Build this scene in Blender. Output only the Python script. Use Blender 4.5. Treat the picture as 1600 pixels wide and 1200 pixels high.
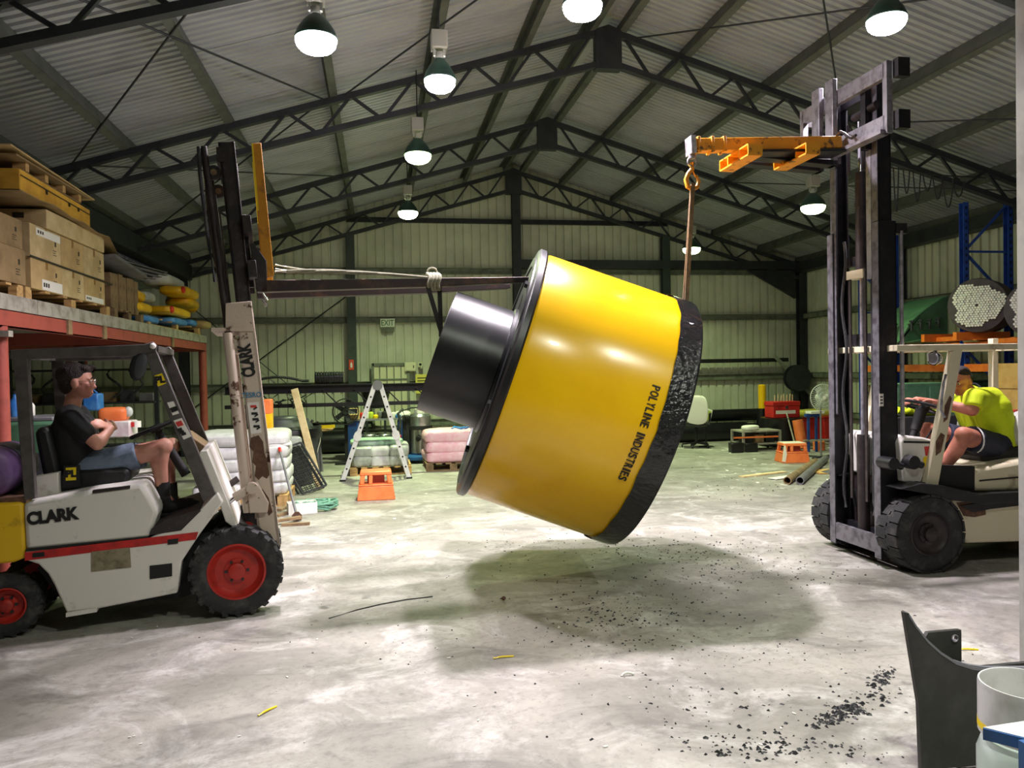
import bpy, bmesh, math, random
from mathutils import Vector, Matrix, noise

for _o in list(bpy.data.objects):
    bpy.data.objects.remove(_o, do_unlink=True)
SC = bpy.context.scene
COL = SC.collection
R = math.radians

# ---------------------------------------------------------------- camera
FPX = 1200.0
CAMLOC = Vector((0.0, 0.0, 1.65))
def _camaxes(yaw=9.87, pitch=-1.05, roll=1.07):
    y, p, r = R(yaw), R(pitch), R(roll)
    f = Vector((math.sin(y) * math.cos(p), math.cos(y) * math.cos(p), math.sin(p)))
    rt = Vector((math.cos(y), -math.sin(y), 0))
    up = rt.cross(f)
    return f, rt * math.cos(r) - up * math.sin(r), up * math.cos(r) + rt * math.sin(r)
FW, RT, UP = _camaxes()
cam = bpy.data.cameras.new('camera')
cam.sensor_width = 36.0
cam.lens = 36.0 * FPX / 1600.0
cam.clip_start = 0.05
cam.clip_end = 200
cam_o = bpy.data.objects.new('camera', cam)
COL.objects.link(cam_o)
m3 = Matrix((RT, UP, -FW)).transposed()
cam_o.matrix_world = Matrix.Translation(CAMLOC) @ m3.to_4x4()
SC.camera = cam_o

# ---------------------------------------------------------------- world, exposure
w = bpy.data.worlds.new('night')
SC.world = w
w.use_nodes = True
w.node_tree.nodes['Background'].inputs[0].default_value = (0.30, 0.34, 0.36, 1)
w.node_tree.nodes['Background'].inputs[1].default_value = 0.05
SC.view_settings.view_transform = 'Standard'
SC.view_settings.look = 'None'
SC.view_settings.gamma = 1.0
SC.view_settings.use_curve_mapping = False
SC.view_settings.exposure = 0.06
GREENISH, WHITE, MIXED = (0.80, 1.0, 0.52), (1.0, 0.90, 0.98), (0.96, 1.0, 0.86)
# high bay lamps: x, y, z of the rim, colour, watts, radius, label
LAMPS = [
    (-0.43, 6.35, 4.30, WHITE, 105, .17, 'large glowing bowl lamp above the left forklift, top left of the picture'),
    (0.62, 7.15, 4.32, WHITE, 95, .15, 'dazzling white high bay lamp hanging between the large glowing bowl lamp and the roof ridge'),
    (1.74, 6.24, 4.65, WHITE, 215, .17, 'dazzling white high bay lamp at the top centre, just left of the ridge'),
    (4.43, 6.08, 4.62, WHITE, 130, .17, 'dazzling white high bay lamp above the right forklift mast'),
    (0.54, 9.55, 4.30, GREENISH, 66, .17, 'greenish bowl lamp in the middle of the left row, below the dazzling white lamp'),
    (0.55, 13.0, 4.30, GREENISH, 175, .17, 'smallest bowl lamp of the left row, nearest the back gable wall'),
    (6.35, 10.4, 3.95, GREENISH, 60, .18, 'green glowing bowl lamp below the yellow jib boom'),
    (6.12, 14.3, 3.95, GREENISH, 85, .18, 'small bowl lamp far back, half behind the hanging strap of the jib hook'),
    (1.20, 1.50, 4.60, MIXED, 66, .17, 'left high bay lamp over the open floor in front, out of the picture'),
    (3.00, 1.80, 4.60, MIXED, 95, .17, 'right high bay lamp over the open floor in front, out of the picture'),
]

# ---------------------------------------------------------------- materials
def lin(c):
    return tuple((v / 255 / 12.92) if v / 255 <= 0.04045 else ((v / 255 + 0.055) / 1.055) ** 2.4 for v in c)
MATS = {}
def mat(name, rgb, rough=0.6, metal=0.0, rgb2=None, scale=6.0, lo=0.45, hi=0.65, bump=0.0, bscale=60.0, spec=0.5,
        emit=0.0, trans=0.0, alpha=1.0, detail=6.0, coat=0.0, stretch=(1, 1, 1), amount=1.0):
    if name in MATS:
        return MATS[name]
    m = bpy.data.materials.new(name)
    m.use_nodes = True
    nt = m.node_tree
    b = nt.nodes['Principled BSDF']
    c1 = (*lin(rgb), 1)
    b.inputs['Base Color'].default_value = c1
    b.inputs['Roughness'].default_value = rough
    b.inputs['Metallic'].default_value = metal
    b.inputs['Specular IOR Level'].default_value = spec
    b.inputs['Coat Weight'].default_value = coat
    b.inputs['Transmission Weight'].default_value = trans
    b.inputs['Alpha'].default_value = alpha
    m.diffuse_color = c1
    if emit:
        b.inputs['Emission Color'].default_value = c1
        b.inputs['Emission Strength'].default_value = emit
    if rgb2 or bump:
        tc = nt.nodes.new('ShaderNodeTexCoord')
        mp = nt.nodes.new('ShaderNodeMapping')
        mp.inputs['Scale'].default_value = stretch
        nt.links.new(tc.outputs['Object'], mp.inputs['Vector'])
    if rgb2:
        n = nt.nodes.new('ShaderNodeTexNoise')
        n.inputs['Scale'].default_value = scale
        n.inputs['Detail'].default_value = detail
        n.inputs['Roughness'].default_value = 0.62
        nt.links.new(mp.outputs['Vector'], n.inputs['Vector'])
        r = nt.nodes.new('ShaderNodeMapRange')
        r.inputs['From Min'].default_value = lo
        r.inputs['From Max'].default_value = hi
        r.inputs['To Max'].default_value = amount
        nt.links.new(n.outputs['Fac'], r.inputs['Value'])
        mx = nt.nodes.new('ShaderNodeMix')
        mx.data_type = 'RGBA'
        mx.inputs['A'].default_value = c1
        mx.inputs['B'].default_value = (*lin(rgb2), 1)
        nt.links.new(r.outputs['Result'], mx.inputs['Factor'])
        nt.links.new(mx.outputs['Result'], b.inputs['Base Color'])
    if bump:
        n2 = nt.nodes.new('ShaderNodeTexNoise')
        n2.inputs['Scale'].default_value = bscale
        n2.inputs['Detail'].default_value = 4
        nt.links.new(mp.outputs['Vector'], n2.inputs['Vector'])
        bp = nt.nodes.new('ShaderNodeBump')
        bp.inputs['Strength'].default_value = bump
        bp.inputs['Distance'].default_value = 0.02
        nt.links.new(n2.outputs['Fac'], bp.inputs['Height'])
        nt.links.new(bp.outputs['Normal'], b.inputs['Normal'])
    MATS[name] = m
    return m

def floor_material():
    m = bpy.data.materials.new('stained_concrete')
    m.use_nodes = True
    nt = m.node_tree
    b = nt.nodes['Principled BSDF']
    tc = nt.nodes.new('ShaderNodeTexCoord')
    def nz(scale, detail, rough=.6, dist=0.0, sc=(1, 1, 1)):
        mp = nt.nodes.new('ShaderNodeMapping')
        mp.inputs['Scale'].default_value = sc
        nt.links.new(tc.outputs['Object'], mp.inputs['Vector'])
        n = nt.nodes.new('ShaderNodeTexNoise')
        n.inputs['Scale'].default_value = scale
        n.inputs['Detail'].default_value = detail
        n.inputs['Roughness'].default_value = rough
        n.inputs['Distortion'].default_value = dist
        nt.links.new(mp.outputs['Vector'], n.inputs['Vector'])
        return n.outputs['Fac']
    def rng(src, lo, hi, tmax=1.0):
        r = nt.nodes.new('ShaderNodeMapRange')
        r.inputs['From Min'].default_value = lo
        r.inputs['From Max'].default_value = hi
        r.inputs['To Max'].default_value = tmax
        nt.links.new(src, r.inputs['Value'])
        return r.outputs['Result']
    def mix(a, c, fac):
        x = nt.nodes.new('ShaderNodeMix')
        x.data_type = 'RGBA'
        if isinstance(a, tuple):
            x.inputs['A'].default_value = (*lin(a), 1)
        else:
            nt.links.new(a, x.inputs['A'])
        x.inputs['B'].default_value = (*lin(c), 1)
        nt.links.new(fac, x.inputs['Factor'])
        return x.outputs['Result']
    col = mix((160, 156, 147), (128, 125, 117), rng(nz(.9, 8, .65, .6), .38, .62))
    col = mix(col, (194, 191, 186), rng(nz(1.7, 10, .7, .8), .50, .68, .9))
    col = mix(col, (96, 93, 88), rng(nz(2.2, 9, .68, .8, (.7, 1.2, 1)), .50, .70, .85))
    col = mix(col, (78, 78, 72), rng(nz(5.5, 4, .5, .2), .66, .74, .7))
    col = mix(col, (98, 96, 88), rng(nz(18, 9, .8), .50, .72, .75))
    nt.links.new(col, b.inputs['Base Color'])
    nt.links.new(rng(nz(3.2, 6), .2, .9, 1.0), b.inputs['Roughness'])
    rr = nt.nodes.new('ShaderNodeMapRange')
    rr.inputs['To Min'].default_value = .42
    rr.inputs['To Max'].default_value = .8
    nt.links.new(nz(3.2, 6), rr.inputs['Value'])
    nt.links.new(rr.outputs['Result'], b.inputs['Roughness'])
    bp = nt.nodes.new('ShaderNodeBump')
    bp.inputs['Strength'].default_value = .25
    bp.inputs['Distance'].default_value = .006
    nt.links.new(nz(40, 6, .7), bp.inputs['Height'])
    nt.links.new(bp.outputs['Normal'], b.inputs['Normal'])
    return m

mat('cladding', (208, 212, 188), .5, rgb2=(184, 188, 166), scale=1.3, lo=.45, hi=.7, bump=.03)
mat('roofsheet', (170, 174, 176), .5, metal=.2, rgb2=(146, 150, 152), scale=1.0, lo=.45, hi=.7)
mat('girt', (118, 126, 108), .6, rgb2=(86, 92, 80), scale=5)
mat('purlin', (84, 88, 80), .6, rgb2=(66, 70, 64), scale=4)
mat('steel_dark', (42, 46, 50), .55, rgb2=(30, 34, 38), scale=5)
mat('column_green', (52, 64, 58), .55, rgb2=(40, 50, 46), scale=4)
mat('black_paint', (22, 22, 26), .45, rgb2=(44, 42, 44), scale=9, lo=.5, hi=.75)
mat('black_matte', (20, 20, 22), .75)
mat('black_plastic', (16, 16, 19), .32, rgb2=(34, 34, 40), scale=3, lo=.5, hi=.8, bump=.06, bscale=8)
mat('plastic_grey', (58, 60, 66), .5, rgb2=(44, 46, 50), scale=5)
mat('rubber', (40, 40, 42), .85, rgb2=(84, 82, 80), scale=9, lo=.5, hi=.8, bump=.3, bscale=40)
mat('cone_yellow', (240, 188, 8), .24, rgb2=(228, 172, 6), scale=1.6, lo=.45, hi=.75, bump=.03, bscale=3, coat=.25)
mat('pipe_black', (14, 15, 19), .34, rgb2=(26, 27, 33), scale=4, lo=.5, hi=.8, bump=.05, bscale=9)
mat('wrap_black', (18, 18, 22), .16, rgb2=(30, 30, 34), scale=12, bump=.9, bscale=26, coat=.4)
mat('truck_white', (214, 210, 204), .42, rgb2=(150, 142, 132), scale=7, lo=.6, hi=.78, bump=.03)
mat('truck_cream', (214, 204, 176), .5, rgb2=(150, 132, 104), scale=6, lo=.58, hi=.74, bump=.05)
mat('mast_cream', (200, 182, 168), .5, rgb2=(84, 54, 38), scale=9, lo=.60, hi=.64, bump=.08)
mat('worn_plate', (138, 128, 104), .5, rgb2=(96, 88, 70), scale=12, bump=.1)
mat('rust_patch', (84, 56, 42), .75, rgb2=(112, 80, 62), scale=20, bump=.2)
mat('counter_yellow', (222, 178, 20), .45, rgb2=(150, 112, 24), scale=6, lo=.58, hi=.75)
mat('red_rim', (176, 40, 30), .5, rgb2=(118, 30, 24), scale=10, lo=.5, hi=.75)
mat('red_stripe', (190, 34, 32), .45, rgb2=(150, 30, 30), scale=14)
mat('guard_grey', (84, 78, 78), .5, rgb2=(62, 58, 58), scale=8)
mat('dark_grease', (38, 30, 32), .5, rgb2=(66, 56, 56), scale=14, lo=.5, hi=.75, bump=.1)
mat('mast_dark', (30, 29, 35), .5, metal=.3, rgb2=(50, 44, 44), scale=10, lo=.5, hi=.72, bump=.06)
mat('mast_edge', (118, 116, 124), .45, metal=.4, rgb2=(76, 72, 78), scale=12)
mat('steel_bare', (168, 166, 176), .38, metal=.55, rgb2=(126, 122, 128), scale=12, bump=.05)
mat('chrome', (225, 225, 228), .12, metal=1.0)
mat('orange_steel', (206, 138, 24), .5, rgb2=(118, 74, 30), scale=10, lo=.52, hi=.7, bump=.08)
mat('yellow_paint', (238, 206, 30), .5)
mat('jib_yellow', (220, 150, 30), .5, rgb2=(90, 60, 34), scale=12, lo=.58, hi=.66)
mat('fork_steel', (60, 50, 50), .45, metal=.5, rgb2=(104, 74, 58), scale=5, lo=.5, hi=.7)
mat('sticker_white', (226, 220, 216), .5)
mat('sticker_yellow', (236, 206, 20), .45)
mat('sticker_red', (196, 52, 48), .5)
mat('sticker_blue', (60, 120, 160), .5)
mat('ink', (14, 14, 16), .6)
mat('lamp_green', (46, 74, 62), .35, rgb2=(30, 52, 44), scale=5)
mat('lamp_box', (150, 152, 140), .5)
mat('wire', (28, 28, 30), .6)
mat('skin', (198, 142, 122), .55, rgb2=(180, 118, 100), scale=9, lo=.45, hi=.7)
mat('skin_red', (190, 122, 100), .55, rgb2=(164, 92, 76), scale=9, lo=.45, hi=.7)
mat('hair', (34, 25, 23), .7, rgb2=(52, 38, 34), scale=60, bump=.8, bscale=120)
mat('shirt_black', (14, 14, 17), .85, bump=.25, bscale=14)
mat('shorts_blue', (104, 118, 138), .85, rgb2=(84, 96, 116), scale=14, bump=.3, bscale=16)
mat('hivis', (206, 226, 20), .8, rgb2=(186, 206, 16), scale=7, bump=.3, bscale=12)
mat('navy', (24, 28, 52), .8, bump=.3, bscale=14)
mat('boot', (22, 20, 20), .7)
mat('seat_vinyl', (20, 20, 23), .5, bump=.1)
mat('white_fabric', (232, 232, 232), .6)
mat('eye_white', (225, 220, 214), .3)
mat('glass_lens', (200, 205, 210), .1, alpha=.25)
mat('red_oxide', (158, 74, 62), .55, rgb2=(126, 58, 50), scale=6, lo=.5, hi=.75)
mat('deck_edge', (156, 152, 140), .7, rgb2=(118, 112, 100), scale=7)
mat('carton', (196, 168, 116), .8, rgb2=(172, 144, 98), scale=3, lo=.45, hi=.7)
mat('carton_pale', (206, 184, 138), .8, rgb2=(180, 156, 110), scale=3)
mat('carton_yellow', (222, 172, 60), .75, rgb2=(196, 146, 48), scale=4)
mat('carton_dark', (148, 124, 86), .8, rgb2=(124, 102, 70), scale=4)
mat('tape', (150, 110, 60), .35)
mat('strap_dark', (50, 44, 34), .6)
mat('timber', (196, 160, 104), .75, rgb2=(160, 122, 74), scale=5, stretch=(1, 6, 6))
mat('timber_pale', (222, 200, 156), .7, rgb2=(200, 172, 122), scale=5)
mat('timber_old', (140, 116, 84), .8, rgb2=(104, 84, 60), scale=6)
mat('bag_yellow', (240, 192, 16), .4, rgb2=(226, 170, 14), scale=6, bump=.35, bscale=9)
mat('bag_blue', (48, 116, 190), .4, rgb2=(80, 142, 206), scale=6, bump=.35, bscale=9)
mat('bag_white', (214, 214, 214), .45, rgb2=(186, 188, 190), scale=5, bump=.4, bscale=9)
mat('bag_clear', (196, 200, 196), .3, rgb2=(160, 166, 160), scale=7, bump=.6, bscale=12)
mat('bag_pink', (232, 176, 196), .4, rgb2=(240, 214, 222), scale=5, bump=.5, bscale=12)
mat('bag_pale', (226, 222, 220), .4, rgb2=(206, 180, 188), scale=5, bump=.5, bscale=12)
mat('bag_film', (176, 204, 186), .35, rgb2=(140, 176, 156), scale=7, bump=.6, bscale=12)
mat('bag_logo', (206, 40, 28), .5)
mat('grey_sheet', (112, 112, 116), .5, rgb2=(92, 90, 92), scale=5)
mat('orange_plastic', (240, 128, 70), .45, rgb2=(228, 112, 58), scale=5, bump=.04)
mat('paint_splash', (236, 226, 212), .6)
mat('aluminium', (228, 228, 232), .38, metal=.25, rgb2=(208, 208, 214), scale=9)
mat('stainless', (178, 180, 184), .26, metal=.85, rgb2=(150, 152, 156), scale=9)
mat('blue_steel', (34, 70, 140), .45, rgb2=(28, 56, 116), scale=6)
mat('rack_blue', (44, 84, 176), .45, rgb2=(34, 66, 146), scale=6)
mat('rack_orange', (228, 120, 40), .5, rgb2=(206, 96, 30), scale=6)
mat('red_paint', (200, 40, 36), .45, rgb2=(170, 34, 32), scale=6)
mat('green_machine', (72, 112, 84), .5, rgb2=(58, 92, 70), scale=5)
mat('roll_dark', (74, 66, 70), .6, rgb2=(58, 52, 56), scale=6)
mat('tube_white', (240, 238, 232), .5)
mat('rope_green', (108, 160, 134), .7, rgb2=(84, 132, 108), scale=30)
mat('sling', (112, 92, 66), .75, rgb2=(84, 68, 50), scale=20)
mat('sling_dark', (40, 38, 38), .7)
mat('rope_grey', (150, 148, 124), .75, rgb2=(120, 118, 98), scale=30)
mat('exit_white', (226, 236, 214), .5)
mat('exit_green', (70, 120, 80), .5)
mat('sign_yellow', (214, 206, 90), .5)
mat('sign_red', (214, 74, 46), .5)
mat('cabinet_cream', (212, 212, 176), .5)
mat('jamb', (156, 156, 152), .55, rgb2=(134, 134, 130), scale=4)
mat('gas_grey', (196, 196, 196), .4, rgb2=(170, 168, 166), scale=6)
mat('gas_pale', (196, 210, 204), .4)
mat('brass', (226, 166, 40), .35, metal=.3)
mat('trolley_blue', (28, 82, 140), .5, rgb2=(24, 66, 116), scale=6)
mat('mould_black', (42, 42, 42), .5, rgb2=(56, 56, 52), scale=8, bump=.06, bscale=14)
mat('mould_edge', (112, 112, 120), .35)
mat('shavings', (22, 22, 26), .55)
mat('plywood', (216, 172, 104), .7, rgb2=(196, 150, 86), scale=5)
mat('purple', (112, 84, 130), .45, rgb2=(86, 64, 104), scale=6)
mat('clear_plastic', (200, 206, 206), .2, alpha=.55)
mat('mesh_white', (214, 216, 212), .4)
mat('paper', (232, 230, 222), .7)
mat('plastic_green', (186, 208, 70), .5)
mat('chair_grey', (52, 58, 52), .7)
FLOORMAT = floor_material()

# ---------------------------------------------------------------- helpers
def ray(px, py):
    return FW + RT * ((px - 800) / FPX) - UP * ((py - 600) / FPX)
def atY(px, py, Y):
    d = ray(px, py)
    return CAMLOC + d * (Y / d.y)
def atX(px, py, X):
    d = ray(px, py)
    return CAMLOC + d * (X / d.x)
def atZ(px, py, Z=0.0):
    d = ray(px, py)
    return CAMLOC + d * ((Z - CAMLOC.z) / d.z)
def on(root, y, px, py):
    """the point of the local plane y = const of a thing's frame that the photograph shows at a pixel"""
    inv = root.matrix_basis.inverted()
    o = inv @ CAMLOC
    d = inv.to_3x3() @ ray(px, py)
    return o + d * ((y - o.y) / d.y)

def basis(axis, up=None):
    a = Vector(axis).normalized()
    u = Vector(up) if up is not None else (Vector((0, 0, 1)) if abs(a.z) < .95 else Vector((1, 0, 0)))
    s = a.cross(u).normalized()
    return a, s, s.cross(a)

class MB:
    def __init__(self):
        self.v, self.f = [], []
    def add(self, vs, fs):
        n = len(self.v)
        self.v += [Vector(p) for p in vs]
        self.f += [tuple(i + n for i in q) for q in fs]
        return self
    def box(self, x0, x1, y0, y1, z0, z1):
        return self.add([(x, y, z) for z in (z0, z1) for y in (y0, y1) for x in (x0, x1)],
                        [(0, 2, 3, 1), (4, 5, 7, 6), (0, 1, 5, 4), (2, 6, 7, 3), (0, 4, 6, 2), (1, 3, 7, 5)])
    def obox(self, c, ax, ay, az):
        c, ax, ay, az = map(Vector, (c, ax, ay, az))
        return self.add([c + ax * i + ay * j + az * k for k in (-1, 1) for j in (-1, 1) for i in (-1, 1)],
                        [(0, 2, 3, 1), (4, 5, 7, 6), (0, 1, 5, 4), (2, 6, 7, 3), (0, 4, 6, 2), (1, 3, 7, 5)])
    def bar(self, p, q, w, h, up=None):
        p, q = Vector(p), Vector(q)
        a, s, u = basis(q - p, up)
        return self.obox((p + q) / 2, (q - p) / 2, s * (w / 2), u * (h / 2))
    def channel(self, p, q, w, h, t=.012, up=None, flip=1):
        """C section: web on one side, two flanges"""
        p, q = Vector(p), Vector(q)
        a, s, u = basis(q - p, up)
        s = s * flip
        c, L = (p + q) / 2, (q - p) / 2
        self.obox(c - s * (w / 2 - t / 2), L, s * (t / 2), u * (h / 2))
        self.obox(c + u * (h / 2 - t / 2), L, s * (w / 2), u * (t / 2))
        return self.obox(c - u * (h / 2 - t / 2), L, s * (w / 2), u * (t / 2))
    def cyl(self, p, q, r0, r1=None, n=16, cap=True):
        p, q = Vector(p), Vector(q)
        r1 = r0 if r1 is None else r1
        a, s, u = basis(q - p)
        vs, fs = [], []
        for c, r in ((p, r0), (q, r1)):
            vs += [c + (s * math.cos(2 * math.pi * i / n) + u * math.sin(2 * math.pi * i / n)) * r for i in range(n)]
        fs = [(i, (i + 1) % n, n + (i + 1) % n, n + i) for i in range(n)]
        if cap:
            fs += [tuple(range(n - 1, -1, -1)), tuple(range(n, 2 * n))]
        return self.add(vs, fs)
    def tube(self, pts, r, n=8, closed=False):
        pts = [Vector(p) for p in pts]
        m = len(pts)
        rs = r if isinstance(r, (list, tuple)) else [r] * m
        vs, fs = [], []
        prev = None
        for k, p in enumerate(pts):
            if closed:
                t = pts[(k + 1) % m] - pts[k - 1]
            else:
                t = pts[min(k + 1, m - 1)] - pts[max(k - 1, 0)]
            t.normalize()
            if prev is None:
                _, s, u = basis(t)
            else:
                s = prev - t * prev.dot(t)
                s = s.normalized() if s.length > 1e-6 else basis(t)[1]
                u = t.cross(s)
            prev = s
            vs += [p + (s * math.cos(2 * math.pi * i / n) + u * math.sin(2 * math.pi * i / n)) * rs[k] for i in range(n)]
        for k in range(m if closed else m - 1):
            b0, b1 = k * n, ((k + 1) % m) * n
            fs += [(b0 + i, b0 + (i + 1) % n, b1 + (i + 1) % n, b1 + i) for i in range(n)]
        if not closed:
            fs += [tuple(range(n - 1, -1, -1)), tuple(range((m - 1) * n, m * n))]
        return self.add(vs, fs)
    def lathe(self, prof, o=(0, 0, 0), axis=(0, 0, 1), n=32, closed=False, cap=True, up=None):
        """prof: list of (radius, distance along axis)"""
        o = Vector(o)
        a, s, u = basis(axis, up)
        vs, fs = [], []
        for r, t in prof:
            r = max(r, 1e-4)
            vs += [o + a * t + (s * math.cos(2 * math.pi * i / n) + u * math.sin(2 * math.pi * i / n)) * r for i in range(n)]
        m = len(prof)
        for k in range(m if closed else m - 1):
            b0, b1 = k * n, ((k + 1) % m) * n
            fs += [(b0 + i, b0 + (i + 1) % n, b1 + (i + 1) % n, b1 + i) for i in range(n)]
        if not closed and cap:
            fs += [tuple(range(n - 1, -1, -1)), tuple(range((m - 1) * n, m * n))]
        return self.add(vs, fs)
    def prism(self, poly, y0, y1, plane='xz'):
        n = len(poly)
        mk = {'xz': lambda a, b, c: (a, c, b), 'yz': lambda a, b, c: (c, a, b), 'xy': lambda a, b, c: (a, b, c)}[plane]
        vs = [mk(a, b, y0) for a, b in poly] + [mk(a, b, y1) for a, b in poly]
        fs = [tuple(range(n)), tuple(range(2 * n - 1, n - 1, -1))]
        fs += [(i, n + i, n + (i + 1) % n, (i + 1) % n) for i in range(n)]
        return self.add(vs, fs)
    def ell(self, c, r, n=16, m=10, rot=None):
        c = Vector(c)
        vs, fs = [], []
        for j in range(m + 1):
            th = math.pi * (j / m)
            th = min(max(th, .02), math.pi - .02)
            for i in range(n):
                p = Vector((r[0] * math.sin(th) * math.cos(2 * math.pi * i / n), r[1] * math.sin(th) * math.sin(2 * math.pi * i / n), r[2] * math.cos(th)))
                vs.append(c + (rot @ p if rot else p))
        for j in range(m):
            fs += [(j * n + i, (j + 1) * n + i, (j + 1) * n + (i + 1) % n, j * n + (i + 1) % n) for i in range(n)]
        fs += [tuple(range(n - 1, -1, -1)), tuple(range(m * n, m * n + n))]
        return self.add(vs, fs)
    def cone2(self, p, rp, q, rq, n=14):
        """tapered limb with round ends"""
        p, q = Vector(p), Vector(q)
        self.cyl(p, q, rp, rq, n)
        self.ell(p, (rp,) * 3, n, 8)
        return self.ell(q, (rq,) * 3, n, 8)
    def sack(self, c, lx, ly, lz, rz=0.0, seed=0, e=.45, tilt=0.0, b=.48):
        """a filled bag: flattened superellipsoid with dents"""
        n, m = 22, 12
        rot = Matrix.Rotation(rz, 3, 'Z') @ Matrix.Rotation(tilt, 3, 'Y')
        c = Vector(c)
        sg = lambda v, p: math.copysign(abs(v) ** p, v)
        vs, fs = [], []
        for j in range(m + 1):
            ph = -math.pi / 2 + math.pi * j / m
            ph = max(min(ph, math.pi / 2 - .03), -math.pi / 2 + .03)
            for i in range(n):
                t = 2 * math.pi * i / n
                p = Vector((sg(math.cos(ph), b) * sg(math.cos(t), e) * lx / 2, sg(math.cos(ph), b) * sg(math.sin(t), e) * ly / 2, sg(math.sin(ph), b + .12) * lz / 2))
                d = noise.noise(p * 5 + Vector((seed * 7.3, seed * 3.1, 0)))
                p *= 1 + .09 * d
                vs.append(c + rot @ p)
        for j in range(m):
            fs += [(j * n + i, j * n + (i + 1) % n, (j + 1) * n + (i + 1) % n, (j + 1) * n + i) for i in range(n)]
        fs += [tuple(range(n - 1, -1, -1)), tuple(range(m * n, m * n + n))]
        return self.add(vs, fs)
    def mesh(self, name, off=None, inv=None):
        me = bpy.data.meshes.new(name)
        if inv is not None:
            vs = [inv @ p for p in self.v]
        elif off is not None:
            vs = [p - off for p in self.v]
        else:
            vs = self.v
        me.from_pydata([tuple(p) for p in vs], [], self.f)
        bm = bmesh.new()
        bm.from_mesh(me)
        bmesh.ops.recalc_face_normals(bm, faces=bm.faces)
        bm.to_mesh(me)
        bm.free()
        return me

def finish(o, mt, smooth=35, bevel=0.0):
    me = o.data
    if mt is not None:
        me.materials.append(mt if not isinstance(mt, str) else MATS[mt])
    if smooth:
        me.shade_smooth()
        me.set_sharp_from_angle(angle=R(smooth))
    if bevel:
        b = o.modifiers.new('bevel', 'BEVEL')
        b.width = bevel
        b.segments = 2
        b.limit_method = 'ANGLE'
        b.angle_limit = R(40)
    return o
def rootmat(o):
    m = Matrix.Identity(4)
    while o is not None:
        m = o.matrix_basis @ m
        o = o.parent
    return m
def part(name, mb, mt, parent, world=False, smooth=35, bevel=0.0, label=None, kind=None):
    """one part of a thing: a mesh of its own under its parent"""
    me = mb.mesh(name, inv=rootmat(parent).inverted() if world else None)
    o = bpy.data.objects.new(name, me)
    COL.objects.link(o)
    o.parent = parent
    finish(o, mt, smooth, bevel)
    if label:
        o['label'] = label
    if kind:
        o['kind'] = kind
    return o
def tag(o, label, cat, group=None):
    o['label'] = label
    o['category'] = cat
    if group:
        o['group'] = group
    return o
def thing(name, label, cat, loc=(0, 0, 0), rz=0.0, group=None):
    o = bpy.data.objects.new(name, None)
    o.empty_display_size = .1
    COL.objects.link(o)
    o.location = loc
    o.rotation_euler = (0, 0, rz)
    o.matrix_basis = Matrix.Translation(loc) @ Matrix.Rotation(rz, 4, 'Z')
    return tag(o, label, cat, group)
def solo(name, mb, mt, label, cat, group=None, smooth=35, bevel=0.0, kind=None):
    """a thing that is one mesh; its origin at the middle of its base"""
    xs, ys, zs = zip(*[tuple(p) for p in mb.v])
    off = Vector(((min(xs) + max(xs)) / 2, (min(ys) + max(ys)) / 2, min(zs)))
    o = bpy.data.objects.new(name, mb.mesh(name, off=off))
    COL.objects.link(o)
    o.location = off
    o.matrix_basis = Matrix.Translation(off)
    finish(o, mt, smooth, bevel)
    tag(o, label, cat, group)
    if kind:
        o['kind'] = kind
    return o
def struct(name, mb, mt, smooth=35, label=None):
    o = bpy.data.objects.new(name, mb.mesh(name))
    COL.objects.link(o)
    finish(o, mt, smooth)
    o['kind'] = 'structure'
    if label:
        o['label'] = label
    return o
def copy_part(src, parent, loc=(0, 0, 0)):
    c = src.copy()
    COL.objects.link(c)
    c.parent = parent
    c.matrix_basis = Matrix.Translation(loc)
    return c
def copy_tree(o, parent=None):
    c = o.copy()
    COL.objects.link(c)
    c.parent = parent
    for ch in list(o.children):
        copy_tree(ch, c)
    return c

def text_mesh(s, size, extrude=.002, weight=0.0, spacing=1.0):
    """flat lettering as mesh data in the xy plane, centred"""
    cu = bpy.data.curves.new('txt', 'FONT')
    cu.body = s
    cu.size = size
    cu.extrude = extrude
    cu.offset = weight
    cu.space_character = spacing
    cu.align_x = 'CENTER'
    cu.align_y = 'CENTER'
    o = bpy.data.objects.new('txt', cu)
    COL.objects.link(o)
    bpy.context.view_layer.update()
    me = bpy.data.meshes.new_from_object(o.evaluated_get(bpy.context.evaluated_depsgraph_get()))
    vs = [v.co.copy() for v in me.vertices]
    fs = [tuple(p.vertices) for p in me.polygons]
    bpy.data.objects.remove(o, do_unlink=True)
    bpy.data.curves.remove(cu)
    bpy.data.meshes.remove(me)
    return vs, fs
def text_on(mb, s, size, origin, xdir, ydir, weight=0.0, extrude=.002, width=None, spacing=1.0):
    vs, fs = text_mesh(s, size, extrude, weight, spacing)
    if not vs:
        return mb
    xdir, ydir = Vector(xdir).normalized(), Vector(ydir).normalized()
    n = xdir.cross(ydir)
    k = 1.0
    if width:
        k = width / (max(v.x for v in vs) - min(v.x for v in vs))
    cx = (max(v.x for v in vs) + min(v.x for v in vs)) / 2
    cy = (max(v.y for v in vs) + min(v.y for v in vs)) / 2
    return mb.add([Vector(origin) + xdir * ((v.x - cx) * k) + ydir * (v.y - cy) + n * v.z for v in vs], fs)

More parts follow.
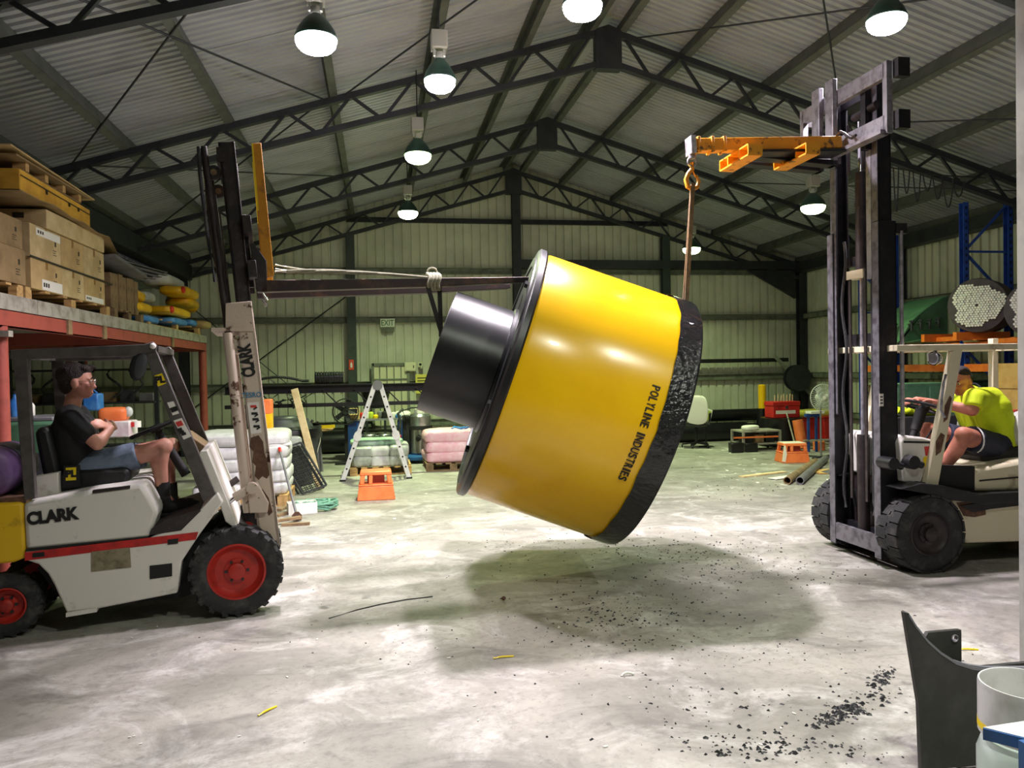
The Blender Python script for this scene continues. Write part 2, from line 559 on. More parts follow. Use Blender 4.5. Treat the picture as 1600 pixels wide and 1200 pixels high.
def fused(name, mb, mt, parent, voxel=.01, smooth_it=4, world=False):
    """one continuous surface grown over overlapping limbs"""
    o = part(name, mb, mt, parent, world, smooth=0)
    r = o.modifiers.new('remesh', 'REMESH')
    r.mode = 'VOXEL'
    r.voxel_size = voxel
    s = o.modifiers.new('smooth', 'SMOOTH')
    s.iterations = smooth_it
    s.factor = .5
    bpy.context.view_layer.update()
    dg = bpy.context.evaluated_depsgraph_get()
    me = bpy.data.meshes.new_from_object(o.evaluated_get(dg))
    old = o.data
    o.modifiers.clear()
    o.data = me
    me.name = name
    me.shade_smooth()
    if not me.materials:
        me.materials.append(MATS[mt])
    bpy.data.meshes.remove(old)
    return o
rnd = random.Random(7)
# ---------------------------------------------------------------- the building
RX, LX, RIDGE = 9.95, -3.95, 3.0
YB, YF = 16.85, -5.0
ANX = -7.4
def rafter_z(x):
    return 6.04 - .30 * abs(x - RIDGE)
def roof_z(x):
    return rafter_z(x) + .17
fl = struct('floor', MB().box(ANX - .5, RX + .5, YF - .5, YB + .5, -.12, 0), FLOORMAT, label='stained grey concrete floor strewn with black shavings')

# wall cladding: single ribbed sheets, each a part of its wall
def sheet_profile(w, pitch=.19, d=.045):
    pts = []
    k = int(round(w / pitch))
    for i in range(k):
        a = i * pitch
        pts += [(a, 0), (a + pitch * .72, 0), (a + pitch * .75, d), (a + pitch * .97, d)]
    pts.append((w, 0))
    return pts
def anx_z(x):
    return 3.55 + (x - LX) * .14
def wall_top(x):
    return roof_z(x) if x >= LX else anx_z(x)
def cladding(parent, a0, a1, place, top, w=.76):
    a = a0
    while a < a1 - .05:
        ww = min(w, a1 - a)
        ww = max(.19, round(ww / .19) * .19)
        prof = sheet_profile(ww)
        mb = MB()
        vs, fs = [], []
        for (u, d) in prof:
            vs += [place(a + u, d, 0.0), place(a + u, d, top(a + u))]
        for i in range(len(prof) - 1):
            fs.append((2 * i, 2 * i + 2, 2 * i + 3, 2 * i + 1))
        mb.add(vs, fs)
        part('cladding_sheet', mb, 'cladding', parent, smooth=0)
        a += ww
def wall_base(name, mb):
    return struct(name, mb, 'column_green')
wb = wall_base('wall_back', MB().box(ANX, RX, YB - .02, YB + .06, 0, .10))
cladding(wb, ANX, RX, lambda a, d, z: (a, YB + d, z), wall_top)
for z in (.55, 1.40, 2.78, 3.83):
    part('girt', MB().channel((ANX if z < 3.5 else LX, YB - .09, z), (RX, YB - .09, z), .07, .13, up=(0, 0, 1)), 'girt', wb)
part('girt', MB().channel((3 - 3.6, YB - .09, 4.92), (3 + 3.6, YB - .09, 4.92), .07, .10, up=(0, 0, 1)), 'steel_dark', wb)
for x, zt, m in ((-.53, rafter_z(-.53) - .4, 'column_green'), (3.05, 5.5, 'steel_dark'), (6.48, rafter_z(6.48) - .4, 'column_green'), (LX + .05, 3.7, 'steel_dark'), (RX - .12, 3.9, 'steel_dark')):
    mb = MB()
    mb.box(x - .09, x + .09, YB - .30, YB - .285, 0, zt).box(x - .09, x + .09, YB - .145, YB - .13, 0, zt).box(x - .008, x + .008, YB - .29, YB - .14, 0, zt)
    part('column', mb, m, wb)
part('header_beam', MB().box(3.1, RX, YB - .32, YB - .13, 3.87, 4.06), 'steel_dark', wb)
part('brace_rod', MB().cyl((-3.8, YB - .16, .95), (-.6, YB - .16, 3.3), .014, n=6), 'steel_dark', wb)
part('brace_rod', MB().cyl((-3.8, YB - .16, 3.1), (-1.6, YB - .16, 1.2), .010, n=6), 'steel_dark', wb)

wr = wall_base('wall_right', MB().box(RX - .02, RX + .06, YF, YB, 0, .10))
cladding(wr, YF, YB, lambda a, d, z: (RX + d, a, z), lambda a: 3.95)
for z in (.55, 1.40, 2.78):
    part('girt', MB().channel((RX - .09, YF, z), (RX - .09, YB, z), .07, .13, up=(0, 0, 1)), 'girt', wr)
part('eave_beam', MB().box(RX - .30, RX - .03, YF, YB - .05, 3.80, 4.02), 'steel_dark', wr)
for y in (13.2, 9.6, 6.0, 2.4):
    mb = MB()
    mb.box(RX - .32, RX - .30, y - .1, y + .1, 0, 3.9).box(RX - .06, RX - .04, y - .1, y + .1, 0, 3.9).box(RX - .3, RX - .05, y - .01, y + .01, 0, 3.9)
    part('column', mb, 'steel_dark', wr)
part('haunch', MB().prism([(RX - .3, 3.85), (RX - .3, 3.2), (RX - 1.5, 3.85)], YB - .28, YB - .2), 'steel_dark', wr)

wl = wall_base('wall_left', MB().box(ANX - .06, ANX + .02, YF, YB, 0, .10))
cladding(wl, YF, YB, lambda a, d, z: (ANX - d, a, z), lambda a: 3.1)
part('eave_beam', MB().box(LX - .05, LX + .22, YF, YB - .1, 3.62, 3.92), 'steel_dark', wl)
for z in (.9, 2.0):
    part('girt', MB().box(ANX + .03, ANX + .1, YF, YB, z, z + .12), 'girt', wl)
wf = wall_base('wall_front', MB().box(ANX, RX, YF - .06, YF + .02, 0, .10))
cladding(wf, ANX, RX, lambda a, d, z: (a, YF - d, z), wall_top)

# roof: corrugated sheets, purlins, rods
ce = struct('ceiling', MB().box(RIDGE - .09, RIDGE + .09, YF, YB, roof_z(RIDGE) - .02, roof_z(RIDGE) + .01), 'roofsheet', label='corrugated metal gable roof on dark purlins')
def roof_sheet(x0, x1, y0, wy, zf, pitch=.10886, amp=.042):
    prof = []
    for k in range(int(round(wy / pitch))):
        a = k * pitch
        prof += [(a, 0), (a + pitch * .50, 0), (a + pitch * .62, amp), (a + pitch * .88, amp)]
    prof.append((wy, 0))
    vs, fs = [], []
    for i, (dy, dz) in enumerate(prof):
        vs += [(x0, y0 + dy, zf(x0) + dz), (x1, y0 + dy, zf(x1) + dz)]
        if i:
            fs.append((2 * i - 2, 2 * i - 1, 2 * i + 1, 2 * i))
    return MB().add(vs, fs)
WY = .762
for side in (0, 1):
    x0, x1 = (RIDGE, RX + .1) if side else (RIDGE, LX - .15)
    first = part('roof_sheet', roof_sheet(x0, x1, 0, WY, roof_z), 'roofsheet', ce, smooth=60)
    k, y = 0, YF
    while y < YB:
        o = first if k == 0 else copy_part(first, ce)
        o.matrix_basis = Matrix.Translation((0, y, -.004 * (k % 2)))
        y += WY
        k += 1
first = part('annex_sheet', roof_sheet(LX, ANX, 0, WY, lambda x: anx_z(x)), 'roofsheet', ce, smooth=60)
k, y = 0, YF
while y < YB:
    o = first if k == 0 else copy_part(first, ce)
    o.matrix_basis = Matrix.Translation((0, y, 0))
    y += WY
    k += 1
for s in (1, -1):
    for d in (.22, 1.10, 2.28, 3.48, 4.70, 5.85, 6.80):
        x = RIDGE + s * d
        z = rafter_z(x) + .078
        nrm = Vector((s * .30, 0, 1)).normalized()
        part('purlin', MB().channel((x, YF, z), (x, YB - .05, z), .09, .175, .008, up=nrm, flip=s), 'purlin', ce)
def rod(a, b, r=.011):
    part('brace_rod', MB().cyl(a, b, r, n=6), 'steel_dark', ce)
zz = lambda x: rafter_z(x) - .02
for xa, ya, xb, yb in ((-3.43, 9.6, -.95, 6.0), (-2.25, 6.0, -.55, 9.6), (-.35, 9.6, 2.6, 6.0), (3.35, 9.6, 6.2, 6.0), (3.6, 6.0, 6.3, 9.6), (6.6, 9.6, 9.6, 6.0),
                       (-3.4, 13.2, -.6, 9.6), (-3.4, 9.6, -.6, 13.2), (6.4, 13.2, 9.5, 9.6), (6.4, 9.6, 9.5, 13.2)):
    rod((xa, ya, zz(xa)), (xb, yb, zz(xb)))

# roof trusses
TR_LABEL = {16.60: 'dark steel roof truss standing against the back gable wall', 13.2: 'dark steel roof truss next in front of the gable wall truss',
            9.6: 'dark steel lattice roof truss in mid hall, crossing right behind the jib boom', 6.0: 'dark steel lattice truss crossing the top left corner, nearest truss in view',
            2.4: 'dark steel lattice truss over the front of the hall, out of the picture'}
def truss(y):
    t = thing('roof_truss', TR_LABEL[y], 'roof truss', (RIDGE, y, 0), group='steel roof trusses')
    D = .40
    hw = RX - RIDGE - .1
    zt = lambda x: 6.04 - .045 - .30 * abs(x)
    for s in (-1, 1):
        part('top_chord', MB().bar((0, 0, zt(0)), (s * hw, 0, zt(hw)), .09, .075), 'steel_dark', t)
        part('bottom_chord', MB().bar((s * .12, 0, zt(0) - D - .04), (s * hw, 0, zt(hw) - D + .10), .09, .07), 'steel_dark', t)
        n = 17
        for i in range(n):
            a, b = .22 + (hw - .4) * i / n, .22 + (hw - .4) * (i + 1) / n
            lo = lambda q: zt(q) - D - .04 + .14 * q / hw
            p, q = ((a, zt(a)), (b, lo(b))) if i % 2 == 0 else ((a, lo(a)), (b, zt(b)))
            part('web_bar', MB().bar((s * p[0], 0, p[1]), (s * q[0], 0, q[1]), .035, .035), 'steel_dark', t)
    part('ridge_gusset', MB().prism([(-.17, zt(.17) + .04), (0, zt(0) + .05), (.17, zt(.17) + .04), (.17, zt(.17) - D - .06), (-.17, zt(.17) - D - .06)], -.07, .07), 'steel_dark', t)
    return t
for y in (16.60, 13.2, 9.6, 6.0, 2.4):
    truss(y)

# door jamb close on the right
mb = MB()
JX = 3.405
mb.box(JX, JX + .04, 3.42, 3.62, 0, 4.8).box(JX, JX + .6, 3.42, 3.46, 0, 4.8).box(JX + .56, JX + .6, 3.42, 3.62, 0, 4.8)
jm = struct('trim_1', mb, 'jamb', label='grey steel door jamb at the right edge')
part('hose', MB().tube([(JX - .012, 3.50, 3.15 + i * .2) for i in range(8)], .010), 'red_paint', jm)

# lamps
def glow_material(colr, strength):
    m = bpy.data.materials.new('glowing_bowl')
    m.use_nodes = True
    nt = m.node_tree
    nt.nodes.remove(nt.nodes['Principled BSDF'])
    e = nt.nodes.new('ShaderNodeEmission')
    e.inputs['Color'].default_value = (*colr, 1)
    e.inputs['Strength'].default_value = strength
    nt.links.new(e.outputs[0], nt.nodes['Material Output'].inputs['Surface'])
    return m
def lamp(x, y, z, colr, watts, r, label):
    t = thing('high_bay_lamp', label, 'lamp', (x, y, z), group='high bay lamps')
    zr = roof_z(x) - z - .12
    part('shade', MB().lathe([(r * .98, .02), (r * 1.0, .03), (r * .86, .09), (r * .62, .15), (r * .40, .19), (.05, .21), (.045, .2), (r * .36, .18), (r * .58, .14), (r * .82, .085), (r * .95, .028)], n=28, closed=True), 'lamp_green', t)
    prof = [(r * .95, .018), (r * .96, 0), (r * .90, -.035), (r * .74, -.065), (r * .48, -.085), (r * .2, -.094), (.002, -.096)]
    area = sum(math.pi * (a[0] + b[0]) * math.hypot(a[0] - b[0], a[1] - b[1]) for a, b in zip(prof, prof[1:]))
    part('diffuser_bowl', MB().lathe(prof, n=20, cap=False), glow_material(colr, watts * (.11 if colr is GREENISH else .28) / (math.pi * area)), t, label='glowing diffuser bowl')
    L = bpy.data.lights.new('lamp_light', 'AREA')
    L.shape = 'DISK'
    L.size = r * 1.2
    L.energy = watts
    L.color = colr
    L.spread = R(140)
    lo = bpy.data.objects.new('lamp_light', L)
    COL.objects.link(lo)
    lo.parent = t
    lo.location = (0, 0, -.105)
    part('neck', MB().cyl((0, 0, .2), (0, 0, .27), .04), 'lamp_box', t)
    for s in (-1, 1):
        part('bracket', MB().box(s * .045 - .01, s * .045 + .01, -.02, .02, .24, .31), 'lamp_box', t)
    part('ballast_box', MB().box(-.075, .075, -.075, .075, .30, .46), 'lamp_box', t, bevel=.008)
    part('hanger_rod', MB().cyl((0, 0, .46), (0, 0, zr), .008, n=6), 'wire', t)
for a in LAMPS:
    lamp(*a)

# fixtures on the back wall
def sign_exit():
    a, b = atY(594, 498, YB - .13), atY(617, 511, YB - .13)
    t = thing('exit_sign', 'small EXIT sign box on the back wall girt', 'sign', ((a.x + b.x) / 2, YB - .13, b.z))
    wdt, h = b.x - a.x, a.z - b.z
    part('sign_box', MB().box(-wdt / 2, wdt / 2, -.04, .04, 0, h), 'exit_white', t, bevel=.006)
    part('lettering', text_on(MB(), 'EXIT', h * .95, (0, -.044, h / 2), (1, 0, 0), (0, 0, 1), width=wdt * .86, weight=.002), 'exit_green', t)
    part('housing', MB().box(-wdt * .42, wdt * .42, -.03, .05, -.10, 0), 'girt', t)
sign_exit()
def plate(name, px0, py0, px1, py1, Y, th, m, label, cat, bevel=.004):
    a, b = atY(px0, py0, Y), atY(px1, py1, Y)
    return solo(name, MB().box(a.x, b.x, Y, Y + th, b.z, a.z), m, label, cat, bevel=bevel), a, b
o, a, b = plate('fire_sign', 545, 562, 553, 578, YB - .32, .015, 'sign_red', 'small red fire equipment sign on the dark green wall post', 'sign')
part('pictogram', MB().prism([(a.x + .03, b.z + .05), (b.x - .03, b.z + .05), (b.x - .03, b.z + .13), ((a.x + b.x) / 2, b.z + .17), (a.x + .03, b.z + .13)], YB - .324, YB - .318), 'sticker_white', o, world=True)
o, a, b = plate('switch_cabinet', 632, 566, 650, 580, YB - .28, .12, 'cabinet_cream', 'cream electrical switch box on the back wall left of the black pipe', 'switch box', .01)
part('cabinet_door', MB().box(a.x + .02, b.x - .02, YB - .292, YB - .28, b.z + .02, a.z - .02), 'cabinet_cream', o, world=True, bevel=.004)
part('handle', MB().box(b.x - .06, b.x - .04, YB - .305, YB - .29, (a.z + b.z) / 2 - .03, (a.z + b.z) / 2 + .03), 'black_matte', o, world=True)
o, a, b = plate('meter_box', 653, 566, 660, 573, YB - .24, .08, 'cabinet_cream', 'tiny cream meter box right of the switch box', 'meter box', .008)
part('dial', MB().cyl((a.x + .05, YB - .245, (a.z + b.z) / 2), (a.x + .05, YB - .238, (a.z + b.z) / 2), .03), 'ink', o, world=True)
o, a, b = plate('notice_board', 649, 585, 690, 614, YB - .30, .02, 'sign_yellow', 'yellow notice board on the back wall behind the black pipe end', 'sign')
mb = MB()
for i in range(5):
    mb.box(a.x + .04, b.x - .1 - .05 * (i % 2), YB - .304, YB - .299, a.z - .09 - i * .06, a.z - .07 - i * .06)
part('print_lines', mb, 'ink', o, world=True)
# framed sliding gate in the back wall
t = thing('sheet_door', 'pale sheeted door with a grid of bars in the back wall behind the ladder', 'door', (0, YB - .2, 0))
a, b = atY(582, 570, YB - .2), atY(640, 690, YB - .2)
part('door_sheet', MB().box(a.x, b.x, .02, .04, 0, a.z), 'cabinet_cream', t)
for x in (a.x, b.x):
    part('door_frame', MB().box(x - .03, x + .03, -.02, .03, 0, a.z + .03), 'girt', t)
part('door_frame', MB().box(a.x, b.x, -.02, .03, a.z - .03, a.z + .03), 'girt', t)
for i in range(1, 5):
    x = a.x + (b.x - a.x) * i / 5
    part('bar', MB().box(x - .01, x + .01, -.01, .02, 0, a.z), 'girt', t)
for z in (.5, 1.0, 1.5):
    part('bar', MB().box(a.x, b.x, -.015, .02, z - .012, z + .012), 'girt', t)
# ---------------------------------------------------------------- the yellow cone fitting
def hopper():
    tilt, yaw = R(20.0), R(-5.7)
    ax = Vector((math.cos(tilt) * math.cos(yaw), math.cos(tilt) * math.sin(yaw), -math.sin(tilt)))
    c = Vector((.955, 5.98, 1.632))
    t = thing('pipe_fitting', 'huge yellow drum shaped pipe fitting with black spigot hanging tilted between the forklifts', 'pipe fitting', (1.6, 5.9, .2))
    W = dict(world=True)
    up = (0, 0, 1)
    L = 1.135
    part('body', MB().lathe([(.05, .03), (.975, .03), (.985, .06), (.992, .7), (.996, L), (.9, L), (.05, L - .02)], c, ax, 128, up=up), 'cone_yellow', t, smooth=50, **W)
    part('flange', MB().lathe([(.5, -.035), (.99, -.035), (1.008, -.022), (1.008, .018), (.995, .032), (.5, .032)], c, ax, 128, closed=True, up=up), 'pipe_black', t, smooth=40, **W)
    part('spigot', MB().lathe([(.487, -.03), (.487, -.525), (.482, -.53), (.462, -.53), (.458, -.524), (.458, -.03)], c, ax, 96, closed=True, up=up), 'pipe_black', t, smooth=40, **W)
    part('weld_bead', MB().lathe([(.487, -.034), (.512, -.034), (.505, -.055), (.49, -.062)], c, ax, 96, closed=True, up=up), 'pipe_black', t, **W)
    rim = part('rim', MB().lathe([(.99, L - .065), (1.004, L - .065), (1.008, L - .05), (1.008, L + .07), (1.0, L + .095), (.93, L + .10), (.93, L)], c, ax, 128, closed=True, up=up), 'pipe_black', t, smooth=40, **W)
    part('end_plate', MB().lathe([(.02, L + .01), (.95, L + .01), (.95, L + .05), (.02, L + .05)], c, ax, 96, up=up), 'pipe_black', t, **W)
    # wrinkled film wrapped round the rim
    n, m = 160, 5
    a, s, u = basis(ax, up)
    vs, fs = [], []
    for j in range(m):
        for i in range(n):
            th = 2 * math.pi * i / n
            p = s * math.cos(th) + u * math.sin(th)
            wob = .012 * noise.noise(Vector((th * 6, j * 2.0, 1)))
            rr = 1.012 + .005 * noise.noise(Vector((th * 9, j * 3.1, 5)))
            vs.append(c + a * (L - .085 + .165 * j / (m - 1) + wob) + p * rr)
    for j in range(m - 1):
        fs += [(j * n + i, j * n + (i + 1) % n, (j + 1) * n + (i + 1) % n, (j + 1) * n + i) for i in range(n)]
    part('wrapping_film', MB().add(vs, fs), 'wrap_black', rim, smooth=60, **W)
    part('flange_ring', MB().lathe([(.86, -.034), (.86, -.048), (.93, -.048), (.93, -.034)], c, ax, 128, closed=True, up=up), 'pipe_black', t, **W)
    for th in (75, 160, 250, 340):
        p = s * math.cos(R(th)) + u * math.sin(R(th))
        part('bolt', MB().cyl(c - a * .035 + p * .72, c - a * .06 + p * .72, .03, n=6), 'pipe_black', t, **W)
    # lettering round the drum, read downwards, tops towards the rim
    s_txt = 'POLYLINE INDUSTRIES'
    mb = MB()
    Rr = .9985
    wid = {'I': .030, ' ': .040, 'L': .043, 'E': .045, 'S': .046, 'P': .047, 'Y': .047, 'R': .048, 'T': .046, 'O': .054, 'N': .052, 'D': .051, 'U': .051}
    # start where the photograph shows the first letter: find the angle on the near side
    def ang(px, py, tt):
        best = None
        for k in range(720):
            th = 2 * math.pi * k / 720
            p = c + a * tt + (s * math.cos(th) + u * math.sin(th)) * Rr
            nrm = s * math.cos(th) + u * math.sin(th)
            if (CAMLOC - p).dot(nrm) <= 0:
                continue
            d = p - CAMLOC
            e = abs(600 - FPX * d.dot(UP) / d.dot(FW) - py)
            if best is None or e < best[0]:
                best = (e, th)
        return best[1]
    tt = L - .17
    t0, t1 = ang(1050, 601, tt), ang(999, 750, tt)
    tot = sum(wid[ch] for ch in s_txt)
    pos = 0.0
    dth = (t1 - t0 + math.pi) % (2 * math.pi) - math.pi
    for ch in s_txt:
        mid = (pos + wid[ch] / 2) / tot
        pos += wid[ch]
        if ch == ' ':
            continue
        th = t0 + dth * mid
        nrm = s * math.cos(th) + u * math.sin(th)
        tang = (u * math.cos(th) - s * math.sin(th)) * (1 if dth > 0 else -1)
        text_on(mb, ch, .082, c + a * tt + nrm * (Rr + .001), tang, a, weight=.0012, width=(.013 if ch == 'I' else wid[ch] * .80 * abs(dth) * Rr / tot))
    part('lettering', mb, 'ink', t, smooth=0, label='black capital lettering', **W)
    return c, ax
HOP_C, HOP_AX = hopper()
# ---------------------------------------------------------------- forklifts
def pol(root, y, pts):
    return [(q.x, q.z) for q in (on(root, y, *p) for p in pts)]

def wheel(parent, name, c, r, w, ysign, rimr, rimm, lugs=22, hubr=.055, tread='lug', hollow=True):
    """axis along local y; ysign: the side that faces outwards"""
    cx, cy, cz = c
    h = w / 2
    o = (cx, cy, cz)
    t = part(name, MB().lathe([(rimr * 1.0, -h * .82), (rimr * 1.12, -h * .97), (r * .80, -h), (r * .93, -h * .9), (r * .972, -h * .7), (r * .975, h * .7), (r * .93, h * .9), (r * .80, h), (rimr * 1.12, h * .97), (rimr, h * .82)], o, (0, 1, 0), 56, closed=True), 'rubber', parent, smooth=40)
    mb = MB()
    for i in range(lugs):
        for side in (-1, 1):
            th = 2 * math.pi * (i + (.5 if side > 0 else 0)) / lugs
            rad = Vector((math.cos(th), 0, math.sin(th)))
            tan = Vector((-math.sin(th), 0, math.cos(th)))
            yv = Vector((0, 1, 0))
            if tread == 'lug':
                mb.obox(Vector(o) + rad * (r * .968) + yv * (side * h * .52), rad * (r * .032), (tan * .3 + yv * side).normalized() * (h * .47), (tan - yv * side * .3).normalized() * (r * .062))
                mb.obox(Vector(o) + rad * (r * .90) + yv * (side * h * .95), rad * (r * .05), yv * (h * .04), tan * (r * .055))
            else:
                mb.obox(Vector(o) + rad * (r * .972) + yv * (side * h * .50), rad * (r * .03), yv * (h * .44), tan * (math.pi * r / lugs * .86))
    if tread != 'lug':
        for i in range(lugs):
            th = 2 * math.pi * (i + .25) / lugs
            rad = Vector((math.cos(th), 0, math.sin(th)))
            tan = Vector((-math.sin(th), 0, math.cos(th)))
            mb.obox(Vector(o) + rad * (r * .974), rad * (r * .028), Vector((0, 1, 0)) * (h * .2), tan * (math.pi * r / lugs * .7))
    part('tread_blocks', mb, 'rubber', t, smooth=0)
    s = ysign
    dish = h * .55 if hollow else h * .2
    part('rim', MB().lathe([(rimr, s * -h * .8), (rimr, s * h * .85), (rimr * .93, s * h * .88), (rimr * .88, s * (h * .88 - dish * .55)), (rimr * .74, s * (h * .88 - dish)), (rimr * .30, s * (h * .88 - dish)), (.02, s * (h * .88 - dish))], o, (0, 1, 0), 48), rimm, t, smooth=40)
    y0 = s * (h * .88 - dish)
    part('hub', MB().lathe([(hubr * 1.5, y0 - s * .01), (hubr * 1.5, y0 + s * .012), (hubr * 1.05, y0 + s * .016), (hubr, y0 + s * .045), (hubr * .6, y0 + s * .055), (.004, y0 + s * .056)], o, (0, 1, 0), 28), rimm, t)
    mb = MB()
    for i in range(6):
        th = 2 * math.pi * i / 6
        p = Vector((cx + math.cos(th) * hubr * 1.28, cy + y0, cz + math.sin(th) * hubr * 1.28))
        mb.cyl(p, p + Vector((0, s * .022, 0)), .011, n=6)
    part('wheel_nuts', mb, 'dark_grease', t)
    return t

def steering(parent, c, axis, r):
    c, a = Vector(c), Vector(axis).normalized()
    _, s, u = basis(a)
    t = part('steering_wheel', MB().tube([c + (s * math.cos(k * math.pi / 14) + u * math.sin(k * math.pi / 14)) * r for k in range(28)], .014, 8, closed=True), 'black_matte', parent)
    part('hub', MB().cyl(c - a * .03, c + a * .02, .045), 'black_matte', t)
    for k in range(3):
        th = 2 * math.pi * k / 3 + .4
        part('spoke', MB().bar(c, c + (s * math.cos(th) + u * math.sin(th)) * r, .02, .012), 'black_matte', t)
    return t

def left_truck():
    T = thing('forklift', 'white forklift with red wheels and yellow counterweight, on the left', 'forklift', (-1.054, 5.971, 0), R(8))
    P = lambda y, *pts: pol(T, y, pts)
    NEAR = -.50
    # ---- chassis
    ch = part('chassis', MB().prism(P(NEAR, (39, 862), (232, 842), (312, 798), (340, 769), (349, 785), (312, 835), (284, 877), (277, 927), (150, 952), (104, 958), (85, 915), (75, 897), (60, 882), (39, 875)), NEAR, .5), 'truck_white', T, bevel=.012)
    part('stripe', MB().prism(P(NEAR, (39, 863), (310, 831), (306, 843), (39, 876)), NEAR - .004, NEAR + .002), 'red_stripe', ch, label='red stripe')
    part('data_plate', MB().prism(P(NEAR, (143, 862), (203, 855), (205, 886), (143, 893)), NEAR - .006, NEAR + .002), 'worn_plate', ch)
    part('step_slot', MB().prism(P(NEAR, (234, 884), (269, 880), (269, 900), (234, 905)), NEAR - .004, NEAR + .004), 'black_matte', ch)
    part('tie_slot', MB().prism(P(NEAR, (51, 864), (70, 862), (70, 869), (51, 871)), NEAR - .007, NEAR), 'black_matte', ch)
    part('tie_slot', MB().prism(P(NEAR, (262, 843), (279, 841), (278, 849), (262, 851)), NEAR - .007, NEAR), 'black_matte', ch)
    part('skirt_bar', MB().prism(P(NEAR, (104, 957), (152, 949), (152, 955), (104, 963)), NEAR - .02, NEAR + .1), 'truck_white', ch)
    # ---- inner dark machinery between the panels and axle
    part('undercarriage', MB().prism(P(-.3, (60, 885), (330, 830), (360, 800), (395, 870), (370, 900), (290, 930), (110, 950)), -.34, .4), 'black_matte', T)
    part('front_axle', MB().cyl((0, -.45, .31), (0, .45, .31), .07), 'black_matte', T)
    part('rear_axle', MB().box(-1.42, -1.32, -.36, .36, .13, .25), 'black_matte', T)
    # ---- hood
    hd = part('hood', MB().prism(P(NEAR, (35, 786), (143, 766), (205, 758), (222, 756), (234, 775), (247, 800), (240, 822), (232, 842), (39, 862)), NEAR + .005, .495), 'truck_white', T, bevel=.03)
    c = on(T, NEAR, 83, 806)
    part('lettering', text_on(MB(), 'CLARK', .105, (c.x, NEAR - .001, c.z), (1, 0, .06), (-.06, 0, 1), width=.295, weight=.0055), 'ink', hd, smooth=0)
    part('hood_seam', MB().prism(P(NEAR, (40, 858), (232, 838), (232, 840), (40, 861)), NEAR - .002, NEAR + .01), 'ink', hd)
    part('hood_trim', MB().prism(P(NEAR, (145, 766), (203, 759), (203, 763), (145, 771)), NEAR - .002, NEAR + .06), 'dark_grease', hd)
    part('step_mat', MB().prism(P(NEAR, (237, 826), (262, 812), (310, 796), (314, 798), (283, 829), (234, 836)), NEAR - .003, .45), 'dark_grease', T)
    # ---- counterweight
    cw = part('counterweight', MB().prism(P(NEAR, (-120, 806), (-20, 787), (35, 785), (40, 872), (20, 880), (-20, 884), (-120, 900)), NEAR + .01, .49), 'counter_yellow', T, bevel=.02)
    part('top_rim', MB().prism(P(NEAR, (-110, 800), (-20, 780), (36, 778), (36, 787), (-20, 789), (-110, 810)), NEAR + .03, .47), 'rust_patch', cw)
    # ---- wheels
    wheel(T, 'front_wheel', (on(T, -.5, 370, 893).x, -.43, .308), .308, .2, -1, .192, 'red_rim', 20)
    wheel(T, 'front_wheel', (on(T, -.5, 370, 893).x, .43, .308), .308, .2, 1, .192, 'red_rim', 20)
    wheel(T, 'rear_wheel', (on(T, -.33, 17, 944).x, -.36, .205), .205, .16, -1, .115, 'red_rim', 18, hubr=.04)
    wheel(T, 'rear_wheel', (on(T, -.33, 17, 944).x, .36, .205), .205, .16, 1, .115, 'red_rim', 18, hubr=.04)
    # ---- front cowl
    cl = part('cowl', MB().prism(P(-.46, (298, 738), (313, 705), (324, 703), (366, 806), (372, 830), (352, 815), (338, 772)), -.46, .46), 'truck_white', T, bevel=.008)
    part('dash', MB().prism(P(-.3, (272, 690), (285, 682), (318, 705), (300, 738), (285, 735)), .05, .38), 'timber_old', T, bevel=.01)
    for i, (px, py) in enumerate(((282, 668), (286, 680), (291, 690))):
        b0 = on(T, .1, 300, 715)
        k = on(T, .05 + .08 * i, px, py)
        lv = part('lever', MB().cyl((b0.x, .1 + .05 * i, b0.z), k, .008), 'black_matte', T)
        part('knob', MB().ell(k, (.022, .022, .022), 10, 8), 'black_matte', lv)
    # ---- overhead guard
    G = -.46
    g = part('overhead_guard', MB().prism(P(G, (18, 547), (226, 538), (240, 534), (246, 541), (244, 553), (226, 556), (18, 562)), G - .03, G + .03), 'guard_grey', T, bevel=.006)
    part('side_rail', MB().prism(P(G, (18, 547), (226, 538), (240, 534), (246, 541), (244, 553), (226, 556), (18, 562)), .43, .49), 'guard_grey', g, bevel=.006)
    a, b = on(T, G, 240, 545), on(T, G, 22, 555)
    part('cross_bar', MB().box(a.x - .03, a.x + .03, -.46, .46, a.z - .02, a.z + .02), 'guard_grey', g)
    part('cross_bar', MB().box(b.x - .03, b.x + .03, -.46, .46, b.z - .02, b.z + .02), 'guard_grey', g)
    for k in range(5):
        y = -.3 + k * .15
        part('roof_bar', MB().bar((b.x, y, b.z + .01), (a.x, y, a.z + .01), .03, .03), 'guard_grey', g)
    for y in (G, .46):
        part('front_post', MB().prism(P(G, (226, 552), (244, 546), (337, 770), (318, 783)), y - .03, y + .03), 'guard_grey', T, bevel=.004)
        part('rear_post', MB().prism(P(G, (22, 560), (45, 559), (57, 778), (40, 780)), y - .03, y + .03), 'guard_grey', T, bevel=.004)
    e = on(T, G, 240, 541)
    part('work_light', MB().ell((e.x, G - .035, e.z), (.02, .02, .02), 10, 8), 'sticker_white', g)
    # ---- stickers on the near posts
    def sticker(pts, m, y=G - .03):
        return part('sticker', MB().prism(P(y, *pts), y - .004, y), m, T)
    st = sticker(((241, 587), (253, 583), (260, 599), (247, 604)), 'sticker_yellow')
    c = on(T, G - .034, 250, 593)
    part('lettering', text_on(MB(), 'PL', .06, (c.x, G - .036, c.z), (1, 0, .12), (-.12, 0, 1), weight=.004), 'ink', st, smooth=0)
    s1 = sticker(((261, 629), (271, 627), (280, 646), (270, 649)), 'sticker_white')
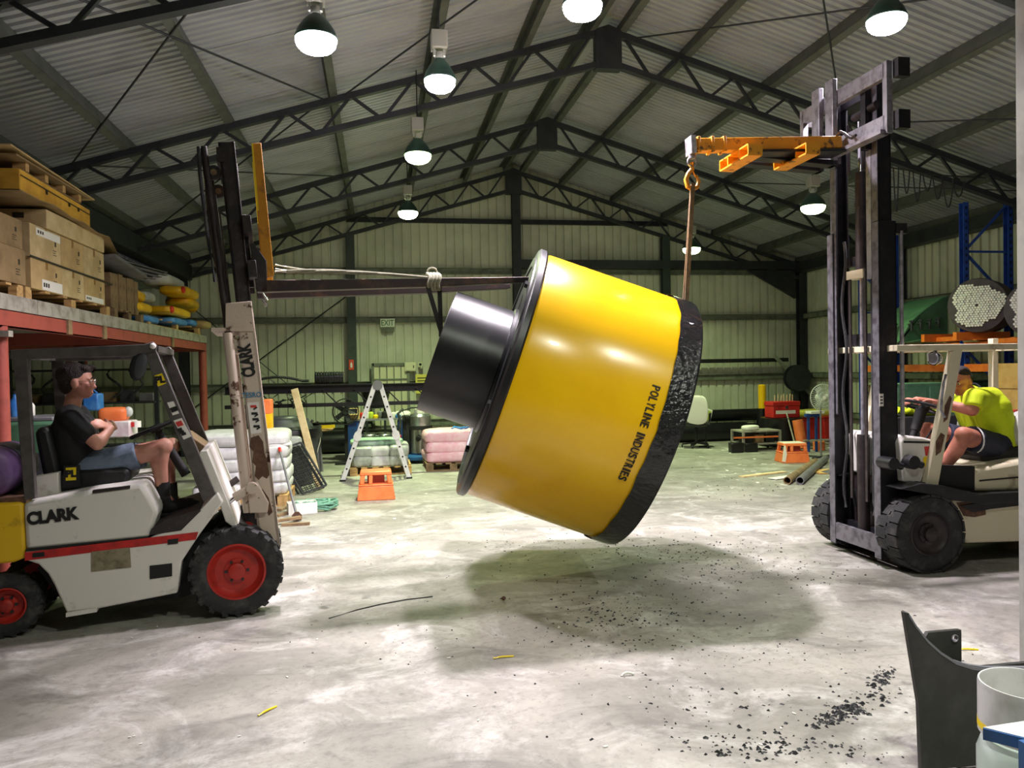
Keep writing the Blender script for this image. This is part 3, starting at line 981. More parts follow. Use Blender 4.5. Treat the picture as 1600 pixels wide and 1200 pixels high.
    part('pictogram', MB().prism(P(G - .034, (265, 638), (276, 634), (279, 641), (269, 645)), G - .037, G - .033), 'ink', s1)
    s2 = sticker(((271, 657), (284, 653), (299, 682), (287, 687)), 'sticker_white')
    part('pictogram', MB().prism(P(G - .034, (274, 660), (283, 657), (287, 664), (278, 667)), G - .037, G - .033), 'sticker_red', s2)
    mb = MB()
    for (px, py) in ((281, 671), (287, 678), (284, 675)):
        q = on(T, G - .034, px, py)
        mb.obox((q.x, G - .035, q.z), (.014, 0, .004), (0, .002, 0), (-.003, 0, .009))
    part('pictogram', mb, 'ink', s2)
    # ---- mirror
    q = on(T, G, 217, 572)
    mr = part('mirror', MB().ell((q.x, G - .02, q.z), (.052, .02, .10), 18, 12, Matrix.Rotation(R(14), 3, 'Y')), 'black_matte', T)
    part('mirror_glass', MB().ell((q.x + .012, G - .03, q.z), (.042, .012, .085), 18, 12, Matrix.Rotation(R(14), 3, 'Y')), 'plastic_grey', mr)
    part('mirror_arm', MB().tube([(q.x + .02, G, q.z + .02), (q.x + .06, G, q.z + .05), (q.x + .085, G, q.z + .02)], .007), 'black_matte', mr)
    # ---- seat
    stt = part('seat', MB().prism(P(0, (88, 742), (100, 730), (206, 724), (214, 735), (205, 756), (95, 764)), -.24, .24), 'seat_vinyl', T, bevel=.03)
    part('backrest', MB().prism(P(0, (68, 672), (78, 662), (92, 668), (108, 735), (100, 756), (84, 752)), -.24, .24), 'seat_vinyl', T, bevel=.03)
    sb = part('seat_label', MB().prism(P(-.27, (103, 731), (119, 730), (119, 750), (103, 751)), -.275, -.27), 'sticker_yellow', stt)
    c = on(T, -.276, 111, 740)
    part('lettering', text_on(MB(), 'PL', .06, (c.x, -.277, c.z), (1, 0, 0), (0, 0, 1), weight=.004), 'ink', stt, smooth=0)
    part('seat_bracket', MB().prism(P(-.27, (100, 728), (122, 728), (126, 760), (98, 762)), -.27, -.2), 'black_matte', stt)
    part('rear_box', MB().prism(P(-.2, (58, 742), (97, 735), (98, 772), (58, 778)), -.3, .3), 'truck_white', T, bevel=.008)
    c0, c1 = on(T, 0, 246, 672), on(T, 0, 291, 742)
    part('steering_column', MB().cyl(c0, c1, .025, .035), 'black_matte', T)
    steering(T, on(T, 0, 244, 668), (c0.x - c1.x, 0, c0.z - c1.z + .12), .175)
    # ---- mast
    W0, W1 = -.36, .36
    for y, f in ((W0, -1), (W1, 1)):
        ori = part('outer_rail', MB().prism(P(W0, (372, 515), (398, 512), (438, 852), (405, 856)), min(y, y - f * .02), max(y, y - f * .02))
                   .prism(P(W0, (372, 515), (376, 515), (410, 856), (405, 856)), min(y, y - f * .10), max(y, y - f * .10))
                   .prism(P(W0, (393, 512), (398, 512), (438, 852), (433, 853)), min(y, y - f * .10), max(y, y - f * .10)), 'mast_cream', T, bevel=.003)
        part('rail_head', MB().prism(P(W0, (352, 474), (393, 470), (398, 514), (352, 517)), min(y, y - f * .09), max(y, y - f * .09)), 'mast_cream', ori, bevel=.006)
        part('inner_rail', MB().prism(P(W0, (340, 220), (366, 219), (395, 500), (372, 505)), min(y - f * .03, y - f * .05), max(y - f * .03, y - f * .05))
             .prism(P(W0, (340, 220), (345, 220), (377, 505), (372, 505)), min(y - f * .03, y - f * .11), max(y - f * .03, y - f * .11))
             .prism(P(W0, (361, 219), (366, 219), (395, 500), (390, 503)), min(y - f * .03, y - f * .11), max(y - f * .03, y - f * .11)), 'dark_grease', T, bevel=.003)
        # lift cylinder behind the rail: cream barrel, dark rod
        b0, b1 = on(T, y, 388, 800), on(T, y, 356, 520)
        if f < 0:
            pass
        dz = (b1 - b0).normalized()
        cyl = part('lift_cylinder', MB().cyl(Vector((b0.x, y + .0, b0.z)), Vector((b1.x, y, b1.z)), .034), 'mast_cream', T) if f < 0 else \
            part('lift_cylinder', MB().cyl(Vector((pol(T, W0, [(388, 800)])[0][0], y, pol(T, W0, [(388, 800)])[0][1])), Vector((pol(T, W0, [(356, 520)])[0][0], y, pol(T, W0, [(356, 520)])[0][1])), .034), 'mast_cream', T)
        r0, r1 = pol(T, W0, [(356, 520), (317, 226)])
        part('piston_rod', MB().cyl((r0[0], y - f * .05, r0[1]), (r1[0], y - f * .05, r1[1]), .024), 'dark_grease', cyl)
        hs = [pol(T, W0, [p])[0] for p in ((336, 440), (326, 380), (318, 320), (312, 270), (310, 228))]
        part('hydraulic_hose', MB().tube([(h[0], y - f * .02, h[1]) for h in hs], .013), 'rubber', T)
        ch0, ch1 = pol(T, W0, [(335, 300), (355, 470)])
        part('lift_chain', MB().bar((ch0[0], y - f * .09, ch0[1]), (ch1[0], y - f * .09, ch1[1]), .02, .012), 'dark_grease', T)
        cs = pol(T, W0, [(333, 266)])[0]
        sh = part('chain_sheave', MB().lathe([(.05, -.016), (.05, -.012), (.042, 0), (.05, .012), (.05, .016)], (cs[0], y - f * .07, cs[1]), (0, 1, 0), 24), 'dark_grease', T)
        part('sheave_hub', MB().cyl((cs[0], y - f * .09, cs[1]), (cs[0], y - f * .048, cs[1]), .022), 'timber_old', sh)
    near_rail = [o for o in T.children if o.name.startswith('outer_rail')][0]
    c = on(T, W0, 385, 563)
    d = on(T, W0, 379, 530) - on(T, W0, 391, 596)
    part('lettering', text_on(MB(), 'CLARK', .115, (c.x, W0 - .003, c.z), (d.x, 0, d.z), (-d.z, 0, d.x), width=.235, weight=.0055), 'ink', near_rail, smooth=0)
    c = on(T, W0, 393, 617)
    part('lettering', text_on(MB(), 'TESRO', .05, (c.x, W0 - .003, c.z), (1, 0, .03), (-.03, 0, 1), width=.13, weight=.001), 'sticker_blue', near_rail, smooth=0)
    part('sticker', MB().prism(P(W0, (386, 629), (404, 628), (409, 676), (392, 678)), W0 - .003, W0), 'sticker_white', near_rail)
    mb, mk = MB(), MB()
    for i, py in enumerate((635, 646, 655, 666)):
        q = on(T, W0, 396 + i * 1.6, py)
        (mb if i == 0 else mk).obox((q.x, W0 - .005, q.z), (.02, 0, 0), (0, .002, 0), (0, 0, .008))
        mk.obox((q.x + .012, W0 - .005, q.z - .014), (.012, 0, .008), (0, .002, 0), (-.003, 0, .004))
    part('pictogram', mb, 'sticker_red', near_rail)
    part('pictogram', mk, 'ink', near_rail)
    # scraped, rusty patch with its own ragged outline
    rp = [(392, 684), (404, 680), (411, 690), (413, 706), (418, 722), (421, 742), (417, 748), (410, 744), (404, 750), (398, 744), (400, 728), (394, 722), (396, 706), (390, 698)]
    part('rust_patch', MB().prism(P(W0, *rp), W0 - .003, W0 + .001), 'rust_patch', near_rail, smooth=0)
    rp = [(400, 770), (410, 764), (420, 778), (426, 800), (420, 806), (414, 792), (406, 786)]
    part('rust_patch', MB().prism(P(W0, *rp), W0 - .003, W0 + .001), 'rust_patch', near_rail, smooth=0)
    a, b = pol(T, W0, [(330, 515), (398, 510)])
    part('stop_plate', MB().box(a[0], b[0] - .01, W0 - .015, W1 + .015, a[1] - .012, a[1] + .012), 'mast_cream', T)
    for pp, m in (((372, 540), 'mast_cream'), ((405, 800), 'mast_cream'), ((345, 240), 'dark_grease')):
        q = pol(T, W0, [pp])[0]
        part('cross_member', MB().box(q[0] - .03, q[0] + .03, W0 + .02, W1 - .02, q[1] - .05, q[1] + .05), m, T)
    # tilt cylinder and its bracket on the near rail
    part('tilt_bracket', MB().prism(P(W0 - .02, (386, 758), (402, 752), (420, 785), (418, 800), (390, 801)), W0 - .05, W0 - .005), 'mast_cream', T, bevel=.006)
    a, b, c = on(T, W0 - .06, 394, 762), on(T, W0 - .06, 366, 778), on(T, W0 - .06, 346, 794)
    tc = part('tilt_cylinder', MB().cyl(a, b, .032).cyl(a + Vector((0, -.04, 0)), a + Vector((0, .04, 0)), .04), 'mast_cream', T)
    part('rod', MB().cyl(b, c, .016), 'chrome', tc)
    a, b = on(T, .2, 352, 762), on(T, .2, 372, 748)
    part('tilt_cylinder', MB().cyl(a, b, .025), 'dark_grease', T)
    # ---- carriage, backrest uprights and forks
    up0, up1 = pol(T, -.2, [(408, 436), (396, 330)])
    cd = Vector((up1[0] - up0[0], 0, up1[1] - up0[1])).normalized()
    fd = Vector((cd.z, 0, -cd.x))
    base = Vector((up0[0], 0, up0[1] - .04)) - fd * .05
    car = part('carriage', MB().obox(base + cd * .09, fd * .03, Vector((0, .42, 0)), cd * .06).obox(base + cd * .40, fd * .03, Vector((0, .42, 0)), cd * .06)
               .obox(base + cd * .24 - fd * .05 + Vector((0, -.22, 0)), fd * .05, Vector((0, .02, 0)), cd * .26).obox(base + cd * .24 - fd * .05 + Vector((0, .22, 0)), fd * .05, Vector((0, .02, 0)), cd * .26), 'dark_grease', T, bevel=.004)
    for y in (-.25, .25):
        q = base + cd * .2
        part('roller', MB().cyl((q.x - .09, y * 1.05 - .03, q.z), (q.x - .09, y * 1.05 + .03, q.z), .045), 'dark_grease', car)
    sp = P(-.22, (393, 229), (408, 228), (428, 432), (411, 436))
    for y in (-.25, .25):
        u_ = part('backrest_upright', MB().prism(sp, y - .05, y + .03), 'orange_steel', T, bevel=.004)
        part('yellow_edge', MB().prism([sp[0], (sp[0][0] + .012, sp[0][1]), ((sp[0][0] + sp[3][0]) / 2 + .012, (sp[0][1] + sp[3][1]) / 2), ((sp[0][0] + sp[3][0]) / 2, (sp[0][1] + sp[3][1]) / 2)], y - .053, y + .033), 'yellow_paint', u_)
    tip = Vector((1.195, 0, 0))
    for y in (-.25, .25):
        q0 = on(T, -.25, 406, 448)
        q1 = on(T, -.25, 828, 438)
        x1 = q1.x - (.0 if y < 0 else .02)
        fk = part('fork', MB().prism([(q0.x, q0.z - .042), (q0.x + .05, q0.z + .042), (x1, q1.z + .022), (x1, q1.z - .016), (q0.x + 1.3, (q0.z * .35 + q1.z * .65) - .036)], y - .055, y + .055), 'fork_steel', T, bevel=.004)
        part('fork_shank', MB().prism([(q0.x - .02, q0.z - .042), (q0.x + .05, q0.z - .042), (q0.x + .05, q0.z + .18), (q0.x - .03, q0.z + .30), (q0.x - .06, q0.z + .30)], y - .055, y + .055), 'dark_grease', fk, bevel=.004)
        part('pin', MB().cyl((q0.x + .05, y - .03, q0.z - .10), (q0.x + .02, y - .03, q0.z - .05), .012), 'chrome', fk)
    return T
LT = left_truck()

def right_truck():
    T = thing('forklift', 'cream forklift on the right with a tall raised mast holding up the yellow jib', 'forklift', (4.103, 5.867, 0), R(181))
    P = lambda y, *pts: pol(T, y, pts)
    N = .46
    ch = part('chassis', MB().prism(P(N, (1478, 800), (1489, 778), (1640, 770), (1740, 770), (1740, 850), (1600, 846), (1510, 849), (1500, 830)), N, -.46), 'truck_cream', T, bevel=.012)
    part('rust_patch', MB().prism(P(N, (1494, 785), (1538, 783), (1540, 804), (1522, 808), (1505, 806)), N, N + .004), 'rust_patch', ch, smooth=0)
    part('skirt_band', MB().prism(P(N, (1500, 790), (1530, 785), (1640, 770), (1740, 768), (1740, 782), (1640, 784), (1545, 795), (1520, 800)), N - .01, N + .014), 'black_paint', ch)
    fn = part('fender', MB().prism(P(N, (1397, 762), (1430, 753), (1470, 758), (1520, 770), (1640, 764), (1640, 774), (1530, 786), (1480, 780), (1430, 768)), N + .08, N - .2)
              .prism(P(N, (1397, 762), (1430, 753), (1470, 758), (1520, 770), (1640, 764), (1640, 774), (1530, 786), (1480, 780), (1430, 768)), -.26, -.54), 'black_paint', T, bevel=.005)
    part('undercarriage', MB().prism(P(.3, (1395, 780), (1500, 770), (1700, 780), (1700, 845), (1480, 850), (1410, 840)), .3, -.3), 'black_matte', T)
    part('front_axle', MB().cyl((-.105, -.45, .3), (-.105, .45, .3), .085), 'dark_grease', T)
    cw = part('engine_cover', MB().prism(P(N - .02, (1520, 742), (1530, 732), (1600, 720), (1640, 716), (1740, 712), (1740, 766), (1524, 768), (1518, 760)), N - .02, -.44), 'truck_cream', T, bevel=.03)
    part('cover_seam', MB().prism(P(N - .02, (1530, 750), (1700, 735), (1700, 737), (1530, 752)), N - .021, N - .012), 'ink', cw)
    part('side_recess', MB().prism(P(N - .04, (1462, 726), (1520, 728), (1520, 766), (1466, 764)), N - .06, N - .02), 'black_matte', T)
    part('floor_plate', MB().prism(P(N - .04, (1432, 752), (1520, 762), (1520, 768), (1432, 760)), N - .02, -.44), 'black_matte', T)
    # white cowl in front of the driver
    cl = part('cowl', MB().prism(P(.38, (1404, 690), (1410, 681), (1440, 683), (1463, 689), (1436, 756), (1408, 752)), .40, -.38), 'truck_white', T, bevel=.015)
    part('sticker', MB().prism(P(.40, (1444, 698), (1455, 697), (1454, 711), (1446, 712)), .40, .404), 'sticker_red', cl)
    part('sticker', MB().prism(P(.40, (1443, 714), (1454, 712), (1451, 728), (1441, 730)), .40, .404), 'sticker_yellow', cl)
    part('edge_line', MB().prism(P(.40, (1412, 689), (1462, 690), (1461, 693), (1412, 692)), .40, .404), 'ink', cl)
    # guard
    for y in (.43, -.43):
        part('front_post', MB().prism(P(.43, (1485, 548), (1500, 546), (1462, 757), (1444, 757)), y - .03, y + .03), 'truck_cream', T, bevel=.004)
        part('rear_post', MB().box(-1.62, -1.56, y - .03, y + .03, .8, 1.86), 'truck_cream', T, bevel=.004)
    npost = [o for o in T.children if o.name.startswith('front_post')][0]
    rp = [(1462, 690), (1470, 676), (1476, 680), (1470, 706), (1462, 712)]
    part('rust_patch', MB().prism(P(.46, *rp), .46, .463), 'rust_patch', npost, smooth=0)
    part('rust_patch', MB().prism(P(.46, (1476, 634), (1484, 618), (1487, 622), (1480, 655), (1474, 660)), .46, .463), 'rust_patch', npost, smooth=0)
    part('grab_handle', MB().tube([on(T, .48, *p) for p in ((1478, 585), (1474, 600), (1470, 640), (1476, 652))], .010), 'steel_bare', npost)
    a, b = on(T, .43, 1398, 545), on(T, .43, 1640, 536)
    gz0, gz1 = a.z, a.z + .045
    g = part('overhead_guard', MB().box(-1.65, a.x, .40, .46, a.z - .02, a.z + .03).box(-1.65, a.x, -.46, -.40, a.z - .02, a.z + .03).box(a.x - .06, a.x, -.43, .43, a.z - .02, a.z + .03).box(-1.65, -1.59, -.43, .43, a.z - .02, a.z + .03), 'truck_cream', T, bevel=.006)
    for k in range(6):
        part('roof_bar', MB().box(-1.6, a.x - .03, -.32 + k * .128 - .012, -.32 + k * .128 + .012, a.z, a.z + .028), 'truck_cream', g)
    # head lamp on the guard
    q = on(T, .44, 1463, 560)
    hl = part('head_lamp', MB().lathe([(.02, -.05), (.045, -.02), (.055, .02), (.055, .035)], q, (1, .25, 0), 24), 'chrome', T)
    part('lamp_glass', MB().lathe([(.052, .03), (.04, .045), (.003, .05)], q, (1, .25, 0), 24), 'steel_bare', hl)
    part('lamp_bracket', MB().tube([q + Vector((0, 0, .05)), q + Vector((.02, 0, .10)), (q.x, q.y, a.z)], .010), 'steel_bare', hl)
    part('cable', MB().tube([q + Vector((.0, 0, .05)), q + Vector((.06, 0, .075)), q + Vector((.08, 0, .03)), q + Vector((.075, 0, -.02))], .006), 'sticker_white', hl)
    # seat
    part('seat', MB().prism(P(.0, (1498, 704), (1520, 692), (1588, 700), (1600, 712), (1594, 730), (1505, 726)), -.25, .25), 'seat_vinyl', T, bevel=.035)
    bk = part('backrest', MB().prism(P(.0, (1578, 668), (1585, 650), (1598, 646), (1608, 660), (1602, 712), (1588, 716)), -.25, .25), 'seat_vinyl', T, bevel=.03)
    # steering
    c0, c1 = on(T, .0, 1440, 640), on(T, .0, 1424, 690)
    part('steering_column', MB().cyl(c0, on(T, .0, 1430, 672), .05, .04).cyl(on(T, 0, 1430, 672), c1, .03), 'black_matte', T)
    steering(T, on(T, .0, 1444, 636), (-.35, .0, 1.0), .185)
    for k in range(2):
        q = on(T, .1, 1462 + 8 * k, 664)
        part('lever', MB().cyl((q.x + .1, .1, q.z - .12), q, .008), 'black_matte', T)
    # wheels
    wheel(T, 'front_wheel', (-.105, .43, .307), .307, .26, 1, .17, 'dark_grease', 20, tread='block', hollow=False)
    wheel(T, 'front_wheel', (-.105, -.47, .307), .307, .26, -1, .17, 'dark_grease', 20, tread='block', hollow=False)
    wheel(T, 'rear_wheel', (-1.5, .40, .235), .235, .18, 1, .12, 'dark_grease', 18, tread='block', hollow=False)
    wheel(T, 'rear_wheel', (-1.5, -.40, .235), .235, .18, -1, .12, 'dark_grease', 18, tread='block', hollow=False)
    # mast: outer and inner rails, near (+y) and far (-y)
    xf = on(T, .32, 1372, 600).x           # front edge of the outer rails
    x0, x1 = xf - .16, xf
    ztop = on(T, .32, 1385, 345).z
    def rail(y, f, xa, xb, z0, z1, m, me, nm):
        r = part(nm, MB().box(xa, xb, min(y, y - f * .018), max(y, y - f * .018), z0, z1).box(xb - .016, xb, min(y, y - f * .075), max(y, y - f * .075), z0, z1).box(xa, xa + .016, min(y, y - f * .075), max(y, y - f * .075), z0, z1), m, T, bevel=.003)
        part('front_edge', MB().box(xb - .002, xb + .004, min(y, y - f * .075), max(y, y - f * .075), z0 + .01, z1 - .01), me, r)
        return r
    ztopi = on(T, .30, 1375, 112).z
    zout = on(T, -.32, 1320, 440).z
    n1 = rail(.34, 1, x0, x1, .07, ztop, 'mast_dark', 'mast_edge', 'outer_rail')
    rail(-.34, -1, x0, x1, .07, ztop, 'mast_dark', 'mast_edge', 'outer_rail')
    rail(.315, 1, x0 + .02, x1 - .018, 1.2, ztopi, 'mast_dark', 'mast_edge', 'inner_rail')
    rail(-.315, -1, x0 + .02, x1 - .018, 1.2, ztopi - .02, 'mast_dark', 'mast_edge', 'inner_rail')
    q = on(T, .34, 1377, 625)
    part('sticker', MB().box(q.x - .018, q.x + .018, .34, .343, q.z - .05, q.z + .05), 'sticker_white', n1)
    mk = MB()
    for i in range(3):
        mk.box(q.x - .012, q.x + .012, .3425, .3445, q.z - .03 + i * .025, q.z - .02 + i * .025)
    part('pictogram', mk, 'ink', n1)
    q = on(T, .36, 1412, 360)
    part('side_rod', MB().cyl((x0 - .05, .33, ztop - .08), (x0 - .05, .33, .75), .016), 'steel_bare', T)
    part('side_bracket', MB().box(x0 - .10, x0, .25, .34, ztop - .10, ztop - .02), 'mast_dark', T)
    for z0, z1, m in ((.12, .28, 'mast_dark'), (1.80, 1.90, 'mast_dark'), (ztop - .30, ztop - .22, 'mast_dark')):
        part('cross_member', MB().box(x0 + .0, x0 + .05, -.33, .33, z0, z1), m, T)
    part('bottom_plate', MB().box(x1 - .03, x1, -.33, .33, .12, .26), 'mast_edge', T)
    part('top_member', MB().box(x0 + .02, x0 + .06, -.31, .31, ztopi - .12, ztopi - .03), 'mast_dark', T)
    zb, zt_ = on(T, 0, 1340, 422).z, on(T, 0, 1345, 270).z
    lc = part('lift_cylinder', MB().cyl((x0 + .07, 0, zb), (x0 + .07, 0, zt_), .045), 'dark_grease', T)
    part('collar', MB().cyl((x0 + .07, 0, zt_ - .28), (x0 + .07, 0, zt_ - .25), .052), 'dark_grease', lc)
    part('barrel_foot', MB().box(x0 + .0, x0 + .13, -.12, .10, zb - .07, zb), 'truck_cream', lc)
    part('piston_rod', MB().cyl((x0 + .07, 0, zt_), (x0 + .07, 0, ztopi - .3), .022), 'chrome', lc)
    lc2 = part('lower_cylinder', MB().cyl((x0 + .07, 0, .15), (x0 + .07, 0, 1.05), .05), 'dark_grease', T)
    part('piston_rod', MB().cyl((x0 + .07, 0, 1.05), (x0 + .07, 0, zb - .07), .018), 'steel_bare', lc2)
    for y in (-.10, .10):
        part('lift_chain', MB().bar((x1 - .05, y, .5), (x1 - .05, y, zb), .03, .012), 'dark_grease', T)
        part('lift_chain', MB().bar((x1 - .05, y, zt_), (x1 - .05, y, ztopi - .3), .03, .012), 'dark_grease', T)
    part('hydraulic_hose', MB().tube([(x0 + .1, .18, z / 10) for z in range(4, 26)], .016), 'rubber', T)
    part('hydraulic_hose', MB().tube([(x0 + .1, -.2 + .03 * math.sin(z * .8), z / 10) for z in range(4, 28)], .013), 'rubber', T)
    part('guide_strip', MB().box(x1 - .04, x1 - .01, .18, .24, zb - .10, zt_ + .18), 'steel_bare', T)
    # dark drums and lamps between mast and cowl
    for px, py, r in ((1392, 724, .05), (1424, 722, .055)):
        q = on(T, .44, px, py)
        part('tilt_joint', MB().cyl(q + Vector((0, -.12, 0)), q + Vector((0, .04, 0)), r, n=20).cyl(q, q + Vector((-.10, 0, -.03)), .028), 'black_paint', T, bevel=.006)
    q = on(T, -.2, 1352, 700)
    part('front_casting', MB().box(xf - .36, xf - .18, -.3, .2, .25, .75), 'dark_grease', T, bevel=.02)
    # carriage at the top of the mast
    xc = x1 + .06
    k = lambda px, py: on_x(T, xc, px, py)
    ya, yb = k(1388, 180).y, k(1257, 190).y
    zc1, zc0 = k(1330, 145).z, k(1340, 205).z
    top_z, low_z = 3.90, 3.47
    car = part('carriage', MB().box(xc - .02, xc + .03, yb, ya, top_z - .075, top_z + .045).box(xc - .02, xc + .03, yb, ya, low_z - .04, low_z + .075), 'steel_bare', T, bevel=.004)
    part('ledge', MB().box(xc - .02, xc + .07, yb, ya, low_z - .07, low_z - .04), 'steel_bare', car)
    for y in (ya, yb):
        part('side_plate', MB().box(xc - .02, xc + .03, y - .025, y + .025, low_z - .07, top_z + .045), 'steel_bare', car)
    for y in (ya + .06, yb - .05):
        for z in (top_z - .02, low_z + .02):
            part('stop_block', MB().box(xc - .12, xc - .02, y - .03, y + .03, z - .07, z + .07), 'mast_dark', car)
    for y in (.22, -.22):
        part('upright', MB().box(xc - .10, xc - .02, y - .03, y + .03, low_z - .1, top_z), 'mast_dark', car)
    part('hose_fitting', MB().cyl((xc - .06, .05, 3.68), (xc - .06, .34, 3.70), .03), 'dark_grease', car)
    for px0, px1, nm in ((1280, 1292, 0), (1300, 1315, 0)):
        ca, cb = k(px0, 180), k(px1, 180)
        y0, y1 = sorted((ca.y, cb.y))
        yc = (y0 + y1) / 2
        zt2 = k(px0 + 5, 142 if px0 == 1280 else 128).z
        zl = low_z - .11
        fk = part('fork', MB().prism([(xc + .03, zl), (xc + .08, zl - .0), (xc + .95, zl + .028), (xc + .95, zl + .01), (xc + .08, zl - .045), (xc + .03, zl - .045)], yc - .055, yc + .055), 'mast_dark', T, bevel=.004)
        part('fork_shank', MB().box(xc + .03, xc + .075, yc - .055, yc + .055, zl - .045, zt2), 'steel_bare', fk, bevel=.004)
    part('shank_chain', MB().tube([Vector((xc + .10, .0 + .05 * i, 3.50 + .05 * math.sin(i * .9))) for i in range(7)], .012, 6), 'dark_grease', T)
    return T, xc
def on_x(root, x, px, py):
    inv = root.matrix_basis.inverted()
    o = inv @ CAMLOC
    d = inv.to_3x3() @ ray(px, py)
    return o + d * ((x - o.x) / d.x)
RTK, RXC = right_truck()

# gas bottles lying on the counterweights
def gas_bottle(name, c, ax, r, L, m1, m2, label):
    c, a = Vector(c), Vector(ax).normalized()
    t = thing(name, label, 'gas bottle', c - Vector((0, 0, r)))
    part('tank', MB().lathe([(.02, -L / 2), (r * .6, -L / 2 + .01), (r * .92, -L / 2 + .06), (r, -L / 2 + .12), (r, L / 2 - .12), (r * .92, L / 2 - .06), (r * .6, L / 2 - .01), (.02, L / 2)], c, a, 36), m1, t, world=True)
    part('band', MB().lathe([(r * 1.01, -.14), (r * 1.03, -.14), (r * 1.03, .1), (r * 1.01, .1)], c, a, 36, closed=True), m2, t, world=True)
    part('collar', MB().lathe([(r * .62, L / 2 - .03), (r * .66, L / 2 - .03), (r * .66, L / 2 + .09), (r * .62, L / 2 + .09)], c, a, 32, closed=True), m1, t, world=True)
    part('valve', MB().cyl(c + a * (L / 2 - .01), c + a * (L / 2 + .07), .03), 'brass', t, world=True)
    part('bracket', MB().obox(c - Vector((0, 0, r + .0)), a * .2, basis(a)[1] * .12, Vector((0, 0, .02))), 'black_matte', t, world=True)
    return t
q = on(LT, -.15, -2, 733)
w = LT.matrix_basis @ Vector((q.x, -.12, q.z))
gas_bottle('gas_bottle', w, LT.matrix_basis.to_3x3() @ Vector((0, -1, 0)), .165, .75, 'purple', 'plastic_grey', 'purple grey gas bottle strapped across the back of the left forklift')
w = RTK.matrix_basis @ Vector((-1.33, .0, 1.06))
gas_bottle('gas_bottle', w, RTK.matrix_basis.to_3x3() @ Vector((0, -1, 0)), .16, .75, 'gas_grey', 'red_paint', 'white and red gas bottle behind the seat of the right forklift')

# ---------------------------------------------------------------- jib, hook and slings
def jib():
    M_ = RTK.matrix_basis
    o = M_ @ Vector((RXC + .05, .03, 3.42))
    e = atY(1082, 231, 5.84)
    t = thing('jib', 'yellow steel jib boom with two fork pockets at the top of the right mast', 'jib', (o.x, o.y, 3.2))
    W = dict(world=True)
    o = Vector((o.x - .02, o.y, 3.475))
    e = Vector((2.515, 5.84, 3.415))
    d = (e - o).normalized()
    bm_ = part('boom', MB().bar(o, e, .10, .10), 'jib_yellow', t, bevel=.006, **W)
    for f in (.80, .88, .97):
        p = o.lerp(e, f)
        part('collar', MB().bar(p - d * .012, p + d * .012, .125, .125), 'jib_yellow', bm_, bevel=.004, **W)
    part('end_ring', MB().bar(e - d * .01, e + d * .03, .13, .14), 'steel_bare', bm_, **W)
    part('lower_plate', MB().bar(o - Vector((0, 0, .085)), o.lerp(e, .62) - Vector((0, 0, .075)), .22, .02), 'mast_dark', t, **W)
    for f in (.30, .68):
        p = o.lerp(e, f) - Vector((0, 0, .105))
        for dz in (-.04, .04):
            part('pocket_plate', MB().box(p.x - .06, p.x + .06, p.y - .25, p.y + .25, p.z + dz - .006, p.z + dz + .006), 'jib_yellow', t, **W)
        for dy in (-.25, -.10, .10, .25):
            part('pocket_side', MB().box(p.x - .06, p.x + .06, p.y + dy - .006, p.y + dy + .006, p.z - .04, p.z + .04), 'jib_yellow', t, **W)
    # hook block
    h = e - Vector((0, 0, .05))
    sw = part('swivel', MB().cyl(h, h - Vector((0, 0, .05)), .03).tube([h + Vector((.035 * math.cos(a), 0, -.075 + .035 * math.sin(a))) for a in [k * math.pi / 8 for k in range(16)]], .010, 8, closed=True), 'steel_bare', t, **W)
    hz = h.z - .11
    pts = [(0, .03), (0, -.02), (-.035, -.06), (-.055, -.11), (-.04, -.165), (0, -.185), (.04, -.165), (.055, -.12), (.035, -.07)]
    part('hook', MB().tube([(h.x + a, h.y, hz + b) for a, b in pts], [.02, .02, .018, .019, .02, .021, .019, .015, .008], 10), 'orange_steel', t, **W)
    part('hook_latch', MB().tube([(h.x + .0, h.y, hz - .03), (h.x + .03, h.y, hz - .09)], .007), 'orange_steel', t, **W)
    return Vector((h.x, h.y, hz - .165))
HK = jib()
top = HOP_C + HOP_AX * 1.22
_, s_, u_ = basis(HOP_AX, (0, 0, 1))
rim_top = top + u_ * 1.0
mb = MB()
for dy in (-.018, .02):
    mb.bar(HK + Vector((dy * .3, dy, .0)), rim_top + Vector((0, dy, -.02)), .012, .034, up=(1, 0, 0))
mb.tube([HK + Vector((0, .02 * math.cos(a), .02 * math.sin(a))) for a in [k * math.pi / 8 for k in range(9)]], .012, 6)
solo('lifting_sling', mb, 'sling', 'brown webbing sling running straight down from the jib hook to the fitting rim', 'sling')

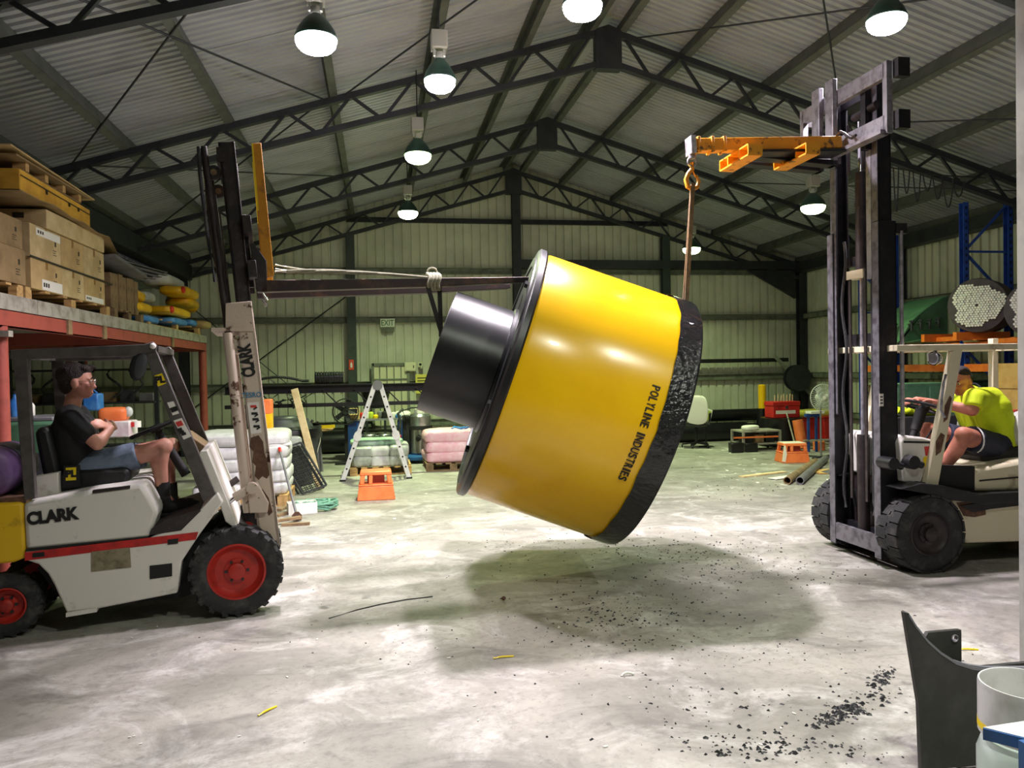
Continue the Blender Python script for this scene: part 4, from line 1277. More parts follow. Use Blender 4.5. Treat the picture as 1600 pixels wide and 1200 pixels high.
def fork_slings():
    A = LT.matrix_basis
    p = A @ on(LT, -.25, 676, 441)
    t = thing('lifting_sling', 'dark webbing sling knotted over the fork and looped into the black spigot', 'sling', (p.x, p.y, 1.9))
    q = HOP_C - HOP_AX * .49 + u_ * .455
    c = HOP_C - HOP_AX * .51
    inner = Vector((c.x, c.y, c.z)) + u_ * .44
    W = dict(world=True)
    for dx, dy in ((-.05, -.07), (.055, .06)):
        s0 = p + Vector((dx, dy * .6, .0))
        part('strap', MB().bar(s0, Vector((p.x + .06, p.y + dy, 1.92)), .034, .010, up=(0, 1, 0)), 'sling_dark', t, **W)
    part('strap', MB().tube([Vector((p.x + .06, p.y - .06, 1.93)), Vector((p.x + .10, p.y - .02, 1.90)), inner + Vector((.03, 0, -.01)), inner - HOP_AX * -.2], .014, 6), 'sling_dark', t, **W)
    mb = MB()
    for k in range(4):
        ph = k * .5
        mb.tube([p + Vector((-.03 + .025 * k + .01 * math.sin(3 * a), .075 * math.cos(a), -.0 + (.06) * math.sin(a) + .005)) for a in [2 * math.pi * i / 16 for i in range(16)]], .013, 6, closed=True)
    mb.tube([p + Vector((.035 * math.cos(a), .02, .085 + .028 * math.sin(a))) for a in [2 * math.pi * i / 14 for i in range(14)]], .009, 6, closed=True)
    part('knot', mb, 'rope_grey', t, **W)
fork_slings()
mb = MB()
A = LT.matrix_basis
for k in range(5):
    pts = []
    for i in range(15):
        f = i / 14
        px = 430 + (676 - 430) * f
        py = 414 + 2.0 * k + 20 * f - 2 * k * f + 7 * math.sin(math.pi * f * 1.3 + k * .7) * (1 - f)
        z = A @ on(LT, -.25 + .05 * math.sin(k + f * 5), px, py)
        pts.append(z)
    mb.tube(pts, .009, 6)
solo('tie_rope', mb, 'rope_grey', 'bundle of pale grey ropes stretched from the mast along the fork', 'rope')
# ---------------------------------------------------------------- people
def hand(mb, wrist, direction, palm_n, curl=.6, spread=.012, scale=1.0, thumb=1):
    """palm with four bent fingers and a thumb, added to a body mesh"""
    w0 = Vector(wrist)
    d = Vector(direction).normalized()
    n = Vector(palm_n)
    n = (n - d * n.dot(d)).normalized()
    s = d.cross(n).normalized()
    L = .085 * scale
    for k in (-1, -.33, .33, 1):
        mb.cone2(w0 + s * (.012 * k), .018 * scale, w0 + d * L + s * (.027 * k * scale), .0125 * scale, 8)
    for k, ln in ((-1, .9), (-.33, 1.05), (.33, 1.0), (1, .78)):
        p = w0 + d * L + s * (.029 * k * scale)
        dd = d
        for j, seg in enumerate((.036, .026, .020)):
            ang = curl * (.7 + .25 * j)
            dd = (dd * math.cos(ang) + n * math.sin(ang)).normalized()
            q = p + dd * (seg * ln * scale)
            mb.cone2(p, (.0105 - .0008 * j) * scale, q, (.0095 - .0008 * j) * scale, 8)
            p = q
            nn = (n - dd * n.dot(dd))
    p = w0 + d * (.025 * scale) + s * (thumb * .022)
    q = p + (d * .5 + s * thumb * .75 + n * .35).normalized() * (.045 * scale)
    r = q + (d * .85 + s * thumb * .1 + n * .5).normalized() * (.032 * scale)
    mb.cone2(p, .014 * scale, q, .0115 * scale, 8)
    mb.cone2(q, .0115 * scale, r, .0095 * scale, 8)

def head_shape(mb, c, f, up, k=1.0):
    """skull, jaw, nose, ears, brows; c: centre, f: facing, up: up"""
    c = Vector(c)
    f = Vector(f).normalized()
    s = f.cross(Vector(up)).normalized()
    u = s.cross(f)
    R3 = Matrix((f, s, u)).transposed()
    e = lambda o, r: mb.ell(c + f * (o[0] * k) + s * (o[1] * k) + u * (o[2] * k), tuple(v * k for v in r), 18, 12, R3)
    e((-.012, 0, .028), (.098, .076, .090))
    e((.022, 0, -.03), (.070, .062, .080))
    e((.048, 0, -.075), (.040, .042, .032))
    e((.068, 0, .022), (.022, .054, .014))
    e((.086, 0, -.012), (.016, .011, .030))
    e((.099, 0, -.032), (.015, .015, .013))
    e((.078, 0, -.064), (.014, .027, .008))
    e((.075, 0, -.077), (.014, .023, .008))
    for sd in (-1, 1):
        e((-.010, sd * .077, -.012), (.022, .010, .034))
        e((.055, sd * .038, -.022), (.026, .022, .020))
    return c, f, s, u, R3

def face_bits(P, c, f, s, u, R3, k=1.0, glasses=False):
    for sd in (-1, 1):
        ey = part('eye', MB().ell(c + f * .079 * k + s * sd * .031 * k + u * .006 * k, (.010, .013, .008), 12, 8, R3), 'eye_white', P)
        part('iris', MB().ell(c + f * .0875 * k + s * sd * .031 * k + u * .006 * k, (.003, .0055, .0055), 10, 6, R3), 'ink', ey)
        part('eyebrow', MB().tube([c + f * .089 * k + s * sd * (.016 + .014 * i) * k + u * (.026 + .004 * math.sin(i)) * k for i in range(3)], .005, 6), 'hair', P)
    part('lips', MB().ell(c + f * .087 * k - u * .070 * k, (.006, .022, .007), 12, 8, R3), 'skin_red', P)
    if glasses:
        g = MB()
        for sd in (-1, 1):
            o = c + f * .100 * k + s * sd * .032 * k + u * .004 * k
            g.tube([o + s * (.024 * math.cos(a)) + u * (.018 * math.sin(a)) for a in [2 * math.pi * i / 16 for i in range(16)]], .002, 6, closed=True)
            g.tube([o + s * sd * .024, c + f * .02 + s * sd * .076 + u * .008, c - f * .02 + s * sd * .080 + u * .0], .002, 6)
        gl = part('glasses', g, 'chrome', P)
        for sd in (-1, 1):
            o = c + f * .100 * k + s * sd * .032 * k + u * .004 * k
            part('lens', MB().ell(o, (.0012, .022, .016), 14, 8, R3), 'glass_lens', gl)

def driver_left():
    T = LT
    base = T.matrix_basis @ on(T, 0, 120, 745)
    P = thing('person', 'man in black t-shirt, blue-grey shorts and glasses sitting with folded arms on the left forklift', 'person', base, R(8))
    Tm, Pi = T.matrix_basis, P.matrix_basis.inverted()
    def q(y, px, py):
        return Pi @ (Tm @ on(T, y, px, py))
    # joints, -y is the side nearest the camera
    hipc, chest, neck = q(0, 122, 738), q(0, 117, 672), q(0, 111, 640)
    hc = q(0, 121, 597)
    body = MB()
    head_shape(body, hc, (1, .10, -.02), (0, 0, 1), 1.08)
    body.cone2(neck + Vector((0, 0, -.02)), .058, hc + Vector((-.015, 0, -.06)), .052)
    for y in (-.07, 0, .07):
        body.cone2(hipc + Vector((0, y, 0)), .115, chest + Vector((0, y * 1.2, 0)), .118, 16)
    SH = {}
    for sd in (-1, 1):
        sh = q(sd * .19, 112, 656)
        body.cone2(chest + Vector((-.01, sd * .08, .08)), .09, sh, .06)
        SH[sd] = sh
    # near arm: upper arm down and forward, forearm folded up across the chest
    el = q(-.24, 152, 694)
    wr = q(-.10, 172, 670)
    body.cone2(SH[-1], .056, el, .043)
    body.cone2(el, .043, wr, .032)
    hand(body, wr, (.15, .9, .25), (-.8, .2, -.3), .75, thumb=1)
    # far arm
    el2, wr2 = q(.24, 158, 690), q(-.08, 168, 668)
    body.cone2(SH[1], .056, el2, .043)
    body.cone2(el2, .043, wr2, .032)
    hand(body, wr2, (-.2, -.9, .35), (-.7, -.2, -.3), .6, thumb=-1)
    # legs
    feet = {}
    for sd, kx in ((-1, 0), (1, 12)):
        hp = q(sd * .10, 128, 736)
        kn = q(sd * .15, 254 + kx, 699 - kx * .1)
        an = q(sd * .14, 255 + kx, 773)
        body.cone2(hp, .098, kn, .062)
        body.ell(kn + Vector((.012, 0, .005)), (.058, .055, .062), 14, 10)
        body.cone2(kn, .056, kn.lerp(an, .35) + Vector((-.025, 0, 0)), .058)
        body.cone2(kn.lerp(an, .35) + Vector((-.022, 0, 0)), .056, an, .036)
        body.cone2(an, .036, an + Vector((.06, 0, -.07)), .028)
        feet[sd] = an
    fused('body', body, 'skin', P, .0075, 5)
    c, f, s, u, R3 = head_shape(MB(), hc, (1, .10, -.02), (0, 0, 1), 1.08)
    face_bits(P, c, f, s, u, R3, 1.08, glasses=True)
    # hair: cap with fringe, short back and sides
    hb = MB()
    e = lambda o, r: hb.ell(c + f * o[0] + s * o[1] + u * o[2], r, 20, 12, R3)
    e((-.030, 0, .050), (.108, .090, .092))
    e((-.062, 0, .000), (.062, .084, .088))
    e((.045, 0, .092), (.052, .070, .034))
    e((-.030, 0, .010), (.030, .087, .050))
    for i in range(22):
        a = rnd.uniform(-1, 1)
        p = c + f * (.03 + rnd.uniform(-.1, .06)) + s * (a * .075) + u * (.105 + rnd.uniform(0, .015) - .035 * abs(a))
        hb.cone2(p, .018, p + f * .025 + u * rnd.uniform(-.012, .006), .010, 8)
    fused('hair', hb, 'hair', P, .007, 2)
    # t-shirt
    sh = MB()
    for y in (-.08, 0, .08):
        sh.cone2(hipc + Vector((.0, y, .02)), .128, chest + Vector((0, y * 1.2, 0)), .132, 16)
    for sd in (-1, 1):
        sh.cone2(chest + Vector((-.01, sd * .08, .085)), .10, SH[sd], .074)
        t_ = el if sd < 0 else el2
        sh.cone2(SH[sd], .074, SH[sd].lerp(t_, .58), .066)
    sh.cone2(neck + Vector((0, 0, -.055)), .085, neck + Vector((0, 0, -.015)), .066)
    fused('t_shirt', sh, 'shirt_black', P, .0095, 4)
    # shorts
    so = MB()
    so.cone2(hipc + Vector((.01, -.07, -.01)), .128, hipc + Vector((.01, .07, -.01)), .128)
    for sd, kx in ((-1, 0), (1, 12)):
        hp, kn = q(sd * .10, 128, 736), q(sd * .15, 254 + kx, 699)
        so.cyl(hp, hp.lerp(kn, .70), .118, .094, 18)
        so.ell(hp, (.118,) * 3, 16, 10)
    fused('shorts', so, 'shorts_blue', P, .010, 3)
    for sd in (-1, 1):
        an = feet[sd]
        part('sock', MB().cyl(an + Vector((.0, 0, .09)), an + Vector((.0, 0, -.03)), .046, .050, 16), 'boot', P)
        bt = MB()
        bt.cone2(an + Vector((0, 0, -.03)), .055, an + Vector((.02, 0, -.075)), .052)
        bt.cone2(an + Vector((.01, 0, -.085)), .050, an + Vector((.20, 0, -.095)), .045)
        bt.cone2(an + Vector((.12, 0, -.075)), .045, an + Vector((.21, 0, -.095)), .042)
        b = fused('boot', bt, 'boot', P, .008, 3)
        part('sole', MB().prism([(an.x - .06, an.z - .15), (an.x + .25, an.z - .15), (an.x + .255, an.z - .125), (an.x - .06, an.z - .125)], an.y - .045, an.y + .045), 'black_matte', b, bevel=.01)
driver_left()

def driver_right():
    T = RTK
    base = T.matrix_basis @ on(T, 0, 1545, 705)
    P = thing('person', 'man in yellow hi-vis polo shirt and navy shorts steering the right forklift', 'person', base, R(181))
    Tm, Pi = T.matrix_basis, P.matrix_basis.inverted()
    def q(y, px, py):
        return Pi @ (Tm @ on(T, y, px, py))
    hipc, chest, neck = q(0, 1546, 694), q(0, 1534, 638), q(0, 1514, 612)
    hc = q(.02, 1500, 596)
    fdir, udir = (.90, .36, -.34), (.32, .0, 1)
    body = MB()
    head_shape(body, hc, fdir, udir, 1.04)
    body.cone2(neck + Vector((-.02, 0, -.02)), .066, hc + Vector((-.02, -.01, -.04)), .058)
    for y in (-.08, 0, .08):
        body.cone2(hipc + Vector((0, y, 0)), .13, chest + Vector((0, y * 1.2, 0)), .13, 16)
    SH = {}
    arms = {1: ((.23, 1522, 622), (.27, 1519, 641), (.10, 1471, 630)), -1: ((-.22, 1516, 620), (-.25, 1478, 634), (-.14, 1432, 626))}
    for sd, (a, b, c_) in arms.items():
        sh, el, wr = q(*a), q(*b), q(*c_)
        SH[sd] = (sh, el, wr)
        body.cone2(chest + Vector((0, sd * .09, .07)), .10, sh, .068)
        body.cone2(sh, .066, el, .05)
        body.cone2(el, .05, wr, .036)
        d = (wr - el).normalized()
        hand(body, wr, d + Vector((.15, -sd * .1, .05)), (0.25, 0, -1), .62, scale=1.08, thumb=-sd)
    feet = {}
    legs = {1: ((.13, 1548, 698), (.36, 1506, 680), (.24, 1462, 745)), -1: ((-.12, 1545, 698), (-.18, 1450, 672), (-.16, 1440, 745))}
    for sd, (a, b, c_) in legs.items():
        hp, kn, an = q(*a), q(*b), q(*c_)
        feet[sd] = (hp, kn, an)
        body.cone2(hp, .105, kn, .07)
        body.ell(kn + Vector((.01, 0, .005)), (.064, .064, .066), 14, 10)
        body.cone2(kn, .062, kn.lerp(an, .35) + Vector((-.02, 0, 0)), .064)
        body.cone2(kn.lerp(an, .35) + Vector((-.02, 0, 0)), .062, an, .040)
        body.cone2(an, .040, an + Vector((.05, 0, -.06)), .03)
    fused('body', body, 'skin_red', P, .0075, 5)
    c, f, s, u, R3 = head_shape(MB(), hc, fdir, udir, 1.04)
    face_bits(P, c, f, s, u, R3, 1.04)
    hb = MB()
    e = lambda o, r: hb.ell(c + f * o[0] + s * o[1] + u * o[2], r, 20, 12, R3)
    e((-.026, 0, .058), (.100, .080, .068))
    e((-.060, 0, .010), (.058, .078, .072))
    fused('hair', hb, 'hair', P, .007, 2)
    sh = MB()
    for y in (-.09, 0, .09):
        sh.cone2(hipc + Vector((-.005, y, .09)), .146, chest + Vector((-.005, y * 1.2, 0)), .148, 16)
        sh.cone2(hipc + Vector((-.05, y, .0)), .11, hipc + Vector((-.02, y, .1)), .13, 16)
    for sd in (-1, 1):
        a, b, _ = SH[sd]
        sh.cone2(chest + Vector((0, sd * .09, .075)), .115, a, .086)
        sh.cyl(a, a.lerp(b, .85) + Vector((0, 0, 0)), .086, .080, 16)
    sh.cone2(neck + Vector((-.04, 0, -.05)), .10, neck + Vector((-.02, 0, -.02)), .078)
    o = fused('polo_shirt', sh, 'hivis', P, .0095, 4)
    part('collar', MB().lathe([(.072, -.02), (.086, -.025), (.080, .025), (.070, .02)], neck + Vector((-.025, 0, .0)), (hc - neck), 24, closed=True), 'navy', o)
    part('badge', MB().obox(chest + Vector((.10, .13, .07)), (.004, .008, 0), (-.012, .03, 0), (0, 0, .018)), 'ink', o)
    # navy hem band and shorts
    hm = MB()
    for y in (-.09, 0, .09):
        hm.cone2(hipc + Vector((.035, y, .05)), .145, hipc + Vector((.035, y, .075)), .143, 16)
    fused('hem_band', hm, 'navy', P, .010, 3)
    so = MB()
    so.cone2(hipc + Vector((.01, -.08, -.02)), .14, hipc + Vector((.01, .08, -.02)), .14)
    for sd in (-1, 1):
        hp, kn, an = feet[sd]
        so.cyl(hp, hp.lerp(kn, .72), .128, .108, 18)
        so.ell(hp, (.128,) * 3, 16, 10)
    sh_ = fused('shorts', so, 'navy', P, .010, 3)
    hp, kn, an = feet[1]
    for k in (0, .022):
        pts = []
        for i in range(9):
            a = -1.2 + 2.4 * i / 8
            ctr = hp.lerp(kn, .66 - k)
            ax, sx, ux = basis(kn - hp)
            pts.append(ctr + (Vector((0, 1, 0)) * math.cos(a) + Vector((0, 0, 1)) * math.sin(a)) * .112)
        part('side_stripe', MB().tube(pts, .004, 6), 'white_fabric', sh_)
    for sd in (-1, 1):
        an = feet[sd][2]
        bt = MB()
        bt.cone2(an + Vector((0, 0, .05)), .055, an + Vector((.0, 0, -.05)), .052)
        bt.cone2(an + Vector((.0, 0, -.055)), .048, an + Vector((.18, 0, -.07)), .042)
        fused('boot', bt, 'boot', P, .008, 3)
driver_right()
# ---------------------------------------------------------------- mezzanine and its goods
MX, MZ = -3.02, 2.36
def mezzanine():
    t = thing('mezzanine', 'storage mezzanine with red steel frame and grey deck along the left side', 'mezzanine', (MX, 10.6, 0))
    W = dict(world=True)
    y0, y1 = 5.6, 14.55
    for i in range(9):
        a = y0 + (y1 - y0) * i / 9
        part('deck_panel', MB().box(ANX + .15, MX, a + .004, a + (y1 - y0) / 9 - .004, MZ - .13, MZ), 'deck_edge', t, **W)
    part('edge_beam', MB().channel((MX - .05, y0, MZ - .20), (MX - .05, y1, MZ - .20), .08, .15, up=(0, 0, 1), flip=-1), 'red_oxide', t, **W)
    part('rear_beam', MB().box(-5.3, -5.2, y0, y1, MZ - .30, MZ - .13), 'red_oxide', t, **W)
    for y in (6.93, 10.75, y1 - .06):
        part('cross_beam', MB().box(ANX + .2, MX - .08, y - .04, y + .04, MZ - .28, MZ - .13), 'red_oxide', t, **W)
    for i, y in enumerate((8.3, 9.3, 12.2)):
        part('beam_cleat', MB().box(MX - .01, MX + .012, y - .05, y + .05, MZ - .275, MZ - .13), 'timber_old', t, **W)
    for x, y in ((MX - .06, 6.98), (MX - .06, y1 - .1), (-4.62, 13.2), (-5.25, 6.9), (-5.25, 14.3)):
        part('post', MB().cyl((x, y, 0), (x, y, MZ - .27), .066, n=24), 'red_oxide', t, **W)
        part('base_plate', MB().box(x - .13, x + .13, y - .13, y + .13, 0, .015), 'red_oxide', t, **W)
    part('pipe_bracket', MB().box(MX - .3, MX + .05, 6.9, 6.98, 2.0, 2.05), 'deck_edge', t, **W)
mezzanine()

def pallet(x0, x1, y0, y1, z, label, along='y', m='timber', h=.12):
    t = thing('pallet', label, 'pallet', ((x0 + x1) / 2, (y0 + y1) / 2, z))
    W = dict(world=True)
    n = 6
    for i in range(n):
        if along == 'y':
            a = y0 + (y1 - y0 - .1) * i / (n - 1)
            part('slat', MB().box(x0, x1, a, a + .1, z + h - .02, z + h), m, t, **W)
        else:
            a = x0 + (x1 - x0 - .1) * i / (n - 1)
            part('slat', MB().box(a, a + .1, y0, y1, z + h - .02, z + h), m, t, **W)
    for i in range(3):
        if along == 'y':
            a = x0 + (x1 - x0 - .07) * i / 2
            for j in range(3):
                b = y0 + (y1 - y0 - .12) * j / 2
                part('block', MB().box(a, a + .07, b, b + .12, z + .018, z + h - .02), m, t, **W)
            part('bottom_board', MB().box(a, a + .07, y0, y1, z, z + .018), m, t, **W)
        else:
            a = y0 + (y1 - y0 - .07) * i / 2
            for j in range(3):
                b = x0 + (x1 - x0 - .12) * j / 2
                part('block', MB().box(b, b + .12, a, a + .07, z + .018, z + h - .02), m, t, **W)
            part('bottom_board', MB().box(x0, x1, a, a + .07, z, z + .018), m, t, **W)
    return t

def carton(x0, x1, y0, y1, z0, z1, m, label, sticker=None, group=None, tape=True):
    """cardboard box; the face towards +x shows"""
    t = thing('carton', label, 'carton', ((x0 + x1) / 2, (y0 + y1) / 2, z0), group=group)
    W = dict(world=True)
    part('box', MB().box(x0, x1, y0 + .004, y1 - .004, z0, z1), m, t, bevel=.006, **W)
    if tape:
        ym = (y0 + y1) / 2
        part('tape', MB().box(x0 - .001, x1 + .002, ym - .025, ym + .025, z1 - .0005, z1 + .0015).box(x1 - .0005, x1 + .002, ym - .025, ym + .025, z1 - .08, z1), 'tape', t, **W)
    if sticker:
        a, b, c, d = sticker
        part('paper_label', MB().box(x1 - .0005, x1 + .003, a, b, c, d), 'paper', t, **W)
        mk = MB()
        for i in range(3):
            mk.box(x1 + .0028, x1 + .004, a + .03 + i * .05, a + .06 + i * .05, c + (d - c) * .3, c + (d - c) * .7)
        part('print_lines', mk, 'ink', t, **W)
    mk = MB()
    mk.box(x1 - .0005, x1 + .002, y1 - .15, y1 - .12, z0 + (z1 - z0) * .55, z0 + (z1 - z0) * .70)
    for i in range(3):
        mk.box(x1 - .0005, x1 + .002, y1 - .20, y1 - .12 - .02 * (i % 2), z0 + (z1 - z0) * (.40 - .07 * i), z0 + (z1 - z0) * (.42 - .07 * i))
    part('print', mk, 'strap_dark', t, **W)
    return t
pz = MZ
pallet(-4.35, -3.1, 7.55, 9.75, pz, 'timber pallet under the big cartons on the mezzanine')
z0 = pz + .125
XS = -3.12
carton(-4.3, XS, 7.72, 8.42, z0, z0 + .29, 'carton', 'nearest carton of the lower row on the mezzanine, long white label along its foot', (7.95, 8.42, z0 + .01, z0 + .11))
carton(-4.3, XS, 8.42, 9.02, z0, z0 + .29, 'carton_pale', 'middle carton of the lower row on the mezzanine pallet')
carton(-4.3, XS, 9.02, 9.66, z0, z0 + .29, 'carton', 'far carton of the lower row on the mezzanine, small white label at its foot', (9.05, 9.6, z0 + .01, z0 + .07))
z1 = z0 + .293
carton(-4.3, XS, 7.72, 8.42, z1, z1 + .31, 'carton_pale', 'nearest carton of the upper row on the mezzanine, white strip along its top', (7.85, 8.4, z1 + .22, z1 + .29))
carton(-4.3, XS, 8.42, 9.02, z1, z1 + .31, 'carton', 'middle carton of the upper row on the mezzanine pallet')
carton(-4.3, XS, 9.02, 9.66, z1, z1 + .31, 'carton_pale', 'far carton of the upper row on the mezzanine, beside the stacked boards')
z2 = z1 + .313
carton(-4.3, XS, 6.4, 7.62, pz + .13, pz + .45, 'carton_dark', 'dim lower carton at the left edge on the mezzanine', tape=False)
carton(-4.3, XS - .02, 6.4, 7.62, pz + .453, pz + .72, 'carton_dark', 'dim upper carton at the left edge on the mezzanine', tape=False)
pallet(-4.35, -3.1, 6.3, 7.5, pz, 'timber pallet at the left edge of the mezzanine')
solo('strap', MB().bar((XS + .008, 7.70, z1 + .0), (XS + .008, 9.9, z1 - .02), .008, .018), 'strap_dark', 'dark strap drawn along the middle of the carton rows', 'strap')
# flat, slightly tipped carton on top and the yellow crate above it
def tipped(name, m, y0, y1, zb0, zb1, h, x0, x1, label, cat):
    t = thing(name, label, cat, ((x0 + x1) / 2, (y0 + y1) / 2, zb0))
    n = Vector((0, y1 - y0, zb1 - zb0)).normalized()
    u = Vector((1, 0, 0)).cross(n)
    c = Vector(((x0 + x1) / 2, (y0 + y1) / 2, (zb0 + zb1) / 2)) + u * (h / 2)
    part('box', MB().obox(c, Vector(((x1 - x0) / 2, 0, 0)), n * ((y1 - y0) / 2), u * (h / 2)), m, t, world=True, bevel=.008)
    return t, c, n, u
t, c, n, u = tipped('flat_carton', 'carton_pale', 8.05, 9.62, z2 + .005, z2 + .005, .18, -4.35, XS + .02, 'long flat carton lying on the upper carton row', 'carton')
part('lid_fold', MB().obox(c + Vector((.60, 0, .05)), (.004, 0, 0), n * .78, u * .002), 'strap_dark', t, world=True)
mk = MB()
for i in range(4):
    mk.box(-4.0 + i * .2, -3.9 + i * .2, 8.045, 8.05, z2 + .10, z2 + .15)
part('print', mk, 'strap_dark', t, world=True)
sheet = MB()
ys = [7.3 + i * .25 for i in range(12)]
vs, fs = [], []
for i, y in enumerate(ys):
    zz_ = z2 + .195 + .02 * math.sin(i * .55) - (.10 if i > 9 else 0) * (i - 9)
    for x in (-4.4, XS + .10 - .02 * (i % 3)):
        vs += [(x, y, zz_), (x, y, zz_ + .008)]
for i in range(len(ys) - 1):
    a = 4 * i
    b = a + 4
    fs += [(a, a + 2, b + 2, b), (a + 1, b + 1, b + 3, a + 3), (a + 2, a + 3, b + 3, b + 2), (a, b, b + 1, a + 1)]
solo('cardboard_sheet', MB().add(vs, fs), 'carton_dark', 'wavy cardboard sheet sticking out under the yellow crate', 'cardboard')
z3 = z2 + .225
t, c, n, u = tipped('yellow_crate', 'carton_yellow', 7.55, 9.25, z3, z3 - .02, .22, -3.70, XS, 'long yellow cardboard crate near the top of the carton stack', 'crate')
part('seam', MB().obox(c + Vector((.30, 0, .05)), (.003, 0, 0), n * .85, u * .004), 'strap_dark', t, world=True)
for k in (-.3, .25, .5):
    part('staple', MB().obox(c + Vector((.30, k, .03)), (.004, 0, 0), n * .012, u * .02), 'strap_dark', t, world=True)
t = thing('slatted_tray', 'open wooden slat tray on the very top of the carton stack', 'tray', (-3.7, 8.35, z3 + .22))
zt = z3 + .22
part('bottom_board', MB().box(-3.7, XS - .02, 7.65, 9.05, zt, zt + .015), 'timber_old', t, world=True)
part('top_board', MB().box(-3.7, XS + .02, 7.45, 9.2, zt + .09, zt + .105), 'carton_dark', t, world=True)
for k in range(4):
    y = 7.7 + k * .42
    part('spacer_block', MB().box(XS - .12, XS - .01, y, y + .07, zt + .015, zt + .09), 'timber', t, world=True)
    part('spacer_block', MB().box(-3.7, -3.62, y, y + .07, zt + .015, zt + .09), 'timber', t, world=True)
solo('cardboard_sheet', MB().obox((-3.40, 8.35, zt + .122), (.3, 0, .012), (0, 1.0, -.02), (0, 0, .006)), 'carton', 'cardboard flap lying on top of the wooden slat tray', 'cardboard')

# board stack, grey sheets, steel angles
pallet(-4.2, -3.08, 9.85, 11.0, pz, 'timber pallet under the upright grey boards', m='timber_old')
for i in range(7):
    y = 9.86 + i * .155
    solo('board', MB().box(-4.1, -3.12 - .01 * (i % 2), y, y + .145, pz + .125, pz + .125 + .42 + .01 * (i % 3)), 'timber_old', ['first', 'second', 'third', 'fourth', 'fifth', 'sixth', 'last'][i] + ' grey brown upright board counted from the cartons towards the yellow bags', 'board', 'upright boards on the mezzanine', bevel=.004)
solo('grey_sheet', MB().obox((-3.5, 10.3, pz + .62), (.5, 0, .05), (0, .62, -.05), (0, .002, .02)), 'grey_sheet', 'dark grey sheet lying across the upright boards', 'sheet')
for i in range(4):
    z = pz + .70 + .045 * i
    solo('steel_angle', MB().channel((-3.9 + .1 * i, 9.9 + .1 * i, z + .02), (-3.15 + .04 * i, 11.5 + .15 * i, z - .05), .07, .05), 'grey_sheet', ['lowest', 'second lowest', 'second highest', 'topmost'][i] + ' of the grey steel channels sticking out above the bags', 'steel channel', 'steel channels on the mezzanine')

# bags on a far pallet; front faces along x = -3.1
pallet(-4.1, -3.06, 11.15, 14.2, pz, 'timber pallet under the blue and yellow bags', m='timber')
def bag(px, py, x, lx, ly, lz, rz, m, label, group, seed, logo=True):
    c = atX(px, py, -3.2)
    c.x = x
    t = thing('bag', label, 'bag', (c.x, c.y, c.z - lz / 2), group=group)
    part('sack', MB().sack(c, lx, ly, lz, rz, seed), m, t, world=True)
    if logo:
        d = Matrix.Rotation(rz, 3, 'Z') @ Vector((0, -ly / 2 + .1, 0))
        part('print', MB().ell(c + d + Vector((lx / 2 * .80, 0, 0)), (.035, .07, .055), 14, 8), 'bag_logo', t, world=True)
    return t
Gy = 'yellow bags on the mezzanine'
bag(284, 458, -3.22, .42, 1.25, .16, 0, 'bag_yellow', 'top yellow bag of the pile, long and round', Gy, 1)
bag(295, 474, -3.30, .44, .95, .15, .05, 'bag_yellow', 'yellow bag in the middle of the pile, clear wrap on its side', Gy, 2, False)
bag(264, 488, -3.20, .44, 1.30, .14, 0, 'bag_yellow', 'lowest long yellow bag, resting on the blue bags', Gy, 3)
bag(215, 462, -3.35, .42, .75, .15, .1, 'bag_yellow', 'upper short yellow bag beside the upright boards', Gy, 4, False)
bag(218, 481, -3.30, .42, .85, .15, .1, 'bag_yellow', 'lower short yellow bag beside the upright boards', Gy, 5, False)
bag(303, 468, -3.45, .40, .70, .15, .3, 'bag_yellow', 'small yellow bag at the far upper end of the pile', Gy, 6)
bag(307, 482, -3.40, .40, .65, .14, .3, 'bag_yellow', 'small yellow bag at the far lower end of the pile', Gy, 7, False)
Gb = 'blue bags on the mezzanine'
bag(224, 500, -3.25, .42, .72, .12, 0, 'bag_blue', 'blue bag nearest the cartons, bottom of the pile', Gb, 8, False)
bag(265, 503, -3.22, .42, .95, .12, 0, 'bag_blue', 'blue bag in the middle of the bottom layer', Gb, 9, False)
bag(292, 505, -3.25, .40, .55, .12, .1, 'bag_blue', 'blue bag at the far end of the bottom layer', Gb, 10, False)
Gw = 'white bags on the mezzanine'
bag(280, 441, -3.45, .45, 1.25, .20, .0, 'bag_white', 'big white bag lying on top of the yellow bags', Gw, 11, False)
bag(312, 462, -3.55, .40, .55, .34, .2, 'bag_clear', 'pale clear bag standing at the far end of the pile', Gw, 12, False)
bag(243, 464, -3.45, .42, .55, .16, .0, 'bag_clear', 'crumpled grey bag behind the white bag', Gw, 13, False)
c = atX(312, 508, -3.15)
solo('brown_bag', MB().sack(c, .35, .5, .14, 0, 21), 'carton', 'brown paper bag at the far corner of the mezzanine', 'bag')
solo('brown_box', MB().box(-3.6, -3.1, 14.22, 14.5, pz + .0, pz + .10), 'carton_dark', 'low brown box at the far end of the mezzanine', 'box', bevel=.01)

